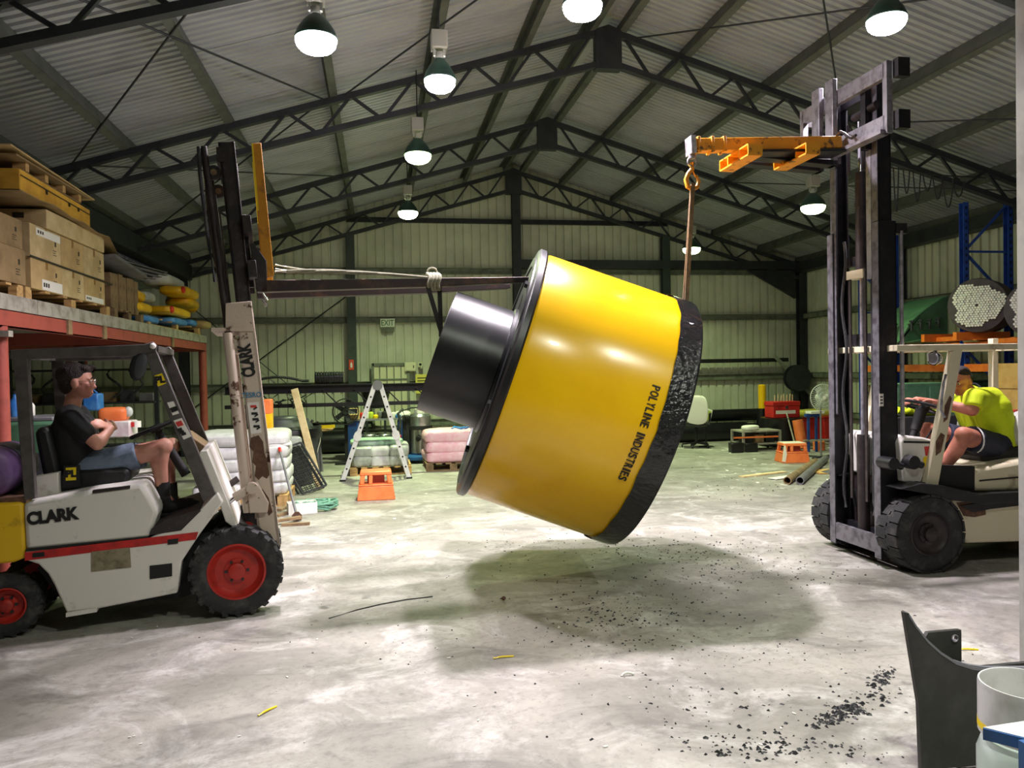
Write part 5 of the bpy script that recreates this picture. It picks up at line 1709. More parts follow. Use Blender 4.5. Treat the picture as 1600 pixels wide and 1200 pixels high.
# ---------------------------------------------------------------- under the mezzanine
def shelf_goods():
    W = dict(world=True)
    t = thing('steel_bench', 'long steel bench under the mezzanine behind the seated man', 'bench', (-4.0, 9.6, 0))
    part('bench_top', MB().box(-5.1, -3.4, 9.2, 9.95, .92, .97), 'grey_sheet', t, **W)
    for x in (-5.05, -4.2, -3.45):
        for y in (9.25, 9.9):
            part('leg', MB().box(x - .03, x + .03, y - .03, y + .03, 0, .92), 'steel_dark', t, **W)
    part('front_panel', MB().box(-5.1, -3.9, 9.2, 9.22, .25, .92), 'green_machine', t, **W)
    def put(name, px, py, Y, sx, sy, sz, m, label, cat, bev=.02):
        c = atY(px, py, Y)
        return solo(name, MB().box(c.x - sx / 2, c.x + sx / 2, Y - sy / 2, Y + sy / 2, c.z - sz / 2, c.z + sz / 2), m, label, cat, bevel=bev), c
    o, c = put('jerry_can', 146, 628, 9.6, .17, .2, .2, 'bag_blue', 'bright blue jerry can behind the seated man', 'jerry can')
    part('cap', MB().cyl((c.x - .04, 9.55, c.z + .1), (c.x - .04, 9.55, c.z + .14), .03), 'plastic_green', o, **W)
    part('handle', MB().tube([(c.x - .0, 9.55, c.z + .1), (c.x + .02, 9.55, c.z + .14), (c.x + .06, 9.55, c.z + .1)], .012), 'bag_blue', o, **W)
    c = atY(178, 648, 9.3)
    o = solo('orange_bag', MB().sack(c, .30, .25, .17, .1, 31), 'orange_plastic', 'orange plastic bag on the bench behind the seated man', 'bag')
    part('knot', MB().ell((c.x + .16, 9.28, c.z + .03), (.05, .04, .06), 12, 8), 'bag_clear', o, **W)
    c = atY(190, 668, 9.3)
    solo('white_carton', MB().box(c.x - .15, c.x + .13, 9.15, 9.45, c.z - .10, c.z + .08), 'bag_pale', 'small off-white carton below the orange bag', 'carton', bevel=.015)
    c = atY(213, 662, 9.25)
    o = solo('tin', MB().cyl((c.x, 9.25, c.z - .04), (c.x, 9.25, c.z + .03), .05), 'paper', 'small white and red tin beside the off-white carton', 'tin')
    part('band', MB().cyl((c.x - .03, 9.24, c.z - .03), (c.x - .03, 9.24, c.z + .02), .047), 'red_paint', o, **W)
    t = thing('machine', 'dull green machine housing behind the left forklift seat', 'machine', (-3.9, 7.7, 0))
    a, b = atY(20, 640, 7.9), atY(82, 760, 7.9)
    part('housing', MB().box(a.x - .5, b.x + .05, 7.9, 8.6, 0, a.z - .12), 'green_machine', t, bevel=.03, **W)
    part('lid', MB().box(a.x - .45, b.x, 7.95, 8.55, a.z - .12, a.z - .08), 'grey_sheet', t, bevel=.01, **W)
    part('panel', MB().box(a.x, a.x + .25, 7.885, 7.9, .7, .95), 'plastic_grey', t, **W)
    for k, (px, py, m, lb) in enumerate(((23, 612, 'bag_blue', 'blue lidded bottle beside the red post, left edge'), (24, 630, 'paper', 'white bottle beside the red post, left edge'))):
        c = atY(px, py, 8.2)
        zb = atY(20, 640, 7.9).z - .08
        o = solo('bottle', MB().lathe([(.05, 0), (.055, .01), (.055, .10 + .04 * (1 - k)), (.02, .15 + .04 * (1 - k)), (.02, .18 + .04 * (1 - k))], (c.x + .06 * k, 8.2 + .14 * k, zb), n=18), m, lb, 'bottle')
        part('cap', MB().cyl((c.x + .06 * k, 8.2 + .14 * k, zb + .18 + .04 * (1 - k)), (c.x + .06 * k, 8.2 + .14 * k, zb + .21 + .04 * (1 - k)), .022), 'black_matte', o, **W)
    t = thing('tool_rack', 'dark tool rack with hanging hoses on the back wall under the mezzanine', 'rack', (-4.4, 12.5, 0))
    for x in (-5.4, -4.4, -3.35):
        part('post', MB().box(x - .03, x + .03, 12.5, 12.56, 0, 2.05), 'steel_dark', t, **W)
    for z in (.6, 1.25, 1.75):
        part('shelf', MB().box(-5.4, -3.35, 12.4, 12.75, z, z + .03), 'steel_dark', t, **W)
    for k in range(6):
        x = -5.1 + k * .3
        part('hose', MB().tube([(x + .1 * math.sin(i * .7 + k), 12.38, 1.75 - .05 * i) for i in range(9)], .018), 'rubber', t, **W)
    for k in range(7):
        x = -5.2 + k * .27
        o = solo('parts_box', MB().box(x, x + .2, 12.45, 12.7, 1.28, 1.28 + .12 + .03 * (k % 3)), ('carton_dark', 'plastic_grey', 'grey_sheet', 'timber_old')[k % 4], ['first', 'second', 'third', 'fourth', 'fifth', 'sixth', 'seventh'][k] + ' small dim parts box from the left on the dark tool rack', 'box', 'parts boxes on the tool rack', bevel=.006)
shelf_goods()

# ---------------------------------------------------------------- floor goods, left and centre
W = dict(world=True)
# white sacks stacked behind the left mast
k = 0
for lay in range(5):
    for col in range(2):
        x = -1.98 + col * .52
        z = .14 + lay * .155 + .075
        o = solo('white_sack', MB().sack((x + .02 * (lay % 2), 10.35 + .02 * col, z), .62, .9, .215, .02 * lay, 40 + k, .28), 'bag_white',
                 ('left' if col == 0 else 'right') + ' white sack, ' + ['bottom', 'second', 'middle', 'fourth', 'top'][lay] + ' layer of the stack behind the left mast', 'sack', 'white sacks behind the left mast')
        k += 1
pallet(-2.3, -1.15, 9.9, 10.8, 0, 'pallet under the white sacks behind the left mast', 'x', h=.14)
c = atY(432, 692, 10.2)
solo('white_rag', MB().sack((c.x, 10.2, c.z - .01), .34, .5, .05, .3, 77), 'paper', 'white plastic sheet folded on top of the white sacks', 'sheet')
c = atY(420, 668, 10.55)
o = solo('orange_case', MB().box(c.x - .05, c.x + .05, 10.45, 10.65, .93, 1.32), 'bag_yellow', 'upright yellow and orange case behind the left mast', 'case', bevel=.015)
part('lid', MB().box(c.x - .052, c.x + .052, 10.445, 10.655, 1.13, 1.325), 'orange_plastic', o, bevel=.015, **W)
# grey tub with lid and bin bag
t = thing('waste_tub', 'large dark grey waste tub with lid and black liner behind the white sacks', 'tub', (-1.45, 11.9, 0))
part('tub_body', MB().lathe([(.34, 0), (.36, .02), (.46, .78), (.48, .80), (.47, .82), (.44, .80), (.34, .05)], (-1.35, 11.9, 0), n=40), 'plastic_grey', t, **W)
part('liner', MB().lathe([(.44, .80), (.50, .84), (.47, .88), (.50, .78), (.505, .70)], (-1.35, 11.9, 0), n=40, cap=False), 'black_plastic', t, **W)
part('lid', MB().lathe([(.02, 1.02), (.22, 1.02), (.24, 1.0), (.40, .98), (.42, .93), (.45, .90), (.47, .86), (.02, .86)], (-1.45, 11.9, 0), n=40), 'plastic_grey', t, **W)
part('lid_rib', MB().tube([(-1.45 + .33 * math.cos(a), 11.9 + .33 * math.sin(a), .992) for a in [2 * math.pi * i / 24 for i in range(24)]], .012, 6, closed=True), 'plastic_grey', t, **W)
c = atY(455, 690, 11.35)
solo('plastic_bag', MB().sack((c.x, 11.35, c.z), .30, .1, .16, 0, 52), 'bag_clear', 'clear plastic bag hanging on the rim of the waste tub', 'bag')
# wire crate leaning
def wire_crate():
    a, b, c_ = atZ(452, 778, .0), atZ(483, 768, .0), atY(445, 700, 10.9)
    t = thing('wire_crate', 'black wire crate leaning against the waste tub', 'crate', (a.x, a.y, 0))
    o = Vector((-1.05, 10.75, .02))
    ux = Vector((-.42, .20, .72)).normalized() * .70
    uy = Vector((.38, .20, .10)).normalized() * .36
    n = ux.cross(uy).normalized() * .12
    for i in range(12):
        p = o + ux * (i / 11)
        part('wire', MB().cyl(p, p + uy, .006, n=6), 'black_matte', t, **W)
        part('wire', MB().cyl(p + n, p + uy + n, .006, n=6), 'black_matte', t, **W)
    for i in range(6):
        p = o + uy * (i / 5)
        part('wire', MB().cyl(p, p + ux, .006, n=6), 'black_matte', t, **W)
        part('wire', MB().cyl(p + n, p + ux + n, .006, n=6), 'black_matte', t, **W)
    for p in (o, o + uy):
        part('frame_bar', MB().bar(p, p + ux, .025, .025), 'plastic_grey', t, **W)
        part('frame_bar', MB().bar(p + n, p + ux + n, .025, .025), 'plastic_grey', t, **W)
    for p in (o, o + ux):
        part('frame_bar', MB().bar(p, p + uy, .025, .025), 'plastic_grey', t, **W)
wire_crate()
# leaning plank
p0, p1 = atZ(500, 766, .0), atY(460, 608, 11.6)
solo('plank', MB().bar((p0.x, p0.y, 0.02), p1, .10, .035, up=(0, 1, 0)), 'timber_pale', 'pale timber plank leaning upright left of the ladder', 'plank', bevel=.003)
# shovel
p0, p1 = atZ(464, 812, .01), atY(437, 702, 9.9)
t = thing('shovel', 'shovel with a grey handle leaning against the white sacks', 'shovel', (p0.x, p0.y, 0))
part('handle', MB().cyl(Vector((p0.x, p0.y, .05)), p1, .016, n=12), 'grey_sheet', t, **W)
part('grip', MB().cyl(p1 - (p1 - p0).normalized() * .06, p1 + (p1 - p0).normalized() * .02, .021, n=12), 'red_paint', t, **W)
part('blade', MB().prism([(-.05, 0), (.05, 0), (.055, .06), (.02, .10), (-.02, .10), (-.055, .06)], -.006, .006), 'rust_patch', t)
# rope heap, white box, timber scraps
c = atZ(495, 797, .0)
mb = MB()
for kk in range(5):
    pts = []
    for i in range(40):
        a = i * .55 + kk
        rr = .10 + .11 * abs(math.sin(i * .37 + kk * 1.7))
        pts.append((c.x + rr * 1.25 * math.cos(a), c.y + rr * .8 * math.sin(a), .02 + .05 * abs(math.sin(i * .9 + kk * 2)) + .012 * kk))
    mb.tube(pts, .013, 6)
solo('rope_heap', mb, 'rope_green', 'heap of green rope on the floor by the shovel', 'rope')
c = atZ(472, 801, .0)
t = thing('open_box', 'open white box lying on the floor behind the shovel', 'box', (c.x, c.y, 0), R(12))
part('base', MB().box(-.16, .16, -.10, .10, 0, .01), 'paper', t)
for x0, x1, y0, y1 in ((-.16, .16, -.105, -.10), (-.16, .16, .10, .105), (-.165, -.16, -.1, .1), (.16, .165, -.1, .1)):
    part('side', MB().box(x0, x1, y0, y1, 0, .13), 'paper', t)
for i, (a, b) in enumerate((((432, 806), (462, 798)), ((440, 820), (484, 818)), ((428, 815), (470, 808)), ((436, 797), (458, 788)))):
    p, q_ = atZ(*a, .015 + .03 * (i == 2)), atZ(*b, .015 + .03 * (i == 2))
    solo('timber_scrap', MB().bar(p, q_, .06, .03), 'timber_old', ['short dark timber scrap left of the rope heap', 'longest timber scrap lying in front of the shovel', 'timber scrap lying across another near the left mast', 'timber scrap half under the white box'][i], 'timber', 'timber scraps by the left mast')
# round table with clutter
c = atZ(482, 741, 0)
t = thing('round_table', 'round table with pale wood edge loaded with clutter left of the ladder', 'table', (c.x - .1, c.y, 0))
part('table_top', MB().lathe([(.02, .72), (.50, .72), (.52, .735), (.52, .755), (.02, .76)], n=40), 'timber', t)
for k in range(4):
    a = R(45 + 90 * k)
    part('leg', MB().cyl((.36 * math.cos(a), .36 * math.sin(a), .72), (.42 * math.cos(a), .42 * math.sin(a), 0), .024, n=12), 'grey_sheet', t)
tx, ty = c.x - .1, c.y
for k in range(7):
    a = k * .9
    x, y = tx + .28 * math.cos(a) - .05, ty + .25 * math.sin(a)
    mb = MB()
    mb.box(x - .07, x + .07, y - .03, y + .03, .765, .80).cyl((x, y, .80), (x + .05, y, .86 + .02 * (k % 3)), .022)
    solo('power_tool', mb, ('black_matte', 'plastic_grey', 'black_matte')[k % 3], 'small dark tool lying in the heap on the round table', 'tool', 'tools on the round table', bevel=.006)
a, b = atY(496, 661, c.y - .3), atY(518, 659, c.y - .3)
solo('spirit_level', MB().bar(Vector((a.x, c.y - .3, .79)), Vector((b.x + .05, c.y - .35, .80)), .03, .05), 'sticker_yellow', 'bright yellow spirit level on the round table', 'spirit level')
mb = MB().tube([atY(502, 672, c.y - .4), atY(500, 690, c.y - .45), atY(496, 705, c.y - .45), atY(491, 715, c.y - .4)], .008)
solo('cable', mb, 'paper', 'pale cable hanging off the round table', 'cable')

# steel storage rail with hoses
def pipe_rack():
    Y = 12.75
    t = thing('storage_rail', 'long dark steel storage rail crossing behind the ladder', 'rack', (-.5, Y, 0))
    z1, z2 = atY(530, 607, Y).z, atY(530, 632, Y).z
    part('top_beam', MB().channel((-2.4, Y, z1), (1.9, Y, z1), .10, .13, up=(0, 0, 1)), 'mast_dark', t, **W)
    part('lower_beam', MB().box(-2.4, 1.9, Y - .03, Y + .03, z2 - .03, z2 + .03), 'mast_dark', t, **W)
    for x in (-2.05, 1.75):
        part('post', MB().box(x - .05, x + .05, Y + .04, Y + .14, 0, z1 + .05), 'steel_dark', t, **W)
        part('foot', MB().box(x - .06, x + .06, Y - .25, Y + .5, 0, .06), 'steel_dark', t, **W)
    for i in range(8):
        x = -1.9 + i * .5
        part('brace', MB().bar((x, Y, z1), (x + .25, Y, z2), .02, .02), 'mast_dark', t, **W)
    zt = z1 + .075
    solo('black_hose', MB().tube([(-2.1 + .1 * i, Y + .02 * math.sin(i), zt + .03 + .10 * math.sin(min(1, i / 9) * math.pi * .9)) for i in range(11)], .022), 'rubber', 'black hose arching along the storage rail', 'hose')
    a, b = atY(492, 590, Y), atY(537, 592, Y)
    o = solo('roller', MB().cyl((a.x, Y, zt + .10), (b.x, Y, zt + .10), .095, n=28), 'black_plastic', 'black ribbed roller lying on the storage rail', 'roller')
    mb = MB()
    for i in range(11):
        x = a.x + .02 + (b.x - a.x - .04) * i / 10
        mb.lathe([(.094, -.008), (.104, -.004), (.104, .004), (.094, .008)], (x, Y, zt + .10), (1, 0, 0), 24, closed=True)
    part('ribs', mb, 'black_plastic', o, **W)
pipe_rack()
def hang_tangle():
    mb = MB()
    r2 = random.Random(3)
    for k in range(9):
        x, y = -1.9 + .09 * k, 12.62
        mb.tube([(x + r2.uniform(-.1, .15), y, 1.28 - .03 * i + .06 * math.sin(i * 1.3 + k)) for i in range(5)], .012, 6)
    solo('cable_tangle', mb, 'wire', 'dark tangle of cables hanging under the storage rail left end', 'cable')
hang_tangle()

# ladder
def ladder():
    a, b, ap = atZ(535, 753, 0), atZ(640, 749, 0), atY(590, 600, 11.95)
    t = thing('folding_ladder', 'aluminium folding A-frame ladder standing open in mid hall', 'ladder', ((a.x + b.x) / 2, 11.95, 0))
    y0, y1 = 11.95, 12.33
    top = Vector((ap.x, 0, ap.z))
    for sd, foot in ((-1, Vector((a.x, 0, 0))), (1, Vector((b.x, 0, 0)))):
        tp = top + Vector((sd * .045, 0, -.02))
        for y in (y0, y1):
            st = part('stile', MB().bar(Vector((foot.x, y, 0)), Vector((tp.x, y, tp.z)), .028, .07, up=(1, 0, 0)), 'aluminium', t, bevel=.003, **W)
            mid = foot.lerp(tp, .46)
            part('hinge', MB().cyl((mid.x, y - .03, mid.z), (mid.x, y + .03, mid.z), .06, n=20), 'aluminium', t, **W)
            mk = MB()
            for i in range(8):
                q_ = foot.lerp(tp, .13 + .107 * i)
                mk.cyl((q_.x, y - .019, q_.z), (q_.x, y + .019, q_.z), .014, n=10)
            part('rung_caps', mk, 'black_matte', st, **W)
            part('rubber_foot', MB().box(foot.x - .045, foot.x + .045, y - .025, y + .025, 0, .025), 'black_matte', st, **W)
        for i in range(6):
            q_ = foot.lerp(tp, .14 + .145 * i)
            part('rung', MB().bar((q_.x, y0, q_.z), (q_.x, y1, q_.z), .03, .03), 'aluminium', t, **W)
    for y in (y0, y1):
        part('top_hinge', MB().cyl((top.x, y - .03, top.z - .02), (top.x, y + .03, top.z - .02), .075, n=22), 'grey_sheet', t, **W)
ladder()

# step stools
def stool(c, w0, d0, h, label, paint=False, rz=0):
    t = thing('step_stool', label, 'step stool', c, rz)
    # tapered plastic shell with a hand opening on each side
    hw, hd = w0 / 2, d0 / 2
    hm = h * .50
    kk = lambda z: 1 - .22 * z / h
    def ring(z, f=1.0):
        s_ = kk(z) * f
        return [(-hw * s_, -hd * s_, z), (hw * s_, -hd * s_, z), (hw * s_, hd * s_, z), (-hw * s_, hd * s_, z)]
    m = 'orange_plastic'
    mb = MB()
    a, b = ring(0), ring(hm)
    mb.add(a + b + [(x * .9, y * .88, z) for x, y, z in a] + [(x * .9, y * .88, z) for x, y, z in b],
           [(i, (i + 1) % 4, 4 + (i + 1) % 4, 4 + i) for i in range(4)] + [(8 + i, 12 + i, 12 + (i + 1) % 4, 8 + (i + 1) % 4) for i in range(4)] + [(4 + i, 4 + (i + 1) % 4, 12 + (i + 1) % 4, 12 + i) for i in range(4)] + [(i, 8 + i, 8 + (i + 1) % 4, (i + 1) % 4) for i in range(4)])
    part('lower_shell', mb, m, t, bevel=.012)
    part('lip', MB().add(ring(hm, 1.03) + ring(hm + .02, 1.03), [(0, 3, 2, 1), (4, 5, 6, 7)] + [(i, (i + 1) % 4, 4 + (i + 1) % 4, 4 + i) for i in range(4)]), m, t, bevel=.008)
    z0_, z1_ = hm + .02, h - .045
    for sx in (-1, 1):
        for sy in (-1, 1):
            p0_, p1_ = Vector((sx * hw * kk(z0_) * .84, sy * hd * kk(z0_) * .84, z0_)), Vector((sx * hw * kk(z1_) * .84, sy * hd * kk(z1_) * .84, z1_))
            part('corner_post', MB().bar(p0_, p1_, w0 * .12, d0 * .13, up=(0, 1, 0)), m, t, bevel=.012)
    part('centre_post', MB().bar((-hw * .28, -hd * kk(z0_) * .86, z0_), (-hw * .26, -hd * kk(z1_) * .86, z1_), w0 * .10, .05, up=(0, 1, 0)), m, t, bevel=.01)
    part('tread', MB().add(ring(h - .05, 1.04) + ring(h - .01, 1.04) + ring(h, .98), [(0, 3, 2, 1), (8, 9, 10, 11)] + [(i, (i + 1) % 4, 4 + (i + 1) % 4, 4 + i) for i in range(4)] + [(4 + i, 4 + (i + 1) % 4, 8 + (i + 1) % 4, 8 + i) for i in range(4)]), m, t, bevel=.012)
    part('inner_core', MB().box(-hw * .45, hw * .45, -hd * .3, hd * .3, hm, h - .04), 'red_oxide', t)
    if paint:
        part('paint_splash', MB().add(ring(h - .003, 1.0) + ring(h + .004, .98), [(0, 3, 2, 1), (4, 5, 6, 7)] + [(i, (i + 1) % 4, 4 + (i + 1) % 4, 4 + i) for i in range(4)]), 'paint_splash', t, bevel=.004)
        part('paint_splash', MB().prism([(-hw * 1.0, .03), (-hw * .82, .02), (-hw * .70, h * .45), (-hw * .8, h * .9), (-hw * .84, h * .9)], -hd * 1.01, -hd * .80), 'paint_splash', t)
    return t
c = atZ(588, 781, 0)
stool((c.x, c.y + .15, 0), .49, .40, .37, 'orange plastic step stool in front of the ladder')
c = atZ(1245, 723, 0)
stool((c.x, c.y + .15, 0), .47, .40, .33, 'orange step stool smeared with white paint, right of the fitting', True, R(-8))

# wrapped pallet loads
def wrapped_load(name, x0, x1, y0, y1, layers, hz, m1, m2, lab, group, zb=.13, cols=2):
    k = 0
    dx = (x1 - x0) / cols
    for l in range(layers):
        for cidx in range(cols):
            x = x0 + dx * (cidx + .5)
            o = solo(name, MB().sack((x + .015 * ((l + cidx) % 2), (y0 + y1) / 2, zb + hz * (l + .5)), dx * 1.14, (y1 - y0), hz * 1.3, 0, 60 + k * 3, .26, 0, .36), m1 if (k + l) % 2 == 0 else m2,
                     lab % ((['left', 'middle', 'right'][cidx], ['bottom', 'top'][l]) if cols == 3 else (['bottom', 'middle', 'top'][l],)), 'sack', group)
            k += 1
a, b = atZ(668, 735, 0), atZ(738, 735, 0)
wrapped_load('pink_sack', a.x + .02, b.x + .12, 12.72, 13.6, 3, .17, 'bag_pink', 'bag_pink', 'pink and white wrapped sack beside the black flange, %s layer', 'pink wrapped sacks', cols=1)
pallet(a.x - .03, b.x + .15, 12.68, 13.65, 0, 'pallet under the pink wrapped sacks', 'x', 'timber_old', .13)
c = atY(720, 672, 13.0)
solo('blue_strap', MB().tube([(c.x - .15 + .05 * i, 13.0 + .12 * math.sin(i * 1.4), .67 + .025 * abs(math.sin(i * 1.9))) for i in range(9)], .02, 8), 'bag_blue', 'crumpled blue strap on top of the pink sacks', 'strap')
a, b = atZ(549, 744, 0), atZ(640, 742, 0)
wrapped_load('silver_sack', a.x + .03, b.x - .02, 12.55, 13.4, 2, .16, 'bag_clear', 'bag_white', '%s film wrapped sack in the %s layer seen through the ladder', 'film wrapped sacks behind the ladder', cols=3)
pallet(a.x - .02, b.x + .04, 12.5, 13.45, 0, 'pallet of film wrapped sacks seen through the ladder', 'x', h=.13)
c = atY(588, 694, 13.0)
solo('green_film', MB().sack((c.x, 13.0, .50), .86, .75, .11, 0, 91, .6), 'bag_film', 'crumpled greenish film on the wrapped sacks behind the ladder', 'film')

# blue workbench with clutter, black tub
def blue_bench():
    Y = 14.9
    a, b = atY(541, 660, Y), atY(641, 660, Y)
    t = thing('work_bench', 'blue steel workbench full of clutter behind the ladder', 'workbench', ((a.x + b.x) / 2, Y, 0))
    z = .78
    part('bench_top', MB().box(a.x, b.x, Y - .3, Y + .4, z - .03, z), 'grey_sheet', t, **W)
    part('shelf', MB().box(a.x, b.x, Y - .25, Y + .35, .30, .33), 'grey_sheet', t, **W)
    for x in (a.x + .12, b.x - .12):
        part('end_panel', MB().box(x - .12, x + .12, Y - .28, Y + .36, 0, z - .03), 'blue_steel', t, bevel=.01, **W)
    r2 = random.Random(5)
    cols = ['red_paint', 'paper', 'plastic_green', 'sticker_yellow', 'grey_sheet', 'black_matte', 'carton', 'paper', 'bag_blue']
    names = ['red', 'white', 'lime green', 'yellow', 'grey', 'black', 'brown', 'second white', 'blue']
    for i in range(9):
        x = a.x + .30 + i * (b.x - a.x - .45) / 9
        h = r2.uniform(.05, .12)
        o = solo('tub', MB().lathe([(.045, 0), (.05, .01), (.052, h), (.035, h + .01), (.03, h + .02)], (x, Y - .1 + r2.uniform(-.1, .1), z), n=18), cols[i], 'small %s container on the blue workbench' % names[i], 'container', 'containers on the workbench')
    t2 = thing('cardboard_box', 'open cardboard box at the left end of the blue workbench', 'carton', (a.x + .1, Y - .25, z))
    x0 = a.x - .0
    part('box', MB().box(x0, x0 + .26, Y - .28, Y - .02, z, z + .2), 'carton', t2, bevel=.004, **W)
    part('flap', MB().obox((x0 - .05, Y - .15, z + .15), (.07, 0, -.06), (0, .13, 0), (.002, 0, .003)), 'carton_pale', t2, **W)
    part('flap', MB().obox((x0 + .13, Y - .33, z + .15), (.13, 0, 0), (0, .05, .06), (0, .003, -.002)), 'carton', t2, **W)
    c_ = atY(638, 652, Y)
    solo('rag', MB().sack((c_.x - .1, Y, z + .06), .30, .3, .12, 0, 93, .8), 'paper', 'white rag heap at the right end of the blue workbench', 'rag')
    for i in range(2):
        solo('silver_bag', MB().sack((a.x + .42 + .28 * i, Y - .05, .42), .34, .4, .18, .3 * i, 95 + i, .7), 'stainless', ['left', 'right'][i] + ' shiny silver bag on the shelf of the blue workbench', 'bag', 'silver bags under the bench')
    c_ = atY(587, 634, 15.6)
    t3 = thing('hanging_tub', 'black plastic tub standing on a stand above the workbench', 'tub', (c_.x, 15.6, 0))
    part('tub', MB().lathe([(.22, .96), (.29, 1.26), (.31, 1.27), (.31, 1.30), (.27, 1.29), (.2, .98)], (0, 0, 0), n=32), 'black_plastic', t3)
    for x in (-.18, .18):
        part('stand_leg', MB().box(x - .025, x + .025, -.02, .03, 0, .97), 'steel_dark', t3)
    part('stand_top', MB().box(-.24, .24, -.2, .2, .94, .965), 'steel_dark', t3)
    # black drum fan
    c_ = atY(540, 643, 14.2)
    t4 = thing('drum_fan', 'round black floor fan beside the workbench', 'fan', (c_.x, 14.2, 0))
    zc = c_.z
    part('guard_ring', MB().lathe([(.22, -.06), (.24, -.06), (.24, .06), (.22, .06)], (0, 0, zc), (0, 1, 0), 32, closed=True), 'black_matte', t4)
    for k in range(5):
        a_ = 2 * math.pi * k / 5
        d = Vector((math.cos(a_), 0, math.sin(a_)))
        part('blade', MB().obox(Vector((0, 0, zc)) + d * .12, d * .09, Vector((-d.z, .5, d.x)).normalized() * .05, Vector((0, .004, 0))), 'plastic_grey', t4)
    for k in range(4):
        part('guard_wire', MB().tube([(r_ * math.cos(a_), -.06, zc + r_ * math.sin(a_)) for r_ in [.05 + .045 * k] for a_ in [2 * math.pi * i / 28 for i in range(28)]], .004, 5, closed=True), 'black_matte', t4)
    part('motor', MB().cyl((0, -.05, zc), (0, .08, zc), .05), 'black_matte', t4)
    part('stand', MB().box(-.03, .03, .06, .1, .03, zc).box(-.2, .2, -.12, .18, 0, .04), 'black_matte', t4)
blue_bench()

# industrial vacuum
def vacuum():
    c = atZ(651, 722, 0)
    t = thing('vacuum_cleaner', 'steel drum vacuum cleaner on a blue base beside the black pipe', 'vacuum cleaner', (c.x + .02, c.y, 0))
    k = 1.0
    part('base', MB().lathe([(.30, .06), (.32, .08), (.32, .12), (.22, .15)], (0, 0, 0), n=32), 'trolley_blue', t)
    for i in range(4):
        a = R(45 + 90 * i)
        part('castor', MB().cyl((.26 * math.cos(a), .26 * math.sin(a) - .015, .035), (.26 * math.cos(a), .26 * math.sin(a) + .015, .035), .035), 'black_matte', t)
    part('tank', MB().lathe([(.16, .14), (.19, .18), (.19, .58), (.20, .60), (.20, .63)], (.06, 0, 0), n=36), 'stainless', t)
    part('clamp_band', MB().lathe([(.2, .60), (.215, .60), (.215, .67), (.2, .67)], (.06, 0, 0), n=36, closed=True), 'black_matte', t)
    part('head', MB().lathe([(.2, .66), (.2, .84), (.17, .88), (.10, .90), (.02, .91)], (.06, 0, 0), n=36), 'stainless', t)
    part('motor_cap', MB().lathe([(.10, .90), (.11, .97), (.02, .99)], (.06, 0, 0), n=28), 'paper', t)
    part('inlet', MB().cyl((.02, -.2, .45), (.0, -.26, .44), .045), 'black_matte', t)
    part('rear_post', MB().box(-.26, -.13, -.05, .12, .12, .86), 'black_matte', t, bevel=.02)
    part('handle', MB().tube([(-.2, -.1, .8), (-.26, -.12, .95), (-.1, -.12, 1.0), (.05, -.08, .99)], .015), 'black_matte', t)
    part('hose', MB().tube([(-.30, -.1, .2), (-.34, -.12, .45), (-.30, -.14, .75), (-.34, -.1, .9), (-.25, 0, .97)], .025), 'rubber', t)
    part('switch', MB().box(-.35, -.29, -.15, -.1, .42, .52), 'red_paint', t, bevel=.006)
vacuum()
# long black pipes on the floor along the back wall
for i, (x0, x1, y, r, z, lb) in enumerate(((-3.4, .9, 16.2, .24, .24, 'long thick black pipe lying along the back wall left of the fitting'), (5.4, 8.0, 15.9, .20, .20, 'black pipe lying on the floor along the back wall, behind the office chair'),
                                           (5.6, 8.6, 16.3, .17, .17, 'rear black pipe lying against the back wall right of the fitting'), (6.0, 8.4, 16.1, .13, .55, 'thin black pipe lying on top of the two wall pipes'))):
    solo('black_pipe', MB().lathe([(r, 0), (r, x1 - x0), (r * .88, x1 - x0), (r * .88, 0)], (x0, y, z), (1, 0, 0), 32, closed=True), 'black_plastic', lb, 'pipe', 'black pipes along the back wall')
# ---------------------------------------------------------------- right side, back
def office_chair():
    c = atZ(1088, 699, 0)
    t = thing('office_chair', 'office chair with pale back shell standing right of the fitting rim', 'chair', (c.x, c.y, 0), R(70))
    part('seat', MB().sack((0, 0, .47), .46, .46, .10, 0, 3, .5), 'chair_grey', t)
    part('backrest', MB().sack((-.22, 0, .78), .09, .42, .52, 0, 4, .5), 'chair_grey', t)
    part('back_shell', MB().sack((-.27, 0, .78), .06, .45, .56, 0, 5, .5), 'paper', t)
    part('gas_column', MB().cyl((0, 0, .10), (0, 0, .43), .03), 'black_matte', t)
    for k in range(5):
        a = 2 * math.pi * k / 5 + .3
        leg = part('base_leg', MB().bar((0, 0, .10), (.28 * math.cos(a), .28 * math.sin(a), .07), .045, .03), 'black_matte', t)
        part('castor', MB().cyl((.28 * math.cos(a), .28 * math.sin(a) - .015, .03), (.28 * math.cos(a), .28 * math.sin(a) + .015, .03), .03), 'black_matte', leg)
    for sd in (-1, 1):
        part('armrest', MB().tube([(.02, sd * .25, .46), (.04, sd * .28, .58), (.02, sd * .28, .68), (-.12, sd * .28, .69)], .022), 'black_matte', t)
office_chair()
c = atY(1105, 649, 14.8)
t = thing('sign_stand', 'small yellow-green sign on a stand beside the office chair', 'sign', (c.x, 14.8, 0))
part('sign_panel', MB().obox((0, 0, c.z), (.09, 0, -.03), (0, .012, 0), (.03, 0, .13)), 'paper', t, bevel=.008)
part('sign_face', MB().obox((0, -.015, c.z), (.065, 0, -.022), (0, .002, 0), (.022, 0, .10)), 'plastic_green', t)
part('stem', MB().cyl((-.03, .01, .02), (-.02, .01, c.z - .12), .014), 'black_matte', t)
part('foot', MB().lathe([(.15, 0), (.15, .015), (.03, .03)], (-.03, .01, 0), n=24), 'black_matte', t)

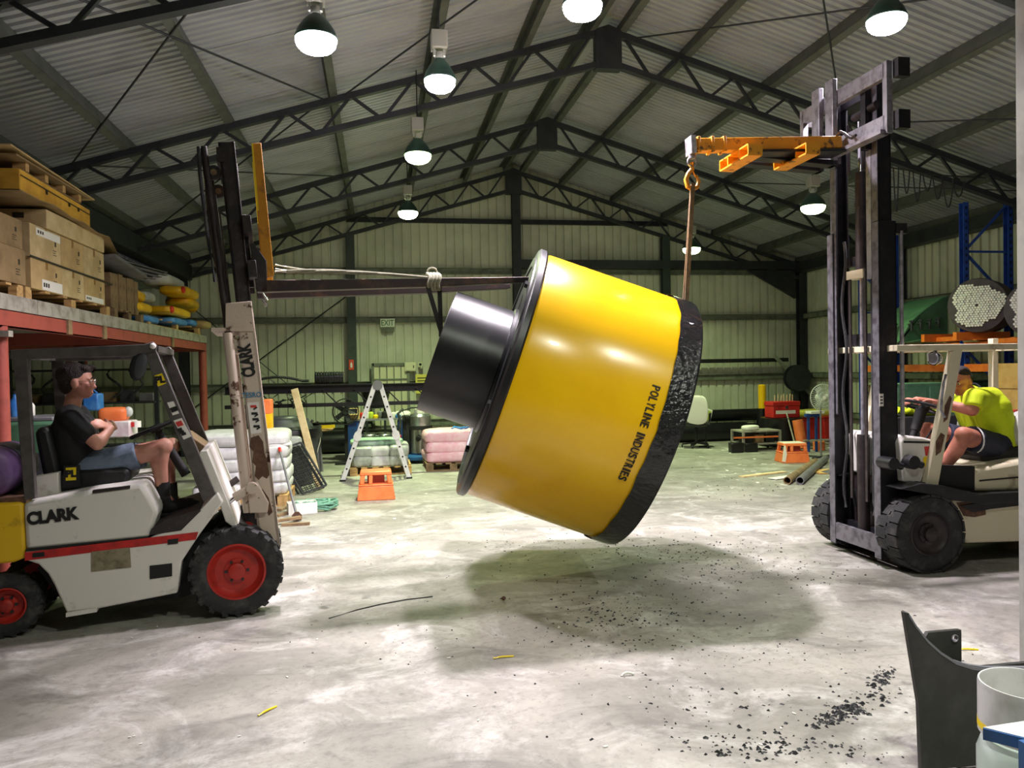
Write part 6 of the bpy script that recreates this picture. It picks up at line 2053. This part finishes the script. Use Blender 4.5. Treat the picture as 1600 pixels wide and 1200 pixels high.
c = atY(1191, 638, 15.6)
t = thing('yellow_bollard', 'yellow capped bollard sleeve standing among the black pipes', 'bollard', (c.x, 15.6, 0))
ct = atY(1191, 601, 15.6)
part('sleeve', MB().lathe([(.085, c.z), (.085, ct.z - .02), (.07, ct.z), (.01, ct.z + .01)], n=28), 'cone_yellow', t)
part('base_drum', MB().lathe([(.13, 0), (.13, c.z), (.02, c.z + .005)], n=28), 'black_plastic', t)

def low_trolley():
    c = atZ(1192, 704, 0)
    x0, x1, y0, y1 = c.x - .42, c.x + .38, c.y - .02, c.y + .5
    t = thing('low_trolley', 'low grey steel trolley in front of the black drum, right of the fitting', 'trolley', ((x0 + x1) / 2, (y0 + y1) / 2, 0))
    W = dict(world=True)
    for z in (.12, .36):
        part('shelf', MB().box(x0, x1, y0, y1, z, z + .03), 'deck_edge', t, **W)
    for x in (x0 + .02, x1 - .02):
        for y in (y0 + .02, y1 - .02):
            part('leg', MB().box(x - .02, x + .02, y - .02, y + .02, .05, .36), 'deck_edge', t, **W)
            part('castor', MB().cyl((x, y - .015, .03), (x, y + .015, .03), .03), 'black_matte', t, **W)
    solo('orange_bar', MB().bar((x0 - .2, y0 - .03, .27), (x1 - .08, y0 - .03, .27), .015, .03), 'orange_plastic', 'thin orange bar across the low trolley', 'bar')
    for i in range(2):
        solo('black_case', MB().box(x0 - .33 + .3 * i, x0 - .08 + .3 * i, y0 - .2 + .02 * i, y0 - .05, 0, .19 - .02 * i), 'black_plastic', ['left', 'right'][i] + ' black case on the floor before the low trolley', 'case', 'black cases by the trolley', bevel=.015)
    for i in range(3):
        solo('parts_bin', MB().box(x0 + .08 + .22 * i, x0 + .26 + .22 * i, y0 + .08, y0 + .35, .151, .30), ('black_plastic', 'timber_old', 'black_plastic')[i], ['left dark', 'middle brown', 'right dark'][i] + ' bin on the lower shelf of the low trolley', 'bin', 'bins on the trolley', bevel=.01)
    solo('white_rag', MB().sack((x0 + .25, y0 + .2, .435), .36, .25, .10, .3, 23, .8), 'paper', 'white rag on top of the low trolley', 'rag')
low_trolley()
def drum_corner():
    W = dict(world=True)
    c = atZ(1236, 700, 0)
    Y = c.y + .55
    x = c.x + .1
    solo('black_drum', MB().lathe([(.44, 0), (.46, .02), (.40, .55), (.41, .57), (.38, .58), (.02, .57)], (x, Y, 0), n=40), 'black_plastic', 'big black upturned tub behind the painted step stool', 'tub')
    a, b = atY(1206, 632, Y - .2), atY(1248, 656, Y - .2)
    t = thing('tool_chest', 'red metal tool chest with a white strip on the black tub', 'tool chest', ((a.x + b.x) / 2, Y - .2, .58))
    part('chest', MB().box(a.x, b.x, Y - .25, Y + .1, .58, .58 + (a.z - b.z) * .72), 'red_paint', t, bevel=.012, **W)
    part('lid', MB().box(a.x - .01, b.x + .01, Y - .26, Y + .11, .585 + (a.z - b.z) * .72, .58 + (a.z - b.z)), 'red_paint', t, bevel=.012, **W)
    part('label_strip', MB().box(a.x + .06, b.x - .1, Y - .256, Y - .249, .66, .73), 'paper', t, **W)
    part('latch', MB().box((a.x + b.x) / 2 - .03, (a.x + b.x) / 2 + .03, Y - .27, Y - .25, .76, .82), 'chrome', t, **W)
    zt = .58 + (a.z - b.z)
    for i in range(7):
        xx = a.x + .12 + i * .065
        solo('rod', MB().cyl((xx, Y - .1, zt), (xx + .01 * (i % 3), Y - .1, zt + .13 + .02 * (i % 2)), .009, n=8), 'timber_pale', ['first', 'second', 'third', 'fourth', 'fifth', 'sixth', 'seventh'][i] + ' thin pale rod from the left standing on the red tool chest', 'rod', 'rods on the tool chest')
    # orange tube leaning, bins, blue frame
    p, q = atZ(1258, 702, 0), atY(1250, 662, 13.3)
    solo('orange_tube', MB().lathe([(.10, 0), (.10, .55), (.085, .55), (.085, .02)], (p.x, p.y + .1, 0.02), (-.12, .1, 1), 24), 'orange_plastic', 'orange tube standing against the black tub', 'tube')
    solo('handle_bar', MB().cyl(atY(1229, 645, Y - .27), atZ(1252, 703, 0) + Vector((-.1, 0, 0)), .015), 'deck_edge', 'grey bar leaning on the red chest beside the orange tube', 'bar')
    for i, (px, py, m, lb) in enumerate(((1272, 690, 'red_paint', 'red bin left of the pedestal fan stand'), (1304, 690, 'red_paint', 'red bin half hidden by the right mast'))):
        c2 = atZ(px, py, 0)
        o = solo('red_bin', MB().prism([(-.20 + c2.x, .05), (.20 + c2.x, .05), (.26 + c2.x, .52), (-.26 + c2.x, .52)], c2.y + .0, c2.y + .45), m, lb, 'bin', 'red bins by the fan', bevel=.02)
        part('rim', MB().box(c2.x - .28, c2.x + .28, c2.y - .02, c2.y + .47, .51, .54), m, o, bevel=.01, world=True)
    c3 = atZ(1284, 690, 0)
    solo('yellow_sheet', MB().sack((c3.x - .05, c3.y + .2, .60), 1.0, .5, .17, .1, 24, .7), 'sign_yellow', 'folded yellow sheet lying over the red bins', 'sheet')
    c4 = atZ(1268, 706, 0)
    t = thing('blue_trestle', 'blue steel trestle in front of the red bins', 'trestle', (c4.x, c4.y, 0))
    for xx in (-.06, .10):
        part('leg', MB().box(xx - .02, xx + .02, -.02, .02, 0, .70), 'blue_steel', t)
    part('cross_bar', MB().box(-.12, .16, -.04, .04, .66, .72), 'blue_steel', t)
    part('foot_bar', MB().box(-.15, .40, -.03, .03, .20, .23), 'deck_edge', t)
    solo('paper_stack', MB().box(c4.x - .06, c4.x + .22, c4.y - .1, c4.y + .1, .721, .77), 'paper', 'white paper stack on the blue trestle', 'paper', bevel=.005)
    c5 = atZ(1274, 705, 0)
    solo('orange_can', MB().lathe([(.10, 0), (.11, .01), (.11, .17), (.08, .19)], (c5.x + .15, c5.y + .12, 0), n=20), 'orange_plastic', 'orange can on the floor under the blue trestle', 'can')
drum_corner()
def pedestal_fan():
    c = atZ(1283, 715, 0)
    hd = atY(1284, 621, c.y)
    t = thing('pedestal_fan', 'white wire pedestal fan beside the right mast', 'fan', (c.x, c.y, 0))
    hz, hx = hd.z, hd.x - c.x
    part('pole', MB().cyl((0, 0, .03), (0, 0, hz - .05), .016), 'grey_sheet', t)
    for a in (0, 90):
        part('cross_foot', MB().bar((-.28 * math.cos(R(a + 30)), -.28 * math.sin(R(a + 30)), .015), (.28 * math.cos(R(a + 30)), .28 * math.sin(R(a + 30)), .015), .04, .025), 'plastic_grey', t)
    part('motor', MB().cyl((hx, .12, hz), (hx, -.02, hz), .06), 'mesh_white', t)
    part('badge', MB().cyl((hx, -.085, hz), (hx, -.075, hz), .035), 'paper', t)
    for k in range(3):
        a = 2 * math.pi * k / 3
        d = Vector((math.cos(a), 0, math.sin(a)))
        part('blade', MB().obox(Vector((hx, -.03, hz)) + d * .11, d * .09, Vector((-d.z, .35, d.x)).normalized() * .055, Vector((0, .003, 0))), 'clear_plastic', t)
    rr = .235
    g = part('cage', MB().tube([(hx + rr * math.cos(a), -.03, hz + rr * math.sin(a)) for a in [2 * math.pi * i / 40 for i in range(40)]], .007, 6, closed=True), 'mesh_white', t)
    for k in range(36):
        a = 2 * math.pi * k / 36
        d = Vector((math.cos(a), 0, math.sin(a)))
        o = Vector((hx, 0, hz))
        part('cage_wire', MB().tube([o + d * .035 + Vector((0, -.08, 0)), o + d * .14 + Vector((0, -.078, 0)), o + d * .21 + Vector((0, -.06, 0)), o + d * rr + Vector((0, -.03, 0))], .0028, 4), 'mesh_white', g)
    for r_ in (.10, .16):
        part('cage_ring', MB().tube([(hx + r_ * math.cos(a), -.079, hz + r_ * math.sin(a)) for a in [2 * math.pi * i / 36 for i in range(36)]], .003, 4, closed=True), 'mesh_white', g)
pedestal_fan()
# pipes and planks lying on the floor
for i, (a, b, r) in enumerate((((1230, 751), (1274, 721), .055), ((1250, 751), (1290, 716), .055))):
    p, q = atZ(*a, r), atZ(*b, r)
    d = (q - p).normalized()
    L = (q - p).length
    solo('steel_pipe', MB().lathe([(r, 0), (r, L), (r * .8, L), (r * .8, 0)], p, d, 24, closed=True), ('timber_old', 'grey_sheet')[i], ['brown grey pipe on the floor behind the right mast, left of two', 'pale grey pipe on the floor behind the right mast, right of two'][i], 'pipe', 'loose pipes on the floor')
for i, (a, b, wd, m, lb) in enumerate((((1158, 745), (1226, 737), .10, 'timber_pale', 'pale timber batten on the floor right of the fitting'), ((1270, 738), (1330, 734), .35, 'plywood', 'plywood offcut on the floor behind the right mast'),
                                    ((1206, 748), (1236, 744), .16, 'paper', 'flattened white plastic sheet by the loose pipes'))):
    p, q = atZ(*a, .012), atZ(*b, .012)
    solo('floor_board' if i < 2 else 'plastic_sheet', MB().bar(p, q, wd, .02 if i < 2 else .006), m, lb, 'board' if i < 2 else 'sheet')
# wall mounted hose reel and strut
c = atY(1266, 590, 16.3)
c.x = min(c.x, 9.45)
t = thing('hose_reel', 'dark hose reel fixed in the far right corner behind the fan', 'hose reel', (c.x, 16.3, 0))
part('stand', MB().box(-.06, .06, -.05, .05, 0, c.z).box(-.2, .2, -.2, .2, 0, .03), 'steel_dark', t)
part('reel', MB().lathe([(.30, -.09), (.30, -.07), (.16, -.07), (.16, .07), (.30, .07), (.30, .09)], (0, -.1, c.z), (0, 1, 0), 32), 'steel_dark', t)
part('hose', MB().tube([((.18 + .012 * (i // 12)) * math.cos(i * math.pi / 6), -.1 - .05 + .025 * (i // 12), c.z + (.18 + .012 * (i // 12)) * math.sin(i * math.pi / 6)) for i in range(60)], .02), 'rubber', t)
a, b = atY(1212, 558, 16.5), atY(1266, 615, 16.2)
solo('diagonal_strut', MB().bar(Vector((a.x, 16.5, a.z)), Vector((b.x, 16.2, b.z)), .10, .08), 'girt', 'grey diagonal strut in the far right corner', 'strut')
a, b = atY(1100, 564, YB - .25), atY(1231, 560, YB - .25)
solo('wall_rail', MB().box(a.x - .3, b.x, YB - .28, YB - .22, a.z - .05, a.z + .04), 'black_paint', 'black rail along the back wall right of the fitting', 'rail')

# ---------------------------------------------------------------- pallet racking on the right
def racking():
    W = dict(world=True)
    t = thing('pallet_rack', 'blue and orange pallet racking along the right wall', 'pallet rack', (9.0, 10.4, 0))
    for y in (7.2, 10.1, 12.55):
        for x in (8.6, 9.35):
            u = part('upright', MB().channel((x, y, 0), (x, y, 4.0), .09, .09, .008, up=(0, 1, 0)), 'rack_blue', t, **W)
            mk = MB()
            for i in range(38):
                mk.box(x - .012, x + .012, y - .047, y - .0445, .2 + i * .1, .24 + i * .1)
            part('slot_holes', mk, 'ink', u, **W)
            part('foot_plate', MB().box(x - .08, x + .08, y - .08, y + .08, 0, .01), 'rack_blue', u, **W)
        for i in range(5):
            z = .4 + i * .72
            a, b = (8.6, 9.35) if i % 2 == 0 else (9.35, 8.6)
            part('brace', MB().bar((a, y, z), (b, y, z + .72), .035, .03), 'rack_blue', t, **W)
            part('brace', MB().bar((8.6, y, z), (9.35, y, z), .035, .03), 'rack_blue', t, **W)
    for y0, y1 in ((7.25, 10.05), (10.15, 12.5)):
        for z in (.75, 1.50, 1.82):
            for x in (8.57, 9.38):
                part('beam', MB().box(x - .025, x + .025, y0, y1, z, z + .11), 'rack_orange', t, **W)
    for i in range(9):
        y = 7.4 + i * .58
        part('deck_board', MB().box(8.5, 9.45, y, y + .3, 1.932, 1.955), 'timber_old', t, **W)
    # steel tube bundles wrapped in dark sleeves
    def bundle(c, ax, r, L, label):
        c, a = Vector(c), Vector(ax).normalized()
        t = thing('tube_bundle', label, 'tube bundle', (c.x, c.y, c.z - r), group='tube bundles on the rack')
        part('sleeve', MB().lathe([(r * .80, 0), (r * .97, 0), (r, .03), (r, L), (.02, L), (.02, .06), (r * .78, .06)], c, a, 40), 'roll_dark', t, world=True)
        _, s, u = basis(a)
        k = 0
        st = r * .094
        rr = random.Random(int(c.x * 100))
        for i in range(-9, 10):
            for j in range(-9, 10):
                x, y = (i + (.5 if j % 2 else 0)) * st, j * st * .87
                th = math.atan2(y, x)
                lim = r * (.80 + .10 * math.sin(3 * th + 1) + .05 * math.sin(7 * th))
                if math.hypot(x, y) > lim or math.hypot(x, y) < r * .06:
                    continue
                part('tube_end', MB().cyl(c + s * x + u * y - a * (.03 + rr.uniform(0, .02)), c + s * x + u * y + a * .05, st * .47, n=8), 'tube_white', t, world=True, smooth=0)
        return t
    c1 = atY(1527, 477, 9.55)
    bundle((c1.x, c1.y, c1.z), (.80, .60, .0), .385, .55, 'dark roll with white tube ends on the rack above the right driver')
    c2 = atY(1622, 482, 8.6)
    bundle((c2.x, c2.y, c2.z), (.80, .60, .0), .385, .55, 'second dark tube roll, cut off by the door jamb at the right edge')
    for i, (c, y) in enumerate(((c1, 9.75), (c2, 8.8))):
        zb = c.z - .42
        t2 = thing('cradle', ['orange cradle under the tube roll above the right driver', 'orange cradle under the tube roll at the right edge'][i], 'cradle', (c.x + .3, y + .2, 1.955), group='orange cradles')
        part('side_beam', MB().box(c.x - .25, c.x + .62, y - .1, y - .03, 1.955, zb + .05), 'rack_orange', t2, world=True)
        part('side_beam', MB().box(c.x - .25, c.x + .62, y + .55, y + .62, 1.955, zb + .05), 'rack_orange', t2, world=True)
        part('cross_piece', MB().box(c.x - .05, c.x + .05, y - .03, y + .55, 1.955, zb), 'rack_orange', t2, world=True)
        part('cross_piece', MB().box(c.x + .4, c.x + .5, y - .03, y + .55, 1.955, zb), 'rack_orange', t2, world=True)
racking()
def green_machine():
    W = dict(world=True)
    Y = 10.55
    pts = [(1402, 590), (1405, 545), (1412, 520), (1424, 500), (1445, 482), (1470, 465), (1482, 462), (1482, 590)]
    poly = [(q.x, q.z) for q in (atY(px, py, Y) for px, py in pts)]
    t = thing('green_press', 'green cast machine with rounded top on the rack left of the tube rolls', 'machine', (sum(p[0] for p in poly) / len(poly), Y + .3, 1.96))
    zb = 1.96
    poly = [(x, max(z, zb)) for x, z in poly]
    part('casing', MB().prism(poly, Y, Y + .8), 'green_machine', t, bevel=.02, **W)
    a, b = atY(1412, 535, Y), atY(1478, 525, Y)
    part('ledge', MB().prism([(a.x, a.z), (b.x, b.z + .02), (b.x - .02, zb), (a.x + .04, zb)], Y - .14, Y), 'green_machine', t, bevel=.01, **W)
    for i in range(4):
        q = atY(1421 + 14 * i, 510 - 1.5 * i, Y - .02)
        part('bolt', MB().cyl((q.x, Y - .07, q.z + .06), (q.x, Y - .07, q.z - .07), .018, n=10).cyl((q.x, Y - .07, q.z + .06), (q.x, Y - .07, q.z + .09), .034, n=6).cyl((q.x, Y - .07, q.z + .03), (q.x, Y, q.z + .03), .016, n=8), 'steel_dark', t, **W)
    q = atY(1404, 505, Y)
    part('pipe_stub', MB().tube([(q.x + .1, Y + .2, q.z), (q.x - .05, Y + .15, q.z + .02), (q.x - .1, Y + .1, q.z - .06)], .04), 'green_machine', t, **W)
    part('pipe_stub', MB().tube([(q.x + .1, Y + .2, q.z - .2), (q.x - .06, Y + .15, q.z - .2), (q.x - .08, Y + .1, q.z - .3)], .035), 'green_machine', t, **W)
green_machine()
# things on and under the lower rack level, seen behind the driver
def rack_clutter():
    W = dict(world=True)
    a, b = atX(1552, 568, 8.35), atX(1597, 640, 8.35)
    t = thing('plywood_panel', 'tan plywood panel standing against the rack behind the right driver', 'panel', (8.35, (a.y + b.y) / 2, 0))
    part('panel', MB().box(8.33, 8.36, b.y - .1, a.y, 0, a.z), 'plywood', t, **W)
    part('batten', MB().box(8.315, 8.33, b.y - .1, a.y, 1.28, 1.34), 'plywood', t, **W)
    part('batten', MB().box(8.315, 8.33, b.y - .1, a.y, .4, .46), 'plywood', t, **W)
    r2 = random.Random(11)
    cols = ['blue_steel', 'steel_dark', 'green_machine', 'carton_dark', 'grey_sheet', 'steel_dark', 'rack_blue', 'timber_old']
    nm = ['navy', 'charcoal', 'green', 'brown', 'grey', 'black', 'blue', 'weathered brown']
    for i in range(8):
        y = 9.4 + i * .4
        h = r2.uniform(.25, .5)
        o = solo('storage_box', MB().box(8.68, 9.25, y, y + .32, .862, .862 + h), cols[i], 'dim %s storage box on the lower rack level' % nm[i], 'box', 'boxes on the lower rack level', bevel=.015)
        part('lid', MB().box(8.66, 9.27, y - .01, y + .33, .862 + h, .885 + h), cols[i], o, bevel=.008, world=True)
    # green cabinet behind the steering wheel
    a, b = atY(1398, 600, 8.9), atY(1470, 680, 8.9)
    t = thing('green_cabinet', 'dull green steel cabinet behind the right steering wheel', 'cabinet', ((a.x + b.x) / 2, 9.1, 0))
    part('body', MB().box(a.x, b.x + .3, 8.9, 9.4, 0, a.z), 'green_machine', t, bevel=.01, **W)
    for k in range(2):
        x0 = a.x + .03 + k * (b.x + .3 - a.x - .03) / 2
        x1 = x0 + (b.x + .3 - a.x) / 2 - .06
        d = part('door', MB().box(x0, x1, 8.885, 8.9, .06, a.z - .05), 'green_machine', t, bevel=.006, **W)
        part('handle', MB().box(x1 - .06, x1 - .04, 8.865, 8.885, a.z * .5, a.z * .5 + .12), 'steel_bare', d, **W)
    # yellow strap heap on a crate
    c = atY(1405, 650, 7.9)
    t = thing('yellow_webbing', 'heap of bright yellow webbing on a dark crate beyond the right steering wheel', 'webbing', (c.x, 7.9, 0))
    mb = MB()
    for k in range(6):
        mb.tube([(c.x - .2 + .07 * i + .05 * math.sin(i * 1.7 + k), 7.9 + .12 * math.cos(i * 1.1 + k), c.z + .04 + .07 * abs(math.sin(i * .9 + k * .8)) - .008 * i) for i in range(10)], .022, 6)
    part('webbing', mb, 'hivis', t, **W)
    part('crate', MB().box(c.x - .3, c.x + .65, 7.7, 8.2, 0, c.z), 'black_matte', t, bevel=.01, **W)
rack_clutter()
# loops of cable hanging under the right roof slope
for i in range(7):
    a, b = atY(1396 + 17 * i, 262 + 2 * i, 8.7), atY(1404 + 19 * i, 262 + 3 * i, 8.7)
    dp = .55 if i == 0 else .22 + .08 * (i % 3)
    pts = []
    for k in range(13):
        f = k / 12
        p = a.lerp(b, f)
        pts.append(p + Vector((0, .02 * i, -dp * (1 - (2 * f - 1) ** 2))))
    solo('hanging_cable', MB().tube(pts, .008, 6), 'wire', ['long', 'second', 'third', 'fourth', 'fifth', 'sixth', 'seventh'][i] + ' thin dark cable loop from the mast, hanging under the right roof slope', 'cable', 'cable loops under the roof')
a, b = atY(1392, 262, 8.7), atY(1540, 278, 8.7)
solo('catenary_wire', MB().tube([a, a.lerp(b, .5) - Vector((0, 0, .03)), b], .009, 6), 'wire', 'straight dark wire that carries the cable loops under the roof', 'wire')

# ---------------------------------------------------------------- foreground right
def moulding():
    W = dict(world=True)
    Y = 2.72
    out = [(1413, 957), (1420, 958), (1432, 977), (1450, 1000), (1470, 1018), (1495, 1034), (1520, 1042), (1550, 1046), (1640, 1046), (1640, 1204), (1440, 1204), (1436, 1100)]
    poly = [(q.x, max(q.z, 0)) for q in (atY(px, py, Y) for px, py in out)]
    t = thing('curved_plate', 'dark grey moulded plate with a swept edge in the right foreground', 'moulding', (2.35, Y, 0))
    part('web', MB().prism(poly, Y, Y + .022), 'mould_black', t, smooth=20, bevel=.002, **W)
    ed = [(q.x, q.z) for q in (atY(px, py, Y) for px, py in out[1:9])]
    vs, fs = [], []
    for x, z in ed:
        vs += [(x, Y - .001, z), (x, Y + .04, z), (x, Y + .04, z - .012), (x, Y - .001, z - .012)]
    for i in range(len(ed) - 1):
        a = 4 * i
        fs += [(a + j, a + (j + 1) % 4, a + 4 + (j + 1) % 4, a + 4 + j) for j in range(4)]
    fs += [(0, 1, 2, 3), (len(vs) - 1, len(vs) - 2, len(vs) - 3, len(vs) - 4)]
    part('rim', MB().add(vs, fs), 'mould_edge', t, smooth=30, **W)
    def lug(p0, p1, hole, nm):
        a, b = atY(*p0, Y + .16), atY(*p1, Y + .16)
        h = atY(*hole, Y + .16)
        vs, fs = [], []
        n = 24
        cx, cz, r = h.x, h.z, .014
        ring = [(cx + r * math.cos(2 * math.pi * i / n), cz + r * math.sin(2 * math.pi * i / n)) for i in range(n)]
        rect = []
        for i in range(n):
            th = 2 * math.pi * i / n
            dx, dz = math.cos(th), math.sin(th)
            k = min([((b.x if dx > 0 else a.x) - cx) / dx if abs(dx) > 1e-6 else 9, ((a.z if dz > 0 else b.z) - cz) / dz if abs(dz) > 1e-6 else 9])
            rect.append((cx + dx * k, cz + dz * k))
        mb = MB()
        for y in (Y + .15, Y + .17):
            vs += [(x, y, z) for x, z in ring] + [(x, y, z) for x, z in rect]
        for i in range(n):
            j = (i + 1) % n
            fs += [(i, j, n + j, n + i), (2 * n + i, 3 * n + i, 3 * n + j, 2 * n + j), (i, 2 * n + i, 2 * n + j, j), (n + i, n + j, 3 * n + j, 3 * n + i)]
        l = part(nm, mb.add(vs, fs), 'mould_black', t, smooth=20, **W)
        part('hole_rim', MB().tube([(x, Y + .148, z) for x, z in ring], .0025, 6, closed=True), 'steel_bare', l, **W)
    lug((1440, 988), (1500, 1052), (1489, 996), 'lug_plate')
    lug((1520, 1042), (1640, 1090), (1593, 1054), 'lug_plate')
    part('side_rib', MB().box(2.28, 2.30, Y + .022, Y + .15, 0, .40), 'mould_black', t, **W)
moulding()
def foreground_gas():
    W = dict(world=True)
    Y = 2.36
    c = atY(1600, 1100, Y)
    x = atY(1606, 1100, Y).x
    rc = x - atY(1546, 1090, Y).x
    zt = atY(1570, 1072, Y).z
    t = thing('gas_bottle', 'pale grey gas bottle with collar in the bottom right corner', 'gas bottle', (x, Y, 0))
    zs = atY(1560, 1160, Y).z
    part('tank', MB().lathe([(.10, 0), (.14, .01), (.16, .04), (.16, max(zs - .06, .06)), (.14, zs), (.09, zs + .03), (.02, zs + .035)], (0, 0, 0), n=40), 'gas_pale', t)
    part('collar', MB().lathe([(rc, zs + .015), (rc, zt - .012), (rc * .985, zt), (rc * .95, zt), (rc * .93, zt - .012), (rc * .93, zs + .02)], n=40, closed=True), 'gas_grey', t)
    part('valve', MB().cyl((-.02, 0, zs), (-.02, 0, zs + .08), .018).cyl((-.075, -.02, zs + .07), (.03, 0, zs + .075), .014), 'brass', t)
    part('hand_wheel', MB().lathe([(.028, 0), (.03, .006), (.03, .016), (.028, .022)], (-.02, 0, zs + .085), n=20), 'red_paint', t)
    part('warning_label', MB().lathe([(rc * 1.004, zs + .03), (rc * 1.006, zs + .03), (rc * 1.006, zs + .055), (rc * 1.004, zs + .055)], n=40, closed=True), 'sticker_yellow', t)
    # blue trolley frame just in front of the bottle
    a = atY(1536, 1136, 2.12)
    t = thing('bottle_trolley', 'blue steel trolley frame around the gas bottle, bottom right corner', 'trolley', (a.x + .15, 2.2, 0))
    zc = a.z
    part('top_plate', MB().prism([(a.x, 2.12), (a.x + .085, 2.02), (a.x + .34, 2.02), (a.x + .34, 2.14)], zc - .004, zc, 'xy'), 'gas_grey', t, **W)
    part('front_bar', MB().bar((a.x - .002, 2.118, zc - .02), (a.x + .085, 2.016, zc - .02), .006, .036), 'trolley_blue', t, **W)
    part('front_bar', MB().box(a.x + .085, a.x + .34, 2.01, 2.018, zc - .04, zc - .002), 'trolley_blue', t, **W)
    b = atY(1598, 1140, 2.0)
    part('upright', MB().box(b.x - .008, b.x + .05, 1.98, 2.008, 0, zc + .01), 'trolley_blue', t, **W)
    part('upright', MB().box(a.x + .30, a.x + .34, 2.14, 2.17, 0, zc), 'trolley_blue', t, **W)
    part('base_plate', MB().box(a.x + .02, a.x + .5, 1.99, 2.19, .02, .035), 'trolley_blue', t, **W)
    for y in (1.99, 2.19):
        part('wheel', MB().cyl((b.x + .2, y - .012, .05), (b.x + .2, y + .012, .05), .05), 'rubber', t, **W)
foreground_gas()

# ---------------------------------------------------------------- litter on the floor
def shavings():
    r2 = random.Random(21)
    mb = MB()
    def bit(x, y, s):
        th = r2.uniform(0, 6.28)
        k = r2.uniform(.5, 1.1)
        d, e = Vector((math.cos(th), math.sin(th), 0)), Vector((-math.sin(th), math.cos(th), 0))
        o = Vector((x, y, 0.0005))
        h = s * r2.uniform(.35, .9)
        mb.add([o - d * s - e * s * .4 * k, o + d * s * .8 - e * s * .6 * k, o + d * s * .9 * k + e * s * .5, o - d * s * .5 + e * s * .8 * k, o + d * s * .2 + Vector((0, 0, h)), o - d * s * .4 + e * s * .1 + Vector((0, 0, h * .7))],
               [(0, 1, 4, 5), (1, 2, 4), (2, 3, 5, 4), (3, 0, 5), (0, 3, 2, 1)])
    def cluster(px, py, rx, ry, n, s0, s1):
        for _ in range(n):
            u, v = r2.gauss(0, .5), r2.gauss(0, .5)
            p = atZ(px + u * rx, py + v * ry, 0)
            bit(p.x, p.y, s0 * .6 + (s1 - s0 * .6) * r2.random() ** 1.6)
    def seg(a, b, n, sp, s0, s1):
        for _ in range(n):
            f = r2.random()
            p = atZ(a[0] + (b[0] - a[0]) * f + r2.gauss(0, sp * 1.6), a[1] + (b[1] - a[1]) * f + r2.gauss(0, sp), 0)
            bit(p.x, p.y, s0 * .6 + (s1 - s0 * .6) * r2.random() ** 1.6)
    seg((1275, 1135), (1330, 1108), 120, 5, .007, .018)
    cluster(1330, 1108, 26, 14, 70, .007, .02)
    cluster(1372, 1090, 30, 14, 26, .007, .018)
    cluster(1318, 1100, 90, 40, 50, .005, .013)
    seg((1366, 1078), (1394, 1046), 70, 5, .007, .018)
    cluster(1378, 1060, 18, 14, 40, .007, .018)
    cluster(1180, 1165, 110, 22, 130, .007, .017)
    cluster(1090, 1110, 160, 60, 80, .006, .015)
    cluster(1330, 1175, 90, 22, 40, .006, .012)
    cluster(1000, 950, 160, 70, 300, .004, .013)
    cluster(940, 965, 90, 40, 140, .005, .015)
    cluster(1080, 860, 160, 22, 260, .005, .014)
    cluster(1130, 890, 160, 30, 160, .005, .014)
    cluster(850, 850, 160, 20, 80, .005, .012)
    cluster(1250, 900, 160, 40, 120, .004, .012)
    cluster(1100, 1020, 260, 40, 90, .004, .010)
    cluster(1520, 1060, 90, 40, 70, .004, .012)
    cluster(800, 1000, 500, 90, 120, .003, .009)
    cluster(700, 880, 300, 50, 70, .004, .010)
    cluster(1150, 760, 160, 25, 90, .006, .016)
    o = solo('black_shavings', mb, 'shavings', 'black plastic shavings strewn over the concrete floor', 'shavings', smooth=0, kind='stuff')
    mb = MB()
    def flake(px, py, s):
        p = atZ(px, py, 0)
        th = r2.uniform(0, 3)
        mb.obox((p.x, p.y, .003), (math.cos(th) * s, math.sin(th) * s, 0), (-math.sin(th) * s * .4, math.cos(th) * s * .4, 0), (0, 0, .002))
    for _ in range(46):
        flake(r2.gauss(1200, 80), r2.gauss(735, 16), r2.uniform(.015, .05))
    for _ in range(30):
        flake(r2.uniform(450, 1100), r2.uniform(760, 860), r2.uniform(.006, .02))
    for _ in range(24):
        flake(r2.uniform(200, 1300), r2.uniform(960, 1180), r2.uniform(.004, .01))
    solo('pale_scraps', mb, 'paper', 'tiny pale paper and plastic scraps scattered on the floor', 'scraps', smooth=0, kind='stuff')
shavings()
p = atZ(980, 1056, 0)
solo('white_curl', MB().tube([(p.x - .035 + .012 * i, p.y + .006 * math.sin(i * .5), .004 + .011 * math.sin(i * .5)) for i in range(7)], .006, 6), 'paper', 'curled white shaving on the floor in front of the shadow', 'shaving')
for i, (px, py) in enumerate(((787, 1028), (418, 1112), (1512, 1016))):
    p = atZ(px, py, 0)
    th = (.1, .9, -.2)[i]
    solo('yellow_strip', MB().tube([(p.x + .03 * (k - 2) * math.cos(th), p.y + .03 * (k - 2) * math.sin(th), .005 + .003 * math.sin(k)) for k in range(5)], .005, 6), 'sticker_yellow', ['yellow plastic strip on the floor inside the shadow', 'yellow plastic strip on the open floor at lower left', 'yellow plastic strip beyond the curved plate'][i], 'strip', 'yellow strips on the floor')
a, b, m_ = atZ(514, 966, .004), atZ(676, 932, .004), atZ(595, 944, .004)
solo('floor_wire', MB().tube([a, a.lerp(m_, .5) + Vector((0, .02, 0)), m_, m_.lerp(b, .5) + Vector((0, .02, 0)), b], .004, 6), 'wire', 'thin dark wire lying on the floor left of the shadow', 'wire')
p = atZ(787, 939, 0)
solo('brown_lump', MB().ell((p.x, p.y, .02), (.017, .014, .014), 10, 8), 'rust_patch', 'small rusty brown lump lying inside the shadow', 'lump')
